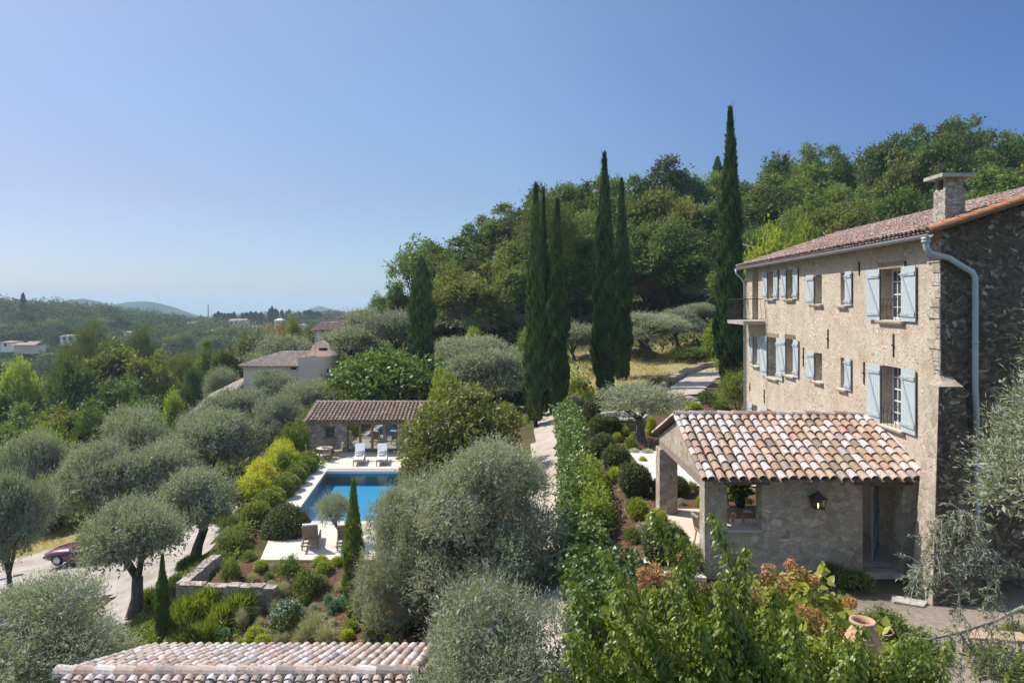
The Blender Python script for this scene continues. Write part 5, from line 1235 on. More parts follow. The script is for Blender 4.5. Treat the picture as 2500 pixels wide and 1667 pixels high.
mb = MB(); a, b = Vector((BX0, RY1 - .02, RZ1 - .05)), Vector((BX1, RY1 - .02, RZ1 - .05)); mb.hexa([a, b, b + sv, a + sv] + [k + Vector((0, 0, .045)) for k in (a, b, b + sv, a + sv)]); a, b = Vector((BX0, 2 * RY0 - RY1 + .02, RZ1 - .05)), Vector((BX1, 2 * RY0 - RY1 + .02, RZ1 - .05)); e = Vector((0, -sv.y, sv.z)); mb.hexa([a, b, b + e, a + e] + [k + Vector((0, 0, .045)) for k in (a, b, b + e, a + e)]); mb.build('roof_boards', 'wood_dark', pr)
mb = MB(); y0, y1 = 2 * RY0 - RY1 + .35, RY1 - .35; zt_ = RZ1 + .05
mb.box(BX0 + .12, BX1 - .1, y0, y1, -5.0, zt_)
for x in (BX0 + .12, BX1 - .1): mb.poly([(x, y0, zt_), (x, y1, zt_), (x, RY0, RZ0 - .12)])
mb.build('wall', 'rubble', ob)

# garden walls and kerbs
def wall(name, label, pts, zb, zt, th, m='fieldstone', cat='wall', cap=None, seed=1):
    rg = random.Random(seed); mb = MB(); tops = []
    for (a, b) in zip(pts, pts[1:]):
        a, b = Vector((*a, 0)), Vector((*b, 0)); d = (b - a); L_ = d.length; d.normalize(); n_ = Vector((-d.y, d.x, 0)) * th / 2; k = max(1, int(L_ / .45))
        for i in range(k):
            p, q = a + d * L_ * i / k, a + d * (L_ * (i + 1) / k); h = (zt(p) if callable(zt) else zt) + rg.uniform(-.03, .03); z_ = zb(p) if callable(zb) else zb
            mb.hexa([v_ + Vector((0, 0, z_)) for v_ in (p - n_, q - n_, q + n_, p + n_)] + [v_ + Vector((0, 0, h)) for v_ in (p - n_, q - n_, q + n_, p + n_)])
    return tag(mb.build(name, m), label, cat)
wall('retaining_wall', 'shaded stone retaining wall holding up the planted bed', [(-12.55, 29.0), (-12.6, 26.0), (-8.9, 25.75)], -5.0, -3.22, .4)
wall('garden_wall', 'low pale stone wall curving beside the upper path', [(8.9, 44.2), (9.3, 45.4), (11.0, 48.2), (13.0, 51.2), (14.9, 53.3), (17, 53.5)], lambda p: H(p.x, p.y) - .3, lambda p: H(p.x, p.y) + .5, .42, 'rubble')
wall('kerb', 'low stone kerb behind the outbuilding eaves', [(-3.9, 20.6), (-1.9, 21.3), (-1.2, 21.2)], -4.2, -3.02, .14, 'cap_stone', 'kerb')
wall('kerb', 'tan stone kerb edging the gravel drive in front of the car', [(-34, 33.2), (-27.2, 38.0)], lambda p: H(p.x, p.y) - .2, lambda p: H(p.x, p.y) +   .16, .22, 'cap_stone', 'kerb')
wall('step_wall', 'pale stone side wall of the garden steps', [(12.0, 43.0), (11.4, 44.6), (12.6, 46.2)], .2, lambda p: 1.25 + (p.y - 43) * .12, .35, 'stone_trim')
# fountain basin
ft = thing('fountain_basin', 'octagonal grey stone fountain basin behind the small olive tree', 'fountain', (6.65, 40.9, 0))
t = NT('still basin water'); b = t.pbr((.03, .04, .04), .05, spec=.6); M['still'] = t.m
mb = MB(); mb.lathe([(1.45, -.1), (1.45, .12), (1.36, .16), (1.36, .52), (1.50, .60), (1.55, .70), (1.50, .78), (1.30, .80), (1.18, .74), (1.16, .3)], seg=8); mb.build('basin', 'cap_stone', ft, world=False)
mb = MB(); mb.lathe([(0, .55), (1.168, .55)], seg=8); mb.build('water', 'still', ft, world=False)
mb = MB(); mb.lathe([(.10, .5), (.08, .7), (.13, .78), (.05, .84), (.0, .95)], seg=10); mb.build('spout', 'cap_stone', ft, world=False)
# cable
mb = MB(); a, b = Vector((11.4, 34.6, 10.7)), Vector((22.5, 33.0, 10.9)); mb = MB(); a, b = P(1800, 592, 70), P(2010, 590, 40); mb.tube([a.lerp(b, k / 8) - Vector((0, 0, .5 * (1 - (k / 4 - 1) ** 2))) for k in range(9)], .012, 4); tag(mb.build('overhead_cable', 'frame'), 'thin pale overhead cable running to the farmhouse roof', 'cable')

# ------------------------------------------------------------------ terracotta jar, bench, basket things by the house
jar = thing('terracotta_jar', 'tall ribbed terracotta oil jar between the leafy shrubs', 'jar', (5.65, 11.0, CZ - (1632 - HY) / F * 11.0)); jar.scale = (.8, .8, .85)
mb = MB(); prof = []
for k in range(61):
    u = k / 60; r = .17 + .20 * math.sin(math.pi * min(1, (u * .93 + .12))) ** .8; prof.append((r + .013 * math.sin(u * 75), u * .85))
mb.lathe([(0, 0)] + prof, seg=28); mb.build('body', 'terracotta', jar, world=False, smooth=True)
mb = MB(); mb.lathe([(.20, .85), (.245, .87), (.25, .92), (.20, .93), (.17, .86), (.15, .7)], seg=28); mb.build('rim', 'terracotta', jar, world=False, smooth=True)
bn = thing('garden_bench', 'backless bench with woven seat under the olive branches', 'bench', (10.15, 14.35, 0), math.radians(-8))
mb = MB(); mb.box(-.62, .62, -.2, .2, .40, .44)
for k in range(24): mb.tube([(-.6 + k * .052, -.205, .442), (-.6 + k * .052, .205, .442)], .022, 5)
mb.build('seat', 'teak', bn, world=False)
for x in (-.55, .55):
    for y in (-.15, .15): mb = MB(); mb.bar((x, y, 0), (x, y, .40), .06, .06); mb.build('leg', 'teak', bn, world=False)
for i, (px, py, Y, r) in enumerate(((2118, 1458, 15.4, .36), (2145, 1490, 15.0, .30))):
    p = P(px, py, Y); p.z = max(H(p.x, p.y), 0) + .0
    wb = thing('wicker_basket', ['dark wide wicker basket near the porch door', 'smaller wicker basket lid leaning beside the dark basket'][i], 'basket', p)
    mb = MB(); mb.lathe([(0, .0), (r * .8, .0), (r * .95, .12), (r, .24)], seg=24); mb.build('weave', 'wood_dark', wb, world=False)
    mb = MB(); mb.lathe([(r * .97, .23), (r * 1.05, .24), (r * 1.05, .27), (r * .97, .275), (r * .93, .25)], seg=24); mb.build('rim', 'teak', wb, world=False)
sb = MB(); sb.hexa([(9.45, 16.9, -.05), (10.0, 16.6, -.05), (10.3, 16.9, -.05), (9.6, 17.3, -.05), (9.45, 16.9, .05), (10.0, 16.6, .05), (10.3, 16.9, .05), (9.6, 17.3, .05)]); tag(sb.build('stepping_stone', 'cap_stone'), 'flat grey stepping stone before the porch door', 'stone')
sb = MB(); sb.cbox((9.6, 14.0, .05), (.35, .22, .12)); tag(sb.build('loose_brick', 'terracotta'), 'loose reddish brick lying on the bare ground', 'brick')

# ------------------------------------------------------------------ car
car = thing('parked_car', 'maroon coupe parked on the gravel drive behind an olive tree', 'car', (-23.95, 38.9, H(-23.95, 38.9) + .06), math.radians(176))
# local: +x = nose
sec = [(2.30, .60, .30, .52, .0), (2.22, .78, .22, .64, .0), (1.9, .85, .20, .74, .0), (1.45, .87, .20, .82, .0), (.9, .88, .19, .88, .0), (.5, .88, .19, .91, .0), (-.6, .88, .19, .92, .0), (-1.4, .87, .20, .93, .0), (-2.0, .84, .22, .90, .0), (-2.3, .74, .28, .78, .0)]
mb = MB(); vs = []; K = 12
for x, hw, z0_, z1_, _ in sec:
    m_ = (z0_ + z1_) / 2
    pr_ = [(-hw * .8, z0_), (-hw * .97, z0_ + .08), (-hw, m_), (-hw * .97, z1_ - .14), (-hw * .88, z1_ - .03), (-hw * .5, z1_ + .02), (hw * .5, z1_ + .02), (hw * .88, z1_ - .03), (hw * .97, z1_ - .14), (hw, m_), (hw * .97, z0_ + .08), (hw * .8, z0_)]
    vs += [(x, y, z) for y, z in pr_]
fs = []
for i in range(len(sec) - 1):
    for k in range(K): k2 = (k + 1) % K; fs.append((i * K + k, i * K + k2, (i + 1) * K + k2, (i + 1) * K + k)[::-1])
fs += [tuple(range(K)), tuple((len(sec) - 1) * K + k for k in range(K))[::-1]]
mb.add(vs, fs); mb.build('body', 'car', car, world=False, smooth=True)
mb = MB(); low = [(.75, .76), (-1.55, .74)]; 
mb.hexa([(.78, -.76, .90), (-1.6, -.74, .92), (-1.6, .74, .92), (.78, .76, .90), (-.05, -.58, 1.27), (-.95, -.58, 1.28), (-.95, .58, 1.28), (-.05, .58, 1.27)]); cb = mb.build('windows', 'glass', car, world=False)
mb = MB(); mb.hexa([(-.02, -.59, 1.272), (-1.0, -.59, 1.282), (-1.0, .59, 1.282), (-.02, .59, 1.272), (-.15, -.52, 1.33), (-.9, -.52, 1.33), (-.9, .52, 1.33), (-.15, .52, 1.33)]); mb.build('roof', 'car', car, world=False)
for y in (-1, 1):
    mb = MB(); mb.bar((.8, .765 * y, .90), (-.04, .59 * y, 1.28), .05, .04); mb.bar((-1.62, .745 * y, .92), (-.98, .59 * y, 1.285), .09, .04); mb.build('window_pillar', 'car', car, world=False)
    mb = MB(); mb.box(.42, .58, .9 * y - .05, .9 * y + .05, .92, 1.02); mb.build('mirror', 'car', car, world=False)
    mb = MB(); mb.box(2.12, 2.27, .56 * y - .16, .56 * y + .16, .52, .64); mb.build('headlight', 'chrome', car, world=False)
    for x in (1.42, -1.35):
        mb = MB(); mb.lathe([(.20, -.1), (.31, -.1), (.33, -.06), (.33, .06), (.31, .1), (.20, .1)], seg=24, fn=lambda a, b, c, x=x, y=y: (x + a, .80 * y + c, .33 + b)); wh = mb.build('wheel', 'black', car, world=False)
        mb = MB(); mb.lathe([(0, .085), (.06, .095), (.19, .07), (.215, .1)], seg=24, fn=lambda a, b, c, x=x, y=y: (x + a, .80 * y + c * y * 1.03, .33 + b)); child('rim', mb.mesh('rim', 'chrome'), wh)
mb = MB(); mb.box(2.15, 2.36, -.72, .72, .33, .44); mb.build('bumper', 'black', car, world=False)
mb = MB(); mb.box(-.5, .85, -.885, -.882, .25, .80); mb.box(.86, .865, -.888, -.88, .25, .85); mb.build('door', 'car', car, world=False)

# ------------------------------------------------------------------ the villas on the slope and across the valley
def hip_roof(mb, x0, x1, y0, y1, z, rise, ov, sp, tl, seed, ridge_in, beds):
    O = [(x0 - ov, y0 - ov), (x1 + ov, y0 - ov), (x1 + ov, y1 + ov), (x0 - ov, y1 + ov)]
vil = thing('villa', 'pale pink villa with beige tiled roof and a curved parapet', 'house', P(690, 930, 75))
VY = 75.0
def vx(c): return (430 + c / 4.704 - CX) / F * VY
def vz(c, Y=VY): return CZ - (720 + c / 4.704 - HY) / F * Y
x0, x1 = vx(772), vx(1400); ze = vz(822); zr = vz(672, 79)
mb = MB(); mb.box(x0, x1, VY, VY + 9, vz(1010) - 3, ze)
mb.build('wall', 'pink_wall', vil)
mb = MB(); bed = MB()
xr = vx(1110) ; O = Vector((x0 - .35, VY - .4, ze))
v1 = Vector((0, 4.9, zr - ze + .1)); rl = x1 - x0 + .4
# front slope: long tiled plane cut to a hip on its left end
nn = int(rl / .30)
tmp = MB(); tile_roof(tmp, O, (1, 0, 0), v1, rl, v1.length, .30, .45, 51, segs=4)
hipx = 3.2
for f, r in zip(tmp.f, tmp.r):
    c_ = sum((Vector(tmp.v[i]) for i in f), Vector()) / len(f); u = (c_.y - O.y) / 4.9
    if c_.x > O.x + u * hipx: mb.add([tmp.v[i] for i in f], [tuple(range(len(f)))], r)
tmp = MB(); tile_roof(tmp, O + Vector((0, 9.8, 0)), (0, -1, 0), (hipx, 0, zr - ze + .1), 9.8, math.hypot(hipx, zr - ze), .30, .45, 52, segs=4)
for f, r in zip(tmp.f, tmp.r):
    c_ = sum((Vector(tmp.v[i]) for i in f), Vector()) / len(f); u = (c_.x - O.x) / hipx
    if u * 4.9 < c_.y - O.y < 9.8 - u * 4.9: mb.add([tmp.v[i] for i in f], [tuple(range(len(f)))], r)
pr = mb.build('tiled_roof', 'tile_pale', vil)
mb = MB(); a, b, c_, d_ = O, O + Vector((rl, 0, 0)), O + Vector((rl, 4.9, zr - ze + .06)), O + Vector((hipx, 4.9, zr - ze + .06)); e_, g_ = O + Vector((0, 9.8, 0)), O + Vector((rl, 9.8, 0))
mb.poly([a, b, c_, d_]); mb.poly([a, d_, e_]); mb.poly([e_, d_, c_, g_]); mb.build('roof_deck', 'tile_brown', pr)
mb = MB(); cap_row(mb, d_ + Vector((0, 0, .06)), (1, 0, 0), rl - hipx, .45, .14, 53, segs=4); h_ = d_ - a; cap_row(mb, a + Vector((0, 0, .06)), h_, h_.length, .45, .16, 54, segs=4); mb.build('ridge_cap', 'tile_pale', pr)
mb = MB(); px0, px1 = vx(1400), vx(1720); zt_ = vz(715); n = 10       # curved parapet drum with the raised scalloped chimney head
vs = []; pm_ = px0 + (px1 - px0) * .45; arc = [(px0, VY - .12)] + [(pm_ + (px1 - pm_) * math.sin(math.pi / 2 * k / n), VY - .12 + 2.6 * (1 - math.cos(math.pi / 2 * k / n))) for k in range(n + 1)] + [(px1, VY + 6), (px0, VY + 6)]
k = len(arc); mb.add([(x, y, vz(1010) - 3) for x, y in arc] + [(x, y, zt_ + (.0 if i else 0)) for i, (x, y) in enumerate(arc)], [(i, (i + 1) % k, k + (i + 1) % k, k + i) for i in range(k)] ); mb.poly([(x, y, zt_ - .45) for x, y in arc])
mb.build('curved_wall', 'pink_wall', vil)
mb = MB(); cxm = vx(1585); prof_ = [(-1.75, 0), (-1.7, .35), (-1.25, .6), (-1.0, 1.15), (-.55, 1.5), (0, 1.6), (.55, 1.5), (1.0, 1.15), (1.25, .6), (1.75, .3), (2.0, 0)]
pts = [(cxm + a * .92, VY + 2.6, zt_ - .02 + b * 1.05) for a, b in prof_]; pt2 = [(x, VY + 2.95, z) for x, y, z in pts]
mb.poly(pts[::-1]); mb.poly(pt2)
for i in range(len(pts)): j = (i + 1) % len(pts); mb.quad(pts[i], pts[j], pt2[j], pt2[i])
mb.build('scalloped_gable', 'pink_wall', vil)
mb = MB(); mb.box(cxm - .2, cxm + .75, VY + 2.56, VY + 2.598, zt_ + .55, zt_ + .85); mb.build('vent_opening', 'dark', vil)
mb = MB(); wx_ = vx(1350); mb.box(wx_ - .28, wx_ + .28, VY - .04, VY - .002, vz(855), vz(832)); mb.build('window', 'dark', vil)
mb = MB(); ax = cxm - .5; mb.tube([(ax, VY + 2.2, zt_ - .3), (ax, VY + 2.2, zt_ + 3.1)], .03, 5)
for k in range(4): mb.tube([(ax - .45, VY + 2.2, zt_ + 2.2 + k * .25), (ax + .45, VY + 2.2, zt_ + 2.2 + k * .25)], .02, 4)
mb.build('aerial', 'zinc', vil)
mb = MB(); tmp = MB(); lo_ = Vector((vx(300), VY - 3, vz(1172))); hi_ = Vector((vx(772), VY + 1.0, vz(942)))     # lower wing, its roof running downhill
wdir = Vector((hi_.x - lo_.x, 0, hi_.z - lo_.z)); tile_roof(mb, lo_ + Vector((0, 5.5, 0)), (0, -1, -.27), wdir, 5.7, wdir.length, .30, .45, 55, segs=4); lw = mb.build('lower_roof', 'tile_pale', vil)
mb = MB(); a = lo_ + Vector((0, 0, -1.56)); mb.poly([a, a + wdir, a + wdir + Vector((0, 5.5, 1.48)), a + Vector((0, 5.5, 1.48))]); mb.quad(a + wdir, a, a + Vector((0, 0, -6)), a + wdir + Vector((0, 0, -8))); mb.build('lower_wall', 'pink_wall', vil)

def box_house(name, label, px0, px1, ywt, ywb, Y, ridge, m, rm, hipped=True, dep=8, storeys=1, win_px=(), sp=.34):
    X0, X1 = (px0 - CX) / F * Y, (px1 - CX) / F * Y; zt_, zb_ = CZ - (ywt - HY) / F * Y, CZ - (ywb - HY) / F * Y
    zr_ = CZ - (ridge - HY) / F * (Y + dep / 2); h = thing(name, label, 'house', ((X0 + X1) / 2, Y, zb_))
    mb = MB(); mb.box(X0, X1, Y, Y + dep, zb_ - 2, zt_)
    ov = .02 * dep + .25; hi = min((X1 - X0) * .42, dep / 2) if hipped else 0
    if not hipped:
        for x in (X0, X1): mb.poly([(x, Y, zt_), (x, Y + dep, zt_), (x, Y + dep / 2, zr_ - .05)])
    mb.build('wall', m, h)
    a, b, c_, d_ = Vector((X0 - ov, Y - ov, zt_)), Vector((X1 + ov, Y - ov, zt_)), Vector((X1 + ov, Y + dep + ov, zt_)), Vector((X0 - ov, Y + dep + ov, zt_)); r0, r1 = Vector((X0 - ov + hi, Y + dep / 2, zr_)), Vector((X1 + ov - hi, Y + dep / 2, zr_))
    mb = MB()
    if Y < 160:
        tmp = MB(); v_ = Vector((0, dep / 2 + ov, zr_ - zt_)); tile_roof(tmp, a, (1, 0, 0), v_, (b - a).length, v_.length, sp, .5, int(px0), segs=3)
        for f, r in zip(tmp.f, tmp.r):
            c0 = sum((Vector(tmp.v[i]) for i in f), Vector()) / len(f); u = (c0.y - a.y) / v_.y
            if a.x + hi * u < c0.x < b.x - hi * u: mb.add([tmp.v[i] for i in f], [tuple(range(len(f)))], r)
    dn = Vector((0, 0, -.02))
    for q in ([a, b, r1, r0], [c_, d_, r0, r1], [b, c_, r1], [d_, a, r0]): mb.poly([k + dn for k in q], .3)
    mb.poly([k + Vector((0, 0, -.10)) for k in (a, d_, c_, b)], .3)
    rf = mb.build('roof', rm, h)
    if Y < 160: mb = MB(); cap_row(mb, r0 + Vector((0, 0, .03)), (1, 0, 0), (r1 - r0).length, .5, .15, 3, segs=4); mb.build('ridge_cap', rm, rf)
    for (u, v, w_, hh) in win_px:
        mb = MB(); cx_, cz_ = X0 + (X1 - X0) * u, zb_ + (zt_ - zb_) * v; mb.box(cx_ - w_ / 2, cx_ + w_ / 2, Y - .08, Y - .004, cz_ - hh / 2, cz_ + hh / 2); mb.build('window', 'dark', h)
    return h
box_house('villa', 'upper part of the hillside villa with a low hipped tile roof above the olive trees', 830, 905, 777, 800, 104, 763, 'ochre_wall', 'tile_red', dep=9)
hv = box_house('villa', 'lower wing of the hillside villa with a white shutter door and red tiled roof', 768, 858, 806, 840, 96, 789, 'ochre_wall', 'tile_red', dep=10, hipped=False, win_px=((.66, .35, .6, .5),))
mb = MB(); mb.box((774 - CX) / F * 95.9, (792 - CX) / F * 95.9, 95.86, 95.94, CZ - (830 - HY) / F * 96, CZ - (814 - HY) / F * 96); mb.build('shutter_door', 'white_wall', hv)
box_house('farmhouse', 'long pink farmhouse with red roof beneath the far cypress row', 557, 599, 783, 797, 500, 778, 'pink_wall', 'tile_red', hipped=False, win_px=((.2, .6, 1.2, 1.4), (.45, .6, 1.2, 1.4), (.75, .6, 1.2, 1.4)))
box_house('cottage', 'small white square house on the far hillside', 670, 689, 782, 795, 490, 777, 'white_wall', 'white_wall', win_px=((.35, .6, .9, 1.1), (.7, .6, .9, 1.1)), dep=6)
box_house('cottage', 'small red roofed cottage among the far trees left of the pink farmhouse', 456, 475, 790, 794, 480, 784, 'pink_wall', 'tile_red', hipped=False, dep=6)
box_house('house', 'cream house with a flat hipped roof half hidden behind the tall pine', 146, 182, 820, 834, 300, 816, 'white_wall', 'tile_pale', win_px=((.3, .5, 1, 1.2), (.7, .5, 1, 1.2)))
box_house('house', 'white house at the far left edge with a shallow brown roof', 0, 26, 836, 848, 290, 831, 'white_wall', 'tile_brown', win_px=((.5, .5, .9, 1.2),))
box_house('house', 'low house with two red roofs right of the white house at the left edge', 34, 60, 842, 850, 285, 836, 'ochre_wall', 'tile_red', hipped=False, dep=7)
box_house('house', 'red roofed house beside the low house at the left edge', 58, 84, 842, 852, 280, 833, 'ochre_wall', 'tile_red', hipped=False, dep=7)
box_house('house', 'pale flat roofed house in the middle of the far valley', 398, 452, 840, 850, 330, 838, 'ochre_wall', 'tile_pale', dep=7, hipped=False)
box_house('house', 'pale low house among the far trees right of the white square house', 725, 745, 793, 799, 470, 790, 'pink_wall', 'tile_pale', dep=6)
for i, (a, b, yt, yb, Y, rg_) in enumerate(((300, 318, 812, 819, 360, 808), (336, 350, 806, 812, 380, 802), (212, 226, 806, 812, 400, 801), (250, 262, 790, 795, 470, 786), (385, 398, 800, 805, 430, 796), (610, 622, 800, 805, 450, 796), (510, 524, 808, 814, 410, 804))):
    box_house('house', 'small far house in the valley woods ' + ['nearest the round topped pine', 'just above the house nearest the round topped pine', 'above the tall pine', 'high on the slope above the tall pine', 'in the middle of the far slope', 'below the white square house', 'below the red roofed cottage'][i], a, b, yt, yb, Y, rg_, ['white_wall', 'pink_wall', 'ochre_wall'][i % 3], ['tile_red', 'tile_pale'][i % 2], dep=6, hipped=bool(i % 2))
mb = MB(); p = P(508, 760, 640); mb.tube([p + Vector((0, 0, -10)), p + Vector((0, 0, 6.5))], [.7, .45], 6); tag(mb.build('radio_mast', 'zinc'), 'thin grey radio mast on the far ridge', 'mast')

# ------------------------------------------------------------------ trees one can tell apart
g_cyp = 'tall cypresses beside the garden path'
T('cypress_a', 1308, 450, 43, 48, 'cypress', 'tall dark cypress at the left of the cypress group, foot on the garden path', 'cypress', g_cyp, zb=-.8)
T('cypress_b', 1327, 468, 28, 50.5, 'cypress', 'thin cypress squeezed between the two left cypresses', 'cypress', g_cyp, zb=-.6)
T('cypress_b', 1361, 492, 46, 50, 'cypress', 'tall cypress second from the left with a blunt top beside the path', 'cypress', g_cyp, zb=-.7)
T('cypress_a', 1476, 376, 47, 50, 'cypress', 'tall pointed cypress behind the fountain, left one of the middle pair', 'cypress', g_cyp)
T('cypress_b', 1518, 442, 42, 53, 'cypress', 'narrower cypress behind the fountain, right one of the middle pair', 'cypress', g_cyp)
T('cypress_a', 1783, 266, 56, 46.5, 'cypress', 'tallest cypress standing beside the far end of the farmhouse', 'cypress', g_cyp)
T('cypress_blunt', 1029, 640, 50, 60, 'cypress', 'dark blunt cypress standing alone above the pool house', 'cypress', zb=-1.5)
for px, yt, w_, Y, lb in ((1752, 388, 26, 118, 'short cypress poking above the wooded ridge left of the tallest cypress'), (2163, 352, 18, 118, 'small cypress tip above the wooded ridge left of the chimney'), (1918, 384, 20, 112, 'small cypress tip among the oaks above the farmhouse roof')):
    T('cypress_blunt', px, yt, w_, Y, 'cypress', lb, 'cypress')
def B2(kind, px, py, ytop, wpx, name, label, cat='tree', **k):
    g = G(px, py); k_ = g.y / F; return plant(kind, g, wpx * k_ / 2, (py - ytop) * k_, name, label, cat, k.get('group'), k.get('rz'))
B2('cypress_young', 396, 1572, 1358, 31, 'young_cypress', 'slim young cypress rising beside the outbuilding roof', 'cypress')
B2('cypress_young', 863, 1508, 1180, 45, 'young_cypress', 'slim young cypress in front of the pool beside the big olive', 'cypress')
# the olives near the camera
T('olive_close', 1180, 1082, 400, 22.3, 'olive_tree', 'broad olive tree filling the centre in front of the magnolia', 'olive tree', rz=.4)
T('olive_close', 985, 1185, 230, 22.6, 'olive_tree', 'lower olive crown left of the broad central olive, beside the young cypress', 'olive tree', rz=2.4)
plant('olive_front', (-.45, 13.8, -2.4), 1.75, 4.1, 'olive_tree', 'pale olive tree at the bottom edge right of the outbuilding roof', 'olive tree', rz=1.2)
plant('olive_close', (-13.6, 19.3, -5.2), 2.75, 4.6, 'olive_tree', 'wide olive crown in the bottom left corner', 'olive tree', rz=2.2)
g = G(325, 1508); plant('olive_b', g, 1.95, 4.85, 'olive_tree', 'olive with thick dark trunk in front of the maroon car', 'olive tree', rz=.9)
g = G(475, 1366); plant('olive_a', g, 2.2, 4.5, 'olive_tree', 'olive with leaning dark trunk on the bank left of the pool hedge', 'olive tree', rz=3.0)
T('olive_wide', 22, 1165, 170, 34, 'olive_tree', 'olive crown cut by the left edge in front of the drive', 'olive tree')
g_ol = 'olive trees on the slope left of the pool'
for i, (k, px, yt, w_, Y, lb) in enumerate((('olive_wide', 235, 1085, 200, 46.5, 'olive tree behind the dry grass patch beyond the car'), ('olive_wide_b', 385, 1090, 210, 47, 'olive tree behind the olive with the thick trunk'), ('olive_wide', 330, 1000, 190, 58, 'olive tree third row up on the left slope'), ('olive_wide_b', 520, 1005, 240, 54, 'wide rounded olive tree left of the golden pool hedge'),
     ('olive_wide', 690, 968, 130, 58, 'olive tree close to the left end of the pool house'), ('olive_wide_b', 590, 955, 170, 64, 'olive tree below the villa lower roof'), ('olive_wide', 665, 905, 130, 69, 'olive tree right in front of the villa pink wall'), ('olive_far', 760, 928, 130, 64, 'olive tree between villa and pool house'),
     ('olive_wide', 90, 1060, 150, 52, 'olive tree at the left behind the drive'), ('olive_far', 430, 1060, 110, 56, 'small olive between larger olives on the left slope'))):
    T(k, px, yt, w_, Y, 'olive_tree', lb, 'olive tree', g_ol)
g_ob = 'olive trees on the terraces behind the pool house'
for k, px, yt, w_, Y, lb in (('olive_wide_b', 1195, 855, 215, 56, 'big grey olive left of the cypress group'), ('olive_far', 1160, 822, 200, 66, 'long grey olive crown behind the big grey olive'), ('olive_far_b', 1150, 735, 170, 78, 'olive right of the lone blunt cypress'), ('olive_far', 960, 760, 140, 78, 'olive left of the lone blunt cypress'), ('olive_far_b', 860, 800, 160, 82, 'olive below the hillside villa'), ('olive_far', 1060, 770, 130, 84, 'olive behind the lone blunt cypress'),
     ('olive_far_b', 905, 757, 130, 92, 'olive in front of the hillside villa roof'), ('olive_far', 1230, 760, 120, 80, 'olive right behind the thin cypress'), ('olive_far_b', 690, 820, 160, 92, 'olive behind the villa roof'), ('olive_far', 620, 800, 120, 100, 'olive behind the villa chimney, further left'), ('olive_far', 1400, 790, 120, 66, 'olive between the cypress pairs'),
     ('olive_a', 1655, 755, 120, 66, 'rounder olive right of the forked olive on the dry upper lawn'), ('olive_b', 1712, 740, 100, 72, 'small olive between the lawn and the tallest cypress'), ('olive_far_b', 1715, 672, 120, 80, 'pale olive left of the tallest cypress'), ('olive_far', 1600, 700, 90, 84, 'darker olive beneath the oaks')):
    T(k, px, yt, w_, Y, 'olive_tree', lb, 'olive tree', g_ob)
# the lawn olive with the visible trunk
T('olive_b', 1575, 765, 190, 62, 'olive_tree', 'olive with forked dark trunk standing on the dry upper lawn', 'olive tree', rz=2)
g = G(1566, 1080); plant('olive_young', (6.9, g.y, .05), 2.35, 3.1, 'olive_tree', 'small flat crowned olive in the bed before the fountain basin', 'olive tree', rz=5.2)
# gnarled little olive on the slab
o = plant('olive_young', (-7.55, 30.6, DECK), .9, 2.3, 'olive_tree', 'small gnarled olive bending over the near pool slab', 'olive tree', rz=0)
o.rotation_euler = (.1, -.36, .8)
# right hand olive hanging into the frame
plant('olive_front', (11.3, 12.4, 2.5), 2.4, 4.95, 'olive_tree', 'olive branches hanging in from the right edge before the gable', 'olive tree', rz=.3)
br = thing('fallen_branch', 'drooping bare olive branches over the bench at the lower right', 'branch', (10.5, 12.0, 2.4))
mb = MB(); tips = []
for pts, r in (([(2500, 1395), (2420, 1350), (2355, 1340), (2300, 1348), (2250, 1380), (2225, 1450)], .022), ([(2500, 1480), (2430, 1515), (2340, 1545), (2270, 1560), (2215, 1555)], .03), ([(2420, 1352), (2390, 1310), (2345, 1275), (2300, 1268)], .016), ([(2390, 1310), (2380, 1265), (2345, 1245)], .012), ([(2330, 1342), (2290, 1400), (2250, 1440)], .011), ([(2365, 1345), (2340, 1420), (2345, 1480)], .012), ([(2430, 1515), (2400, 1575), (2420, 1640)], .014), ([(2345, 1545), (2380, 1600), (2340, 1650)], .012), ([(2470, 1500), (2480, 1580), (2450, 1640)], .012), ([(2300, 1268), (2280, 1290), (2275, 1330)], .009), ([(2390, 1350), (2430, 1420), (2440, 1490)], .01)):
    rnd_ = random.Random(int(pts[0][0] + pts[-1][1])); q = [P(x, y, 11.6 + rnd_.uniform(-.35, .35)) for x, y in pts]
    mb.tube(q, [r * (1 - .65 * i / (len(q) - 1)) for i in range(len(q))], 6)
    for a, b in zip(q, q[1:]):
        for k in range(13):
            s_ = a.lerp(b, rnd_.random()); e_ = s_ + Vector((rnd_.uniform(-.3, .15), rnd_.uniform(-.3, .3), rnd_.uniform(-.45, .12))); m_ = s_.lerp(e_, .5) + Vector((0, 0, .06)); mb.tube([s_, m_, e_], [.006, .0045, .002], 4); tips.append((m_, e_))
mb.build('stem', 'twig', br)
rr_ = np.random.default_rng(9); pp = []; aa = []
for m_, e_ in tips:
    for k in range(13): pp.append(np.array(m_.lerp(e_, rr_.random())) - np.array(br.location)); d_ = np.array((e_ - m_).normalized()); aa.append(d_ + .8 * rr_.normal(size=3))
pp = np.array(pp); aa = unit(np.array(aa)); n_ = len(pp)
child('leaves', leafmesh('branch_leaves', [(pp, aa, unit(rr_.normal(size=(n_, 3)) + np.array([0, 0, .4])), .06 + .05 * rr_.random(n_), .016 + .008 * rr_.random(n_), rr_.random(n_), 0, 'd')], ['olive']), br)

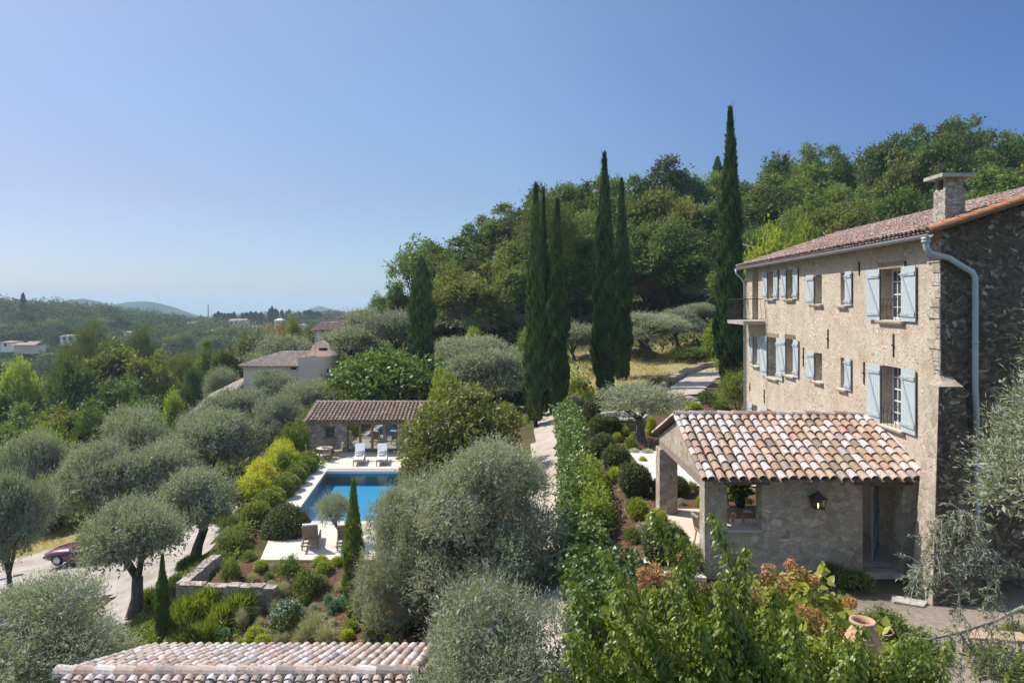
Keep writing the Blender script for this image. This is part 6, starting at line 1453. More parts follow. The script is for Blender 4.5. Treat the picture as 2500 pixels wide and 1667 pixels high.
# the leafy tree close to the camera (its own mesh: stems and big drooping leaves)
ct = thing('leafy_tree', 'bright green leafy young tree close to the camera at the lower right', 'tree', (3.2, 8.9, -.6))
rg = np.random.default_rng(12); mb = MB(); stems = []
def addstem(px, py, Y, bx, by, bY=9.2, r=.02):
    a = P(bx, by, bY); b = P(px, py, Y); m_ = a.lerp(b, .55) + Vector((rg.normal() * .12, rg.normal() * .12, .1)); mb.tube([a, m_, b], [r, r * .6, r * .18], 6); stems.append((a, m_, b))
base_ = (1900, 2150)
for px, py, Y in ((1592, 1245, 9.6), (1740, 1250, 9.3), (1820, 1330, 9.0), (1470, 1340, 9.8), (1500, 1400, 9.2), (1400, 1470, 9.4), (1660, 1380, 8.8), (1650, 1480, 8.5), (1560, 1500, 9.1), (1420, 1580, 8.8), (1500, 1600, 8.4), (1600, 1580, 8.2), (1720, 1500, 8.5), (1780, 1420, 9.2), (1880, 1480, 8.6), (1850, 1560, 8.3), (1950, 1540, 8.7), (1980, 1610, 8.3), (2100, 1600, 8.8), (2250, 1640, 9.3), (2180, 1560, 9.4), (2050, 1500, 9.3), (2200, 1600, 9.2), (2240, 1660, 9.0), (2150, 1630, 8.9), (2280, 1670, 9.4), (2090, 1650, 8.6), (2130, 1590, 9.0), (1760, 1600, 8.0), (1680, 1640, 7.9), (1900, 1640, 8.0), (1560, 1660, 7.9), (1380, 1600, 9.2), (2060, 1660, 8.4), (1340, 1640, 8.9), (1450, 1660, 8.3), (1660, 1300, 9.6), (1540, 1420, 9.6), (1830, 1640, 8.5), (1720, 1420, 9.3), (1620, 1520, 9.0), (1500, 1520, 9.5), (1960, 1660, 8.9), (1780, 1520, 8.9), (1580, 1600, 9.2), (1680, 1560, 9.3)):
    bx = base_[0] + (px - base_[0]) * .25; addstem(px, py, Y, bx, base_[1] - 250 + 150 * rg.random(), 9.0)
for i in range(28):
    addstem(rg.uniform(2050, 2330), rg.uniform(1545, 1690), rg.uniform(8.6, 9.8), rg.uniform(1980, 2150), 1950, 9.2, .014)
for i in range(60):
    px = rg.uniform(1380, 2120); addstem(px, rg.uniform(1400, 1690) if px < 1950 else rg.uniform(1520, 1690), rg.uniform(7.8, 9.4), 1900 + (px - 1900) * .3, 1950, 9.0, .014)
mb.tube([P(1900, 2300, 9), P(1890, 1950, 9)], [.12, .08], 8)
mb.build('trunk', 'bark_dark', ct)
pp, aa, nn_ = [], [], []
off = np.array(ct.location)
for a, m_, b in stems:
    L_ = (b - m_).length + (m_ - a).length * .4; k = int(L_ * 95)
    for i in range(k):
        u = i / k
        c_ = np.array((m_ + (b - m_) * (u * 1.5 - .5)) if u > .33 else (a.lerp(m_, .5 + u * 1.5)))
        for q in range(3):
            out = rg.normal(size=3); out[2] = -abs(out[2]) * .3; tw = out / np.linalg.norm(out) * (.16 * rg.random() * (1.25 - u) * 2.2)
            pp.append(c_ + tw - off); aa.append(out * .55 + np.array([0, 0, -.75]) + .25 * rg.normal(size=3)); nn_.append(out + np.array([0, -.2, .6]))
pp = np.array(pp); aa = unit(np.array(aa)); nn_ = unit(np.array(nn_)); k = len(pp)
child('crown', leafmesh('leafy_crown', [(pp, aa, nn_, .055 + .036 * rg.random(k), .030 + .019 * rg.random(k), rg.random(k), 0, 'fold')], ['cherry']), ct)

# ------------------------------------------------------------------ broadleaf trees round the pool and garden
T('fig', 950, 862, 290, 57.0, 'fig_tree', 'glossy dark green fig tree standing behind the pool house roof', 'fig tree', zb=-2.8)
T('magnolia', 1130, 945, 290, 37.5, 'magnolia_tree', 'bronze green magnolia tree covering the right side of the pool', 'magnolia', zb=-2.9)
T('magnolia', 1075, 1065, 190, 35.0, 'magnolia_bush', 'lower bronze green magnolia bush leaning over the pool edge', 'magnolia', zb=-2.9, rz=2.0)
g_hill = 'oaks on the wooded hillside'
sk = [(940, 640), (985, 590), (1040, 585), (1085, 605), (1130, 575), (1190, 530), (1250, 495), (1300, 450), (1370, 430), (1440, 425), (1520, 415), (1600, 400), (1650, 395), (1700, 420), (1745, 425), (1800, 445), (1850, 425), (1900, 392), (1950, 355), (2010, 345), (2070, 372), (2130, 385), (2190, 330), (2250, 300), (2330, 268), (2400, 300), (2450, 340), (2500, 310), (2600, 280)]
def sky_(px): return float(np.interp(px, [a for a, b in sk], [b for a, b in sk]))
rh = random.Random(4); kinds = ['oak_a', 'oak_b', 'oak_c', 'oak_d']; HN_ = 0
lbl = {'oak_a': 'broad green oak in the mass of the wooded hillside', 'oak_b': 'rounded green oak in the mass of the wooded hillside', 'oak_c': 'tall green oak in the mass of the wooded hillside', 'oak_d': 'dark green oak in the mass of the wooded hillside', 'oak_yellow': 'yellowing oak in the mass of the wooded hillside'}
def ht(px, yt, w_, Y, k): 
    X = (px - CX) / F * Y; z = H(X, Y); top = CZ - (yt - HY) / F * Y; hh = max(top - z, 4.5)
    plant(k, (X, Y, top - min(hh, 13.5)), w_ / F * Y / 2, min(hh, 13.5), 'oak_tree', lbl[k], 'tree', g_hill, rh.random() * 6.3)
for px in range(1060, 2640, 62):
    ht(px + rh.uniform(-14, 14), sky_(px) + rh.uniform(-6, 26), rh.uniform(85, 150), 104 + rh.uniform(-6, 12), rh.choice(kinds))
for px in range(1080, 2640, 82):
    ht(px + rh.uniform(-20, 20), sky_(px) + 75 + rh.uniform(-18, 22), rh.uniform(120, 165), 92 + rh.uniform(-5, 5), rh.choice(kinds + ['oak_yellow']))
for px in range(1060, 2640, 92):
    ht(px + rh.uniform(-20, 20), sky_(px) + 150 + rh.uniform(-20, 25), rh.uniform(120, 170), 83 + rh.uniform(-5, 5), rh.choice(kinds))
for px, yt, w_, Y, k in ((1090, 640, 110, 82, 'oak_b'), (1130, 660, 120, 80, 'oak_yellow'), (1260, 650, 120, 80, 'oak_a'), (1590, 600, 170, 84, 'oak_a'), (1690, 590, 150, 80, 'oak_c'), (1420, 640, 130, 82, 'oak_b'), (1850, 560, 150, 78, 'oak_a'), (1960, 520, 150, 78, 'oak_b'), (2080, 500, 160, 76, 'oak_yellow'), (2200, 470, 150, 76, 'oak_a'), (2420, 420, 200, 74, 'oak_c'), (1790, 620, 120, 70, 'oak_a'), (1880, 600, 120, 66, 'oak_b')): ht(px, yt, w_, Y, k)
T('airy', 1010, 578, 125, 88, 'oak_tree', 'loose airy oak at the left end of the wooded hillside against the sky', 'tree')
T('oak_b', 965, 690, 80, 90, 'oak_tree', 'low oak at the foot of the airy oak', 'tree')
T('pine', 1335, 480, 170, 80, 'pine_tree', 'yellow green pine behind the left cypresses', 'pine')
T('oak_yellow', 1120, 665, 160, 78, 'oak_tree', 'olive yellow oak left of the pine on the hillside edge', 'tree')
T('oak_yellow', 1200, 700, 110, 76, 'oak_tree', 'yellow green oak low behind the left cypresses', 'tree')
T('russet', 1580, 690, 90, 82, 'maple_tree', 'orange tinged small tree behind the middle cypress pair', 'tree')
T('lime_bush', 1745, 780, 90, 56, 'flowering_shrub', 'bright green shrub with pale blooms left of the tallest cypress', 'shrub')
T('green_bush', 1690, 845, 110, 58, 'oleander_bush', 'large rounded grey green bush beside the upper path', 'shrub')
T('lime_bush', 1770, 870, 60, 52, 'green_shrub', 'small bright shrub at the top of the upper path', 'shrub')
T('oleander', 1800, 905, 90, 40, 'oleander_bush', 'grey green bush with blue flowers against the farmhouse far corner', 'shrub')
T('lime_tree', 1872, 566, 120, 50, 'vine_shrub', 'bright lime green bush showing above the farmhouse roof edge', 'shrub')
T('lime_tree', 1952, 552, 125, 48, 'vine_shrub', 'lime green bush behind the farmhouse roof left of the skylight', 'shrub')
T('sapling', 1430, 880, 70, 52, 'fruit_tree', 'thin fruit sapling with sparse leaves between the cypress pairs', 'tree', zb=.3)
T('holm', 1470, 905, 80, 57, 'green_shrub', 'dark shrub on the lawn edge behind the middle cypress pair', 'shrub')
T('airy', 917, 712, 36, 110, 'poplar_tree', 'small poplar against the sky beside the hillside villa', 'tree')
for px, yt, w_, Y, k, lb in ((985, 735, 90, 96, 'oak_b', 'low oak right of the small poplar'), (1045, 720, 90, 92, 'oak_yellow', 'yellow green oak behind the lone blunt cypress'), (935, 765, 70, 100, 'holm', 'dark low oak between poplar and hillside villa'), (1310, 800, 90, 68, 'green_bush', 'grey bush behind the thin cypress'), (1560, 850, 90, 64, 'holm', 'dark bush in the shade behind the forked olive'), (1340, 900, 90, 54, 'green_bush', 'bush at the foot of the second cypress'), (1290, 860, 80, 60, 'holm', 'dark shrub left of the cypress feet'), (1090, 900, 80, 52, 'lime_bush', 'yellow green shrub right of the fig tree'), (780, 985, 110, 52, 'holm', 'dark shrub joining the fig tree on the left'), (720, 1030, 70, 47, 'loose_shrub', 'loose bright shrub at the pool house left corner'), (1150, 800, 50, 72, 'lime_bush', 'small lime shrub between the grey olives'), (1000, 880, 60, 62, 'lime_bush', 'small lime shrub behind the fig tree')):
    T(k, px, yt, w_, Y, 'green_shrub' if k not in ('oak_b', 'oak_yellow') else 'oak_tree', lb, 'shrub' if k not in ('oak_b', 'oak_yellow') else 'tree')
# mid distance trees on the left slope
for px, yt, w_, Y, k, nm, lb in (
 (210, 788, 115, 115, 'pine', 'pine_tree', 'tall green pine on the left slope with a rounded top'), (345, 797, 80, 120, 'pine', 'pine_tree', 'round topped green pine right of the tall pine'), (170, 850, 90, 105, 'pine', 'pine_tree', 'lower pine in front of the tall pine'),
 (50, 885, 110, 95, 'lime_tree', 'ash_tree', 'bright lime green tree at the left edge'), (265, 845, 170, 100, 'oak_yellow', 'oak_tree', 'large yellow green oak in front of the pines'), (180, 885, 110, 92, 'oak_a', 'oak_tree', 'dark oak right of the lime green tree'), (370, 868, 120, 96, 'oak_yellow', 'oak_tree', 'orange tinged oak left of the villa lower roof'), (300, 930, 190, 80, 'oak_b', 'oak_tree', 'broad oak in the middle of the left slope'),
 (450, 860, 90, 110, 'umbrella', 'pine_tree', 'flat topped umbrella pine left of the villa'), (505, 835, 60, 105, 'oak_c', 'oak_tree', 'dark narrow oak left of the villa roof corner'), (550, 850, 70, 95, 'oak_yellow', 'oak_tree', 'yellow oak just left of the villa roof corner'), (600, 825, 50, 98, 'holm', 'oak_tree', 'dark conical tree behind the villa roof corner'), (665, 787, 60, 125, 'russet', 'maple_tree', 'russet bare looking tree behind the villa roof'), (700, 790, 60, 128, 'russet', 'maple_tree', 'brownish thin tree right of the russet tree'), (480, 900, 70, 88, 'oak_a', 'oak_tree', 'dark green oak above the villa lower roof'), (430, 955, 60, 72, 'lime_bush', 'green_shrub', 'bright lime shrub left of the villa lower roof end'),
 (60, 990, 140, 72, 'oak_c', 'oak_tree', 'dark tree at the left edge below the lime green tree'), (150, 1000, 140, 66, 'oak_yellow', 'oak_tree', 'yellow green tree lower on the left slope'), (90, 1050, 150, 58, 'lime_tree', 'ash_tree', 'pale green tree behind the left drive olives'), (225, 1000, 90, 64, 'holm', 'green_shrub', 'deep green shrub above the left olives'), (20, 940, 90, 84, 'oak_a', 'oak_tree', 'dark oak cut by the left edge under the lime tree'), (340, 980, 90, 68, 'holm', 'green_shrub', 'dark shrub between the broad oak and the olives'), (540, 900, 80, 84, 'olive_far', 'olive_tree', 'grey olive left of the villa wall'), (130, 1160, 120, 50, 'holm', 'green_shrub', 'dark shrub behind the dry grass by the drive'), (745, 880, 60, 78, 'holm', 'green_shrub', 'dark shrub against the villa curved wall'), (560, 950, 60, 70, 'green_bush', 'green_shrub', 'green bush below the villa lower roof'), (720, 775, 50, 105, 'lime_bush', 'green_shrub', 'light bush left of the hillside villa door'), (765, 790, 40, 100, 'umbrella', 'palm_bush', 'dark spiky bush before the hillside villa')):
    T(k, px, yt, w_, Y, nm, lb, {'olive_tree': 'olive tree', 'green_shrub': 'shrub', 'pine_tree': 'pine'}.get(nm, 'tree'))

# ------------------------------------------------------------------ far side of the valley: one wood, with the cypress row standing out of it
rv = np.random.default_rng(50)
def woodland(name, pts, rad, per, L, mats, seed):
    r_ = np.random.default_rng(seed); n = len(pts); d = unit(r_.normal(size=(n, per, 3))); d[:, :, 2] = np.abs(d[:, :, 2]) * 1.1 - .25
    rr = rad * (.45 + .95 * r_.random((n, 1)) ** 1.5); lum = r_.random((n, 1)) ** 1.3 * .85
    lob = 1 + .28 * np.sin(d[:, :, 0] * 5 + r_.random((n, 1)) * 6) * np.sin(d[:, :, 1] * 5 + r_.random((n, 1)) * 6) + .2 * r_.normal(size=(n, per))
    p = pts[:, None, :] + d * (rr * lob)[:, :, None] * np.array([1, 1, .85]); p[:, :, 2] += rr * .55
    p = p.reshape(-1, 3); k = len(p); dd = d.reshape(-1, 3)
    ax = unit(r_.normal(size=(k, 3))); nr = unit(dd + np.array([0, 0, .4]) + .4 * r_.normal(size=(k, 3)))
    o = child(name, leafmesh(name, [(p - ax * L * .4, ax, nr, L * (.6 + .8 * r_.random(k)), L * .75 * (.6 + .8 * r_.random(k)), (np.repeat(lum, per, 1).reshape(-1) + .3 * r_.random(k)), 0, 'd')], mats))
    return tag(o, kind='stuff')
pts = []
while len(pts) < 2300:
    Y = 165 + 560 * rv.random() ** .8; px = -120 + 1150 * rv.random(); X = (px - CX) / F * Y
    z = H(X, Y) if False else None
    pts.append((X, Y, 0))
pts = np.array(pts); pts[:, 2] = Hn(pts[:, 0], pts[:, 1])
clear = np.zeros(len(pts), bool); ppx = CX + pts[:, 0] / pts[:, 1] * F; ppy = HY - (pts[:, 2] - CZ) / pts[:, 1] * F
for px0, px1, y0, y1 in ((545, 660, 470, 540), (655, 700, 465, 530), (448, 480, 470, 520), (140, 190, 275, 325), (-10, 90, 250, 315), (390, 460, 300, 350), (0, 140, 355, 365), (720, 750, 440, 500)):
    clear |= (ppx > px0) & (ppx < px1) & (pts[:, 1] > y0 - (12 if px0 < 200 else 40)) & (pts[:, 1] < y1)
noise_ = np.sin(pts[:, 0] * .045 + 2) * np.sin(pts[:, 1] * .05) ; clear |= noise_ > .62
pts = pts[~clear]
extra = np.array([((px - CX) / F * Y, Y, 0) for px, Y in ((-8, 278), (6, 280), (22, 276), (36, 274), (48, 273), (70, 270), (84, 272), (95, 275), (150, 290), (172, 288), (190, 292), (140, 296), (402, 318), (425, 316), (448, 320), (556, 488), (575, 486), (598, 490), (668, 478), (690, 482), (462, 468), (474, 470), (730, 460), (742, 462))]); extra[:, 2] = Hn(extra[:, 0], extra[:, 1]) - 3.2
pts = np.concatenate([pts, extra])
woodland('far_woodland', pts[pts[:, 1] > 340], 6.2, 190, 1.3, ['valley'], 1)
woodland('valley_woodland', pts[pts[:, 1] <= 340], 5.4, 380, .9, ['valley'], 2)
ridge = []
for px in np.arange(-60, 1000, 5.2): Y = 612 + rv.normal() * 14; ridge.append(((px - CX) / F * Y, Y, 0))
for px in np.arange(-60, 150, 4.5): Y = 428 + rv.normal() * 6; ridge.append(((px - CX) / F * Y, Y, 0))
ridge = np.array(ridge); ridge[:, 2] = Hn(ridge[:, 0], ridge[:, 1]) - 1
woodland('ridge_woodland', ridge, 4.8, 220, 1.1, ['valley'], 3)
rvt = random.Random(21)
for i in range(46):
    Y = rvt.uniform(215, 420); px = rvt.uniform(-20, 620 if Y > 280 else 330); X = (px - CX) / F * Y; z = H(X, Y); k = rvt.choice(['oak_a', 'oak_b', 'oak_d', 'oak_d', 'pine', 'umbrella'])
    plant(k, (X, Y, z), rvt.uniform(3.2, 6.5), rvt.uniform(7, 12.5), 'pine_tree' if k in ('pine', 'umbrella') else 'oak_tree', 'pine standing above the valley woods' if k in ('pine', 'umbrella') else 'dark oak standing above the valley woods' if k == 'oak_d' else 'green oak standing above the valley woods', 'pine' if k in ('pine', 'umbrella') else 'tree', 'trees standing above the valley woods')
g_row = 'dark cypresses in the row across the valley'
rr_ = random.Random(6); M['cypress_far'] = M['cypress']
for px in [525, 533, 541, 548, 556, 563, 571, 592, 602, 612, 618, 624, 631, 637, 659, 672, 676, 688, 700, 706, 732, 738, 744, 751, 757, 763, 769, 775, 780, 791]:
    Y = 540 + rr_.uniform(-8, 8); X = (px - CX) / F * Y; top = CZ - ((763 if px < 650 else 757 if px < 720 else 761) + rr_.uniform(-3, 5) + max(0, px - 770) * .4 - HY) / F * Y; zb_ = CZ - (784 - HY) / F * Y
    plant('cypress_tiny', (X, Y, zb_), 1.5, top - zb_, 'cypress', 'small dark cypress in the row on the ridge across the valley', 'cypress', g_row)
for px, yt, Y in ((56, 722, 425), (229, 759, 520), (190, 762, 520), (276, 768, 480), (303, 774, 470), (664, 752, 560)):
    X = (px - CX) / F * Y; plant('cypress_tiny', (X, Y, H(X, Y)), 1.5, CZ - (yt - HY) / F * Y - H(X, Y), 'cypress', 'single dark cypress scattered in the far woods', 'cypress', 'single cypresses across the valley')

# ------------------------------------------------------------------ hedge, box balls and beds on the right
rng_ = np.random.default_rng(61)
def line_hedge(name, label, pts, R, hh, n, L, W, mat, shape='d', cat='hedge', seed=1, lo=.82, up=.3, droop=0, group=None):
    r_ = np.random.default_rng(seed); bl = []
    for (x0, y0), (x1, y1) in zip(pts, pts[1:]):
        k = max(2, int(math.hypot(x1 - x0, y1 - y0) / (R * .55)))
        for i in range(k): u = i / k; x, y = x0 + (x1 - x0) * u, y0 + (y1 - y0) * u; bl.append((x + r_.normal() * .08, y, H(x, y) + hh * .42, R * (.85 + .3 * r_.random()), R * 1.0, hh * .62 * (.85 + .3 * r_.random())))
    bl = np.array(bl); c0 = bl[:, :3].mean(0); bl[:, :3] -= c0
    s1 = shoots(r_, bl, n // 4, 4, L * 1.6, L, W, up=up, spread=.7, lo=lo, gap=-.6, nf=2.2, lspread=.9, shape=shape, down=-.8, keepin=.05, droop=droop); s2 = shoots(r_, bl, n // 8, 2, L, L * 1.6, W * 2.0, lo=.4, gap=-2, keepin=.5, down=-1)
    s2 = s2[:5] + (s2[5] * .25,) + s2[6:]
    o = child(name, leafmesh(name, [s1, s2], [mat])); o.location = c0; return tag(o, label, cat, group)
line_hedge('ivy_hedge', 'long ivy covered hedge running beside the garden path', [(2.1, 15.5), (2.3, 20), (2.6, 26), (3.05, 33), (3.5, 41), (3.8, 46)], .68, 1.15, 34000, .13, .105, 'ivy', 'fold', seed=3)
line_hedge('jasmine_hedge', 'brighter yellow green climber draped over the middle of the ivy hedge', [(2.85, 23.5), (3.05, 26.5), (3.2, 29.5)], .5, 1.25, 9000, .11, .07, 'lime', 'd', 'hedge', 4)
line_hedge('ivy_mound', 'spreading ivy with small light leaves at the front end of the hedge', [(2.2, 14.5), (2.6, 16.5), (2.8, 19.5)], .95, 1.35, 15000, .12, .095, 'ivy', 'fold', 'hedge', 5)
gb = 'clipped box balls beside the hedge'
for i, (px, py, w_, lb) in enumerate(((1551, 1207, 75, 'largest clipped box ball left of the porch pillar'), (1504, 1151, 66, 'clipped box ball second from the porch beside the hedge'), (1471, 1115, 58, 'clipped box ball third from the porch beside the hedge'), (1467, 1068, 56, 'clipped box ball fourth from the porch, before the fountain'), (1493, 1058, 44, 'smaller clipped box ball touching the fourth one on its right'), (1451, 1028, 54, 'clipped box ball farthest from the porch, left of the fountain'), (1618, 1212, 50, 'clipped box ball half hidden behind the porch pillar'), (1655, 1210, 48, 'clipped box ball seen through the porch opening'), (1626, 1376, 108, 'big clipped box ball nearest the camera beside the porch floor'))):
    B('box_ball', px, py, w_, w_ * (.97 if i < 8 else .85), 'box_ball', lb, 'shrub', gb)
ge = 'yellow green euphorbia mounds'
eu = [(1507, 1078, 26, 22, 'behind the third box ball'), (1547, 1075, 22, 20, 'beside the small olive trunk'), (1526, 1062, 24, 20, 'left of the small olive trunk'), (1518, 1056, 24, 20, 'in front of the fountain basin'), (1541, 1095, 36, 24, 'before the small olive tree'), (1432, 1034, 26, 20, 'at the far end of the box balls'), (1428, 1052, 28, 20, 'near the far hedge end'), (1590, 1060, 26, 42, 'right of the small olive trunk, tall'), (1558, 1262, 52, 44, 'left of the porch floor, rounded'), (1605, 1282, 48, 38, 'touching the porch floor edge'), (1501, 1178, 40, 36, 'between the two nearest box balls'), (1692, 1000, 34, 20, 'beside the garden steps'), (1718, 1018, 46, 16, 'just above the porch ridge'), (1440, 985, 40, 26, 'at the cypress feet'), (1395, 1005, 26, 26, 'right of the second cypress'), (1790, 1218, 52, 40, 'seen through the porch window'), (1370, 1035, 40, 14, 'along the path under the cypresses'), (1810, 1225, 30, 26, 'behind the porch table'), (1570, 1130, 20, 16, 'at the paving corner'), (1712, 1235, 24, 26, 'behind the porch pillar')]
for px, py, w_, h_, where in eu: B('euphorbia', px, py, w_, h_, 'euphorbia', 'yellow green euphorbia mound ' + where, 'plant', ge)
gs = 'silver cushions in the beds'
for px, py, w_, h_, where in ((1548, 1108, 30, 14, 'left of the paving'), (1580, 1110, 30, 14, 'at the paving edge'), (1662, 1232, 22, 16, 'beside the porch pillar foot'), (1570, 1296, 36, 20, 'near the big clipped ball'), (1815, 1200, 46, 22, 'seen through the porch window'), (1735, 1012, 14, 8, 'above the porch ridge left'), (1755, 1013, 14, 8, 'above the porch ridge right'), (1405, 990, 34, 22, 'by the cypress feet'), (1580, 1325, 26, 20, 'left of the big clipped ball')): B('silver_cushion', px, py, w_, h_, 'silver_cushion', 'small silver grey cushion plant ' + where, 'plant', gs)
gm = 'small green shrubs in the garden beds'
for px, py, w_, h_, where in ((1730, 985, 50, 32, 'dark by the upper steps'), (1760, 1000, 36, 26, 'between the steps and the farmhouse'), (1530, 1050, 40, 22, 'under the fountain rim'), (1523, 1158, 34, 30, 'grassy between the box balls'), (1478, 1200, 30, 30, 'left of the largest box ball'), (1545, 1240, 30, 22, 'in the soil under the largest box ball'), (1590, 1322, 40, 46, 'upright beside the silver cushions'), (1640, 1318, 60, 40, 'left of the porch opening'), (1545, 1325, 40, 40, 'between hedge and big clipped ball'), (1690, 1205, 30, 30, 'beyond the porch floor'), (1610, 945, 60, 24, 'dark at the low curved wall'), (1410, 960, 40, 36, 'between the cypress pairs'), (1505, 975, 40, 26, 'under the middle cypresses'), (1840, 1350, 70, 50, 'leafy at the porch wall foot'), (1760, 1370, 80, 60, 'grey green under the porch window'), (1700, 1400, 80, 70, 'broad by the porch corner'), (2090, 1440, 80, 50, 'beside the wicker baskets'), (2160, 1560, 110, 70, 'behind the terracotta jar'), (2240, 1600, 110, 60, 'on the bare ground right of the jar'), (1915, 1360, 60, 34, 'dark against the porch wall'), (1965, 1395, 46, 40, 'dark under the lantern'), (2030, 1410, 70, 46, 'dark left of the porch door'), (2440, 1640, 140, 60, 'low at the bottom right corner'), (2480, 1560, 60, 40, 'at the right edge of the ground')): B('small_shrub', px, py, w_, h_, 'small_shrub', 'small leafy shrub ' + where, 'shrub', gm)

# hydrangeas below the porch wall: leaf mass with separate dried flower heads
def hydrangea(label, px, py, Y, R, hh, heads, seed):
    p = P(px, py, Y); z = H(p.x, p.y); t_ = thing('hydrangea', label, 'shrub', (p.x, p.y, z), group='hydrangeas below the porch wall'); top = p.z - z
    r_ = np.random.default_rng(seed); bl = ball(r_, 9, (0, 0, top * .5), (R * .6, R * .6, top * .3), R * .42)
    o = child('foliage', leafmesh('hydrangea_foliage', [shoots(r_, bl, 420, 4, .22, .19, .15, up=.6, spread=.8, lo=.6, gap=-.8, lspread=1.0, shape='fold', down=-.6, flat=1.0)], ['hydrangea']), t_)
    mb = MB()
    for k in range(7): a = r_.random() * 6.3; mb.tube([(0, 0, -.1), (math.cos(a) * R * .3, math.sin(a) * R * .3, top * .4), (math.cos(a) * R * .6, math.sin(a) * R * .6, top * .8)], [.02, .014, .006], 5)
    mb.build('stems', 'bark_dark', t_, world=False)
    for hx, hy, hr in heads:
        q = P(hx, hy, Y - R * .65); k = 150; d = unit(r_.normal(size=(k, 3))); c_ = np.array(q) - np.array(t_.location)
        pp_ = c_ + d * hr * np.array([1, 1, 1.1]) * (.7 + .3 * r_.random((k, 1)))
        child('flower_head', leafmesh('flower_head', [(pp_, unit(d + .8 * r_.normal(size=(k, 3))), unit(d + .5 * r_.normal(size=(k, 3))), np.full(k, .05), np.full(k, .045), r_.random(k), 0, 'd')], ['rust']), t_)
hydrangea('hydrangea with rusty dried heads under the wall lantern', 1930, 1400, 13.6, 1.25, 1.3, [(1878, 1392, .13), (1915, 1420, .14), (1868, 1412, .11), (1955, 1402, .12), (1840, 1450, .12), (1900, 1450, .10), (1985, 1418, .10), (1930, 1380, .10)], 71)
hydrangea('hydrangea with two big brown heads beside the terracotta jar', 2010, 1470, 12.2, 1.2, 1.2, [(2010, 1530, .13), (2040, 1545, .12), (1990, 1505, .10), (2075, 1470, .09), (1960, 1495, .11), (1935, 1520, .10)], 72)
hydrangea('hydrangea with pinkish dried heads left of the porch corner', 1620, 1385, 13.4, 1.15, 1.2, [(1600, 1392, .12), (1570, 1400, .11), (1615, 1412, .12), (1580, 1420, .10), (1650, 1390, .09), (1640, 1410, .10), (1665, 1360, .09), (1560, 1440, .08)], 73)
# low growth filling the ground between these, too many leaves to count
def cover(name, rects, n, L, W, mat, hh=.25, seed=1, up=.9, dens=None):
    r_ = np.random.default_rng(seed); A = np.array([(b - a) * (d - c) for a, b, c, d in rects]); idx = r_.choice(len(rects), n, p=A / A.sum()); R_ = np.array(rects)[idx]
    x = R_[:, 0] + (R_[:, 1] - R_[:, 0]) * r_.random(n); y = R_[:, 2] + (R_[:, 3] - R_[:, 2]) * r_.random(n)
    nz = noise3(np.stack([x, y, 0 * x], 1), .9, r_.random(6) * 9); k = nz > (-.15 if dens is None else dens); k &= ~drive_in(x, y) & ~inpool(x, y, 1.2)
    x, y, nz = x[k], y[k], nz[k]; z = Hn(x, y) + hh * r_.random(len(x)) * (.4 + .8 * np.clip(nz + .3, 0, 1)); m = len(x)
    ax = unit(.8 * r_.normal(size=(m, 3)) + np.array([0, 0, up])); nr = unit(r_.normal(size=(m, 3)) + np.array([0, 0, .8]))
    return tag(child(name, leafmesh(name, [(np.stack([x, y, z], 1), ax, nr, L * (.6 + .8 * r_.random(m)), W * (.6 + .8 * r_.random(m)), np.clip(.4 + .4 * nz + .3 * r_.random(m), 0, 1), 0, 'd')], [mat])), kind='stuff')
cover('dry_grass', [(4, 17, 49, 68), (-36, -21, 43.5, 50), (-60, -30, 55, 75)], 26000, .3, .05, 'drygrass', .15, 81)
cover('ground_cover', [(-16, -12, 24, 33), (-14.5, -9.5, 18.5, 25.5), (-13.2, -12.2, 30, 48), (2, 8, 8, 17)], 26000, .16, .07, 'cover', .35, 82, dens=-.3)
cover('bed_litter', [(-12, -2, 20, 28), (3.8, 5.2, 17, 42), (5, 9, 34.5, 40), (-3, .2, 20, 47)], 9000, .09, .05, 'lavender', .06, 83, .3)
cover('scrub', [(-45, -12, 48, 110), (-45, -22, 10, 34), (-12, 6, 49, 90), (-4, .2, 16, 50), (-45, -20, 110, 160), (-90, -40, 60, 200)], 90000, .42, .2, 'shrub', .7, 84, dens=-.35)
cover('slope_scrub', [(8, 60, 64, 125), (-25, 10, 75, 130)], 26000, .5, .25, 'oak', 1.2, 85, dens=-.5)

# ------------------------------------------------------------------ pool hedge, its row of balls, and the bed in front
gy_ = 'golden shrubs of the hedge left of the pool'
for i, (x, y, r, h_) in enumerate(((-15.3, 45.4, .75, 1.8), (-14.6, 43.8, .9, 1.9), (-14.3, 42.0, 1.05, 2.0), (-14.2, 40.0, 1.0, 1.9), (-14.0, 38.0, 1.05, 2.0), (-13.7, 36.0, 1.0, 1.8))):
    plant('yellow_bush', (x, y, -3.4), r, h_, 'golden_shrub', ['golden shrub at the pool house end of the pool hedge', 'golden shrub second from the pool house in the pool hedge', 'golden shrub third from the pool house in the pool hedge', 'golden shrub fourth from the pool house in the pool hedge', 'golden shrub fifth from the pool house in the pool hedge', 'golden shrub at the near end of the pool hedge'][i], 'shrub', gy_)
plant('holm', (-13.5, 40.3, -3.3), .5, 1.9, 'dark_shrub', 'dark shrub standing in the middle of the golden pool hedge', 'shrub')
gp_ = 'clipped light green balls along the pool deck'
ords = ['first', 'second', 'third', 'fourth', 'fifth', 'sixth', 'seventh', 'eighth', 'ninth']
for i in range(9):
    u = i / 8; x = -12.95 + .75 * u + (.12 if i % 2 else 0); y = 44.0 - 10.9 * u
    plant('light_ball', (x - .2, y, -3.25), .66 + .06 * math.sin(i * 2), 1.12 + .1 * math.sin(i * 3), 'clipped_ball', 'clipped light green ball along the pool deck, %s from the pool house' % ords[i], 'shrub', gp_)
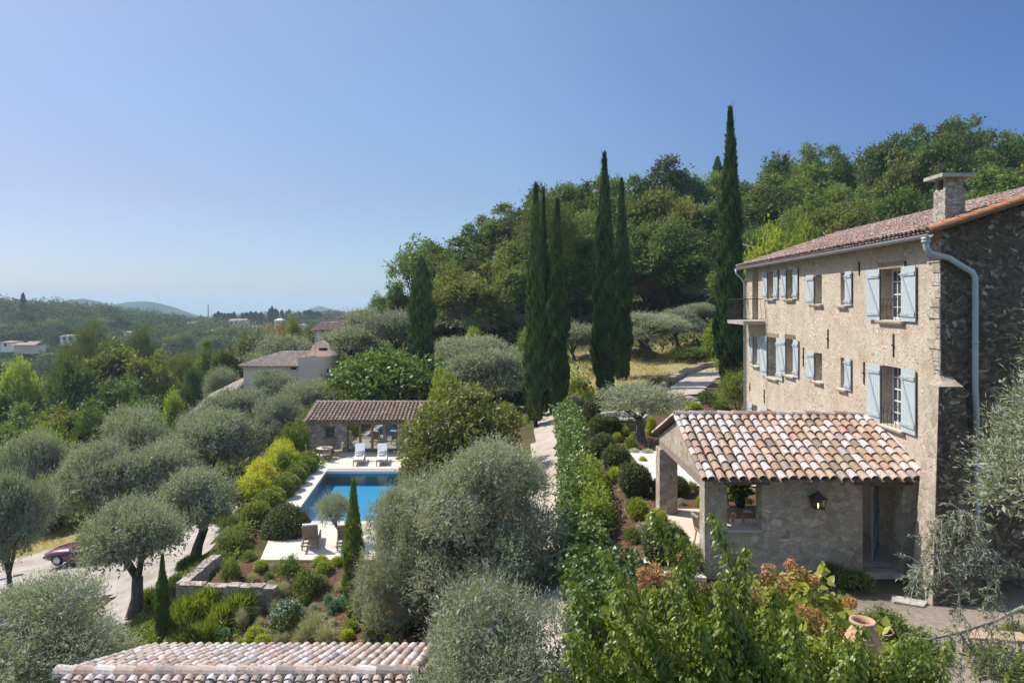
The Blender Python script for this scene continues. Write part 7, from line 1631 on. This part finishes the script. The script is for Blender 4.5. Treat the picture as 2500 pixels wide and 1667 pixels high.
plant('mound', (-10.35, 31.35, -3.2), 1.05, 1.35, 'clipped_mound', 'big dark clipped mound at the near left corner of the pool', 'shrub')
def C5(x, y): return 100 + x / 2.476, 1300 + y / 2.476
def beds(kind, name, cat, group, desc, rows):
    for x, y, w_, h_, where in rows:
        px, py = C5(x, y); B(kind, px, py, w_ / 2.476, h_ / 2.476, name, desc + ' ' + where, cat, group)
beds('euphorbia', 'euphorbia', 'plant', ge, 'yellow green mound', [(1292, 648, 108, 80, 'in the red soil above the roof middle'), (1340, 688, 104, 72, 'closest to the roof eaves'), (1205, 690, 96, 46, 'half hidden by the roof tiles'), (1872, 596, 92, 66, 'left of the second blue flower bush'), (1850, 650, 84, 64, 'below the young cypress by the pool'), (2108, 688, 80, 76, 'at the kerb corner'), (1328, 216, 84, 50, 'beside the pale slab edge'), (1712, 236, 100, 60, 'below the slab and the second lounger'), (1795, 190, 80, 46, 'at the foot of the slab right end'), (1690, 190, 90, 50, 'under the slab edge middle')])
beds('bluegreen', 'bluegreen_spurge', 'plant', 'blue green spurges in the bed', 'blue green spurge', [(1105, 650, 76, 72, 'in front of the strap leaved clumps'), (1775, 478, 90, 70, 'left of the young cypress by the pool'), (1822, 440, 80, 56, 'touching the young cypress foot'), (1735, 428, 50, 60, 'above the left blue green spurge')])
beds('plumbago', 'plumbago', 'shrub', 'blue flowering bushes in the bed', 'bush with pale blue flowers', [(1492, 590, 220, 180, 'in the middle of the red soil bed'), (2032, 640, 170, 120, 'under the big olive near the kerb')])
beds('lavender', 'lavender', 'plant', 'grey lavender clumps in the bed', 'grey lavender clump', [(1640, 640, 170, 150, 'large, right of the blue flower bush'), (1570, 668, 110, 90, 'at the roof eaves'), (1720, 670, 130, 120, 'right of the largest clump'), (1610, 560, 120, 90, 'behind the largest clump'), (1385, 420, 120, 110, 'at the end of the stone wall'), (1455, 390, 100, 90, 'above the blue flower bush'), (1295, 520, 80, 80, 'beside the strap leaved clumps'), (1210, 590, 80, 130, 'tall in front of the strap leaved clumps'), (1320, 570, 60, 60, 'small in the open soil'), (1430, 668, 70, 60, 'near the two mounds'), (1480, 660, 50, 60, 'left of the eaves clump'), (1275, 300, 70, 56, 'above the stone wall'), (1815, 350, 80, 60, 'high beside the young cypress'), (1410, 230, 60, 60, 'under the slab left'), (1425, 470, 80, 70, 'left of the blue flower bush')])
beds('silver_cushion', 'silver_cushion', 'plant', gs, 'small silver grey cushion', [(1350, 620, 60, 40, 'left of the two roof side mounds'), (1560, 480, 60, 44, 'right of the blue flower bush top'), (1650, 470, 64, 44, 'in the open red soil'), (1390, 330, 56, 40, 'in the upper red soil'), (1180, 340, 60, 44, 'above the wall'), (1760, 560, 60, 40, 'left of the pool cypress foot'), (1700, 520, 50, 36, 'below the blue green spurges'), (1260, 640, 60, 44, 'before the strap leaves'), (1480, 330, 56, 40, 'below the slab middle')])
gst = 'strap leaved clumps below the stone wall'
beds('strap_clump', 'strap_leaf_clump', 'plant', gst, 'strap leaved clump', [(1180, 520, 160, 104, 'bright in the middle of the bed'), (1100, 560, 150, 96, 'left of the brightest clump'), (1270, 440, 130, 88, 'at the wall end, upper'), (1220, 470, 130, 80, 'between the bright clumps'), (880, 560, 190, 120, 'dark under the stone wall'), (960, 520, 170, 104, 'dark, next to the pink flowers'), (830, 620, 160, 104, 'dark beside the slim young cypress'), (900, 690, 170, 88, 'at the roof edge left'), (985, 670, 150, 88, 'at the roof edge right'), (690, 690, 120, 64, 'between two young trunks on the left'), (650, 440, 110, 72, 'by the drive beside the olive trunk'), (1040, 610, 120, 80, 'small, in front of the dark clumps')])
beds('lily_clump', 'pink_lily', 'plant', None, 'clump with pale pink flower heads', [(1010, 480, 110, 110, 'before the stone wall')])
gsh = 'loose shrubs on the bank between drive and slab'
beds('small_shrub', 'small_shrub', 'shrub', gsh, 'loose green shrub', [(1170, 150, 117, 127, 'tall and yellow green left of the slab'), (1060, 220, 117, 105, 'grey green above the wall corner'), (1150, 300, 117, 127, 'upright above the stone wall'), (1500, 270, 148, 120, 'feathery below the slab'), (1600, 370, 156, 142, 'feathery largest in the upper bed'), (1690, 340, 93, 90, 'right of the feathery shrub'), (1375, 290, 54, 52, 'small in the upper soil'), (960, 310, 85, 67, 'dark at the wall corner'), (860, 240, 85, 82, 'dark beside the drive'), (900, 200, 85, 67, 'yellowish by the leaning olive'), (1260, 170, 93, 67, 'low beside the slab corner'), (1245, 110, 70, 52, 'between mound and slab'), (660, 510, 93, 67, 'beside the thick olive trunk'), (820, 330, 101, 82, 'on the bank by the wall'), (780, 420, 93, 90, 'on the bank behind the young cypress'), (1330, 460, 46, 45, 'pale near the blue bush'), (1590, 430, 70, 60, 'above the blue flower bush'), (450, 710, 101, 60, 'yellow green at the roof left end')])
plant('loose_shrub', G(560, 1345), .8, 1.1, 'loose_shrub', 'loose dark shrub below the big clipped mound', 'shrub'); plant('green_bush', G(575, 1300), .9, 1.0, 'green_shrub', 'green shrub left of the big clipped mound', 'shrub'); plant('green_bush', G(610, 1265), .75, .9, 'green_shrub', 'green shrub under the near end of the golden hedge', 'shrub')
plant('yellow_bush', G(545, 1290), .7, 1.2, 'golden_shrub', 'small golden shrub beside the leaning olive', 'shrub', gy_)

# ------------------------------------------------------------------ haze
hz = MB(); hz.box(-3600, 2800, -200, 6900, -190, 62)
o = hz.build('haze', plain('haze', (.5, .5, .5))); m = o.data.materials[0]; n = m.node_tree; n.nodes.clear()
out = n.nodes.new('ShaderNodeOutputMaterial'); pv = n.nodes.new('ShaderNodeVolumePrincipled'); pv.inputs['Color'].default_value = (.64, .82, .94, 1); pv.inputs['Density'].default_value = .00026; pv.inputs['Anisotropy'].default_value = .0
n.links.new(pv.outputs[0], out.inputs['Volume']); tag(o, kind='stuff')
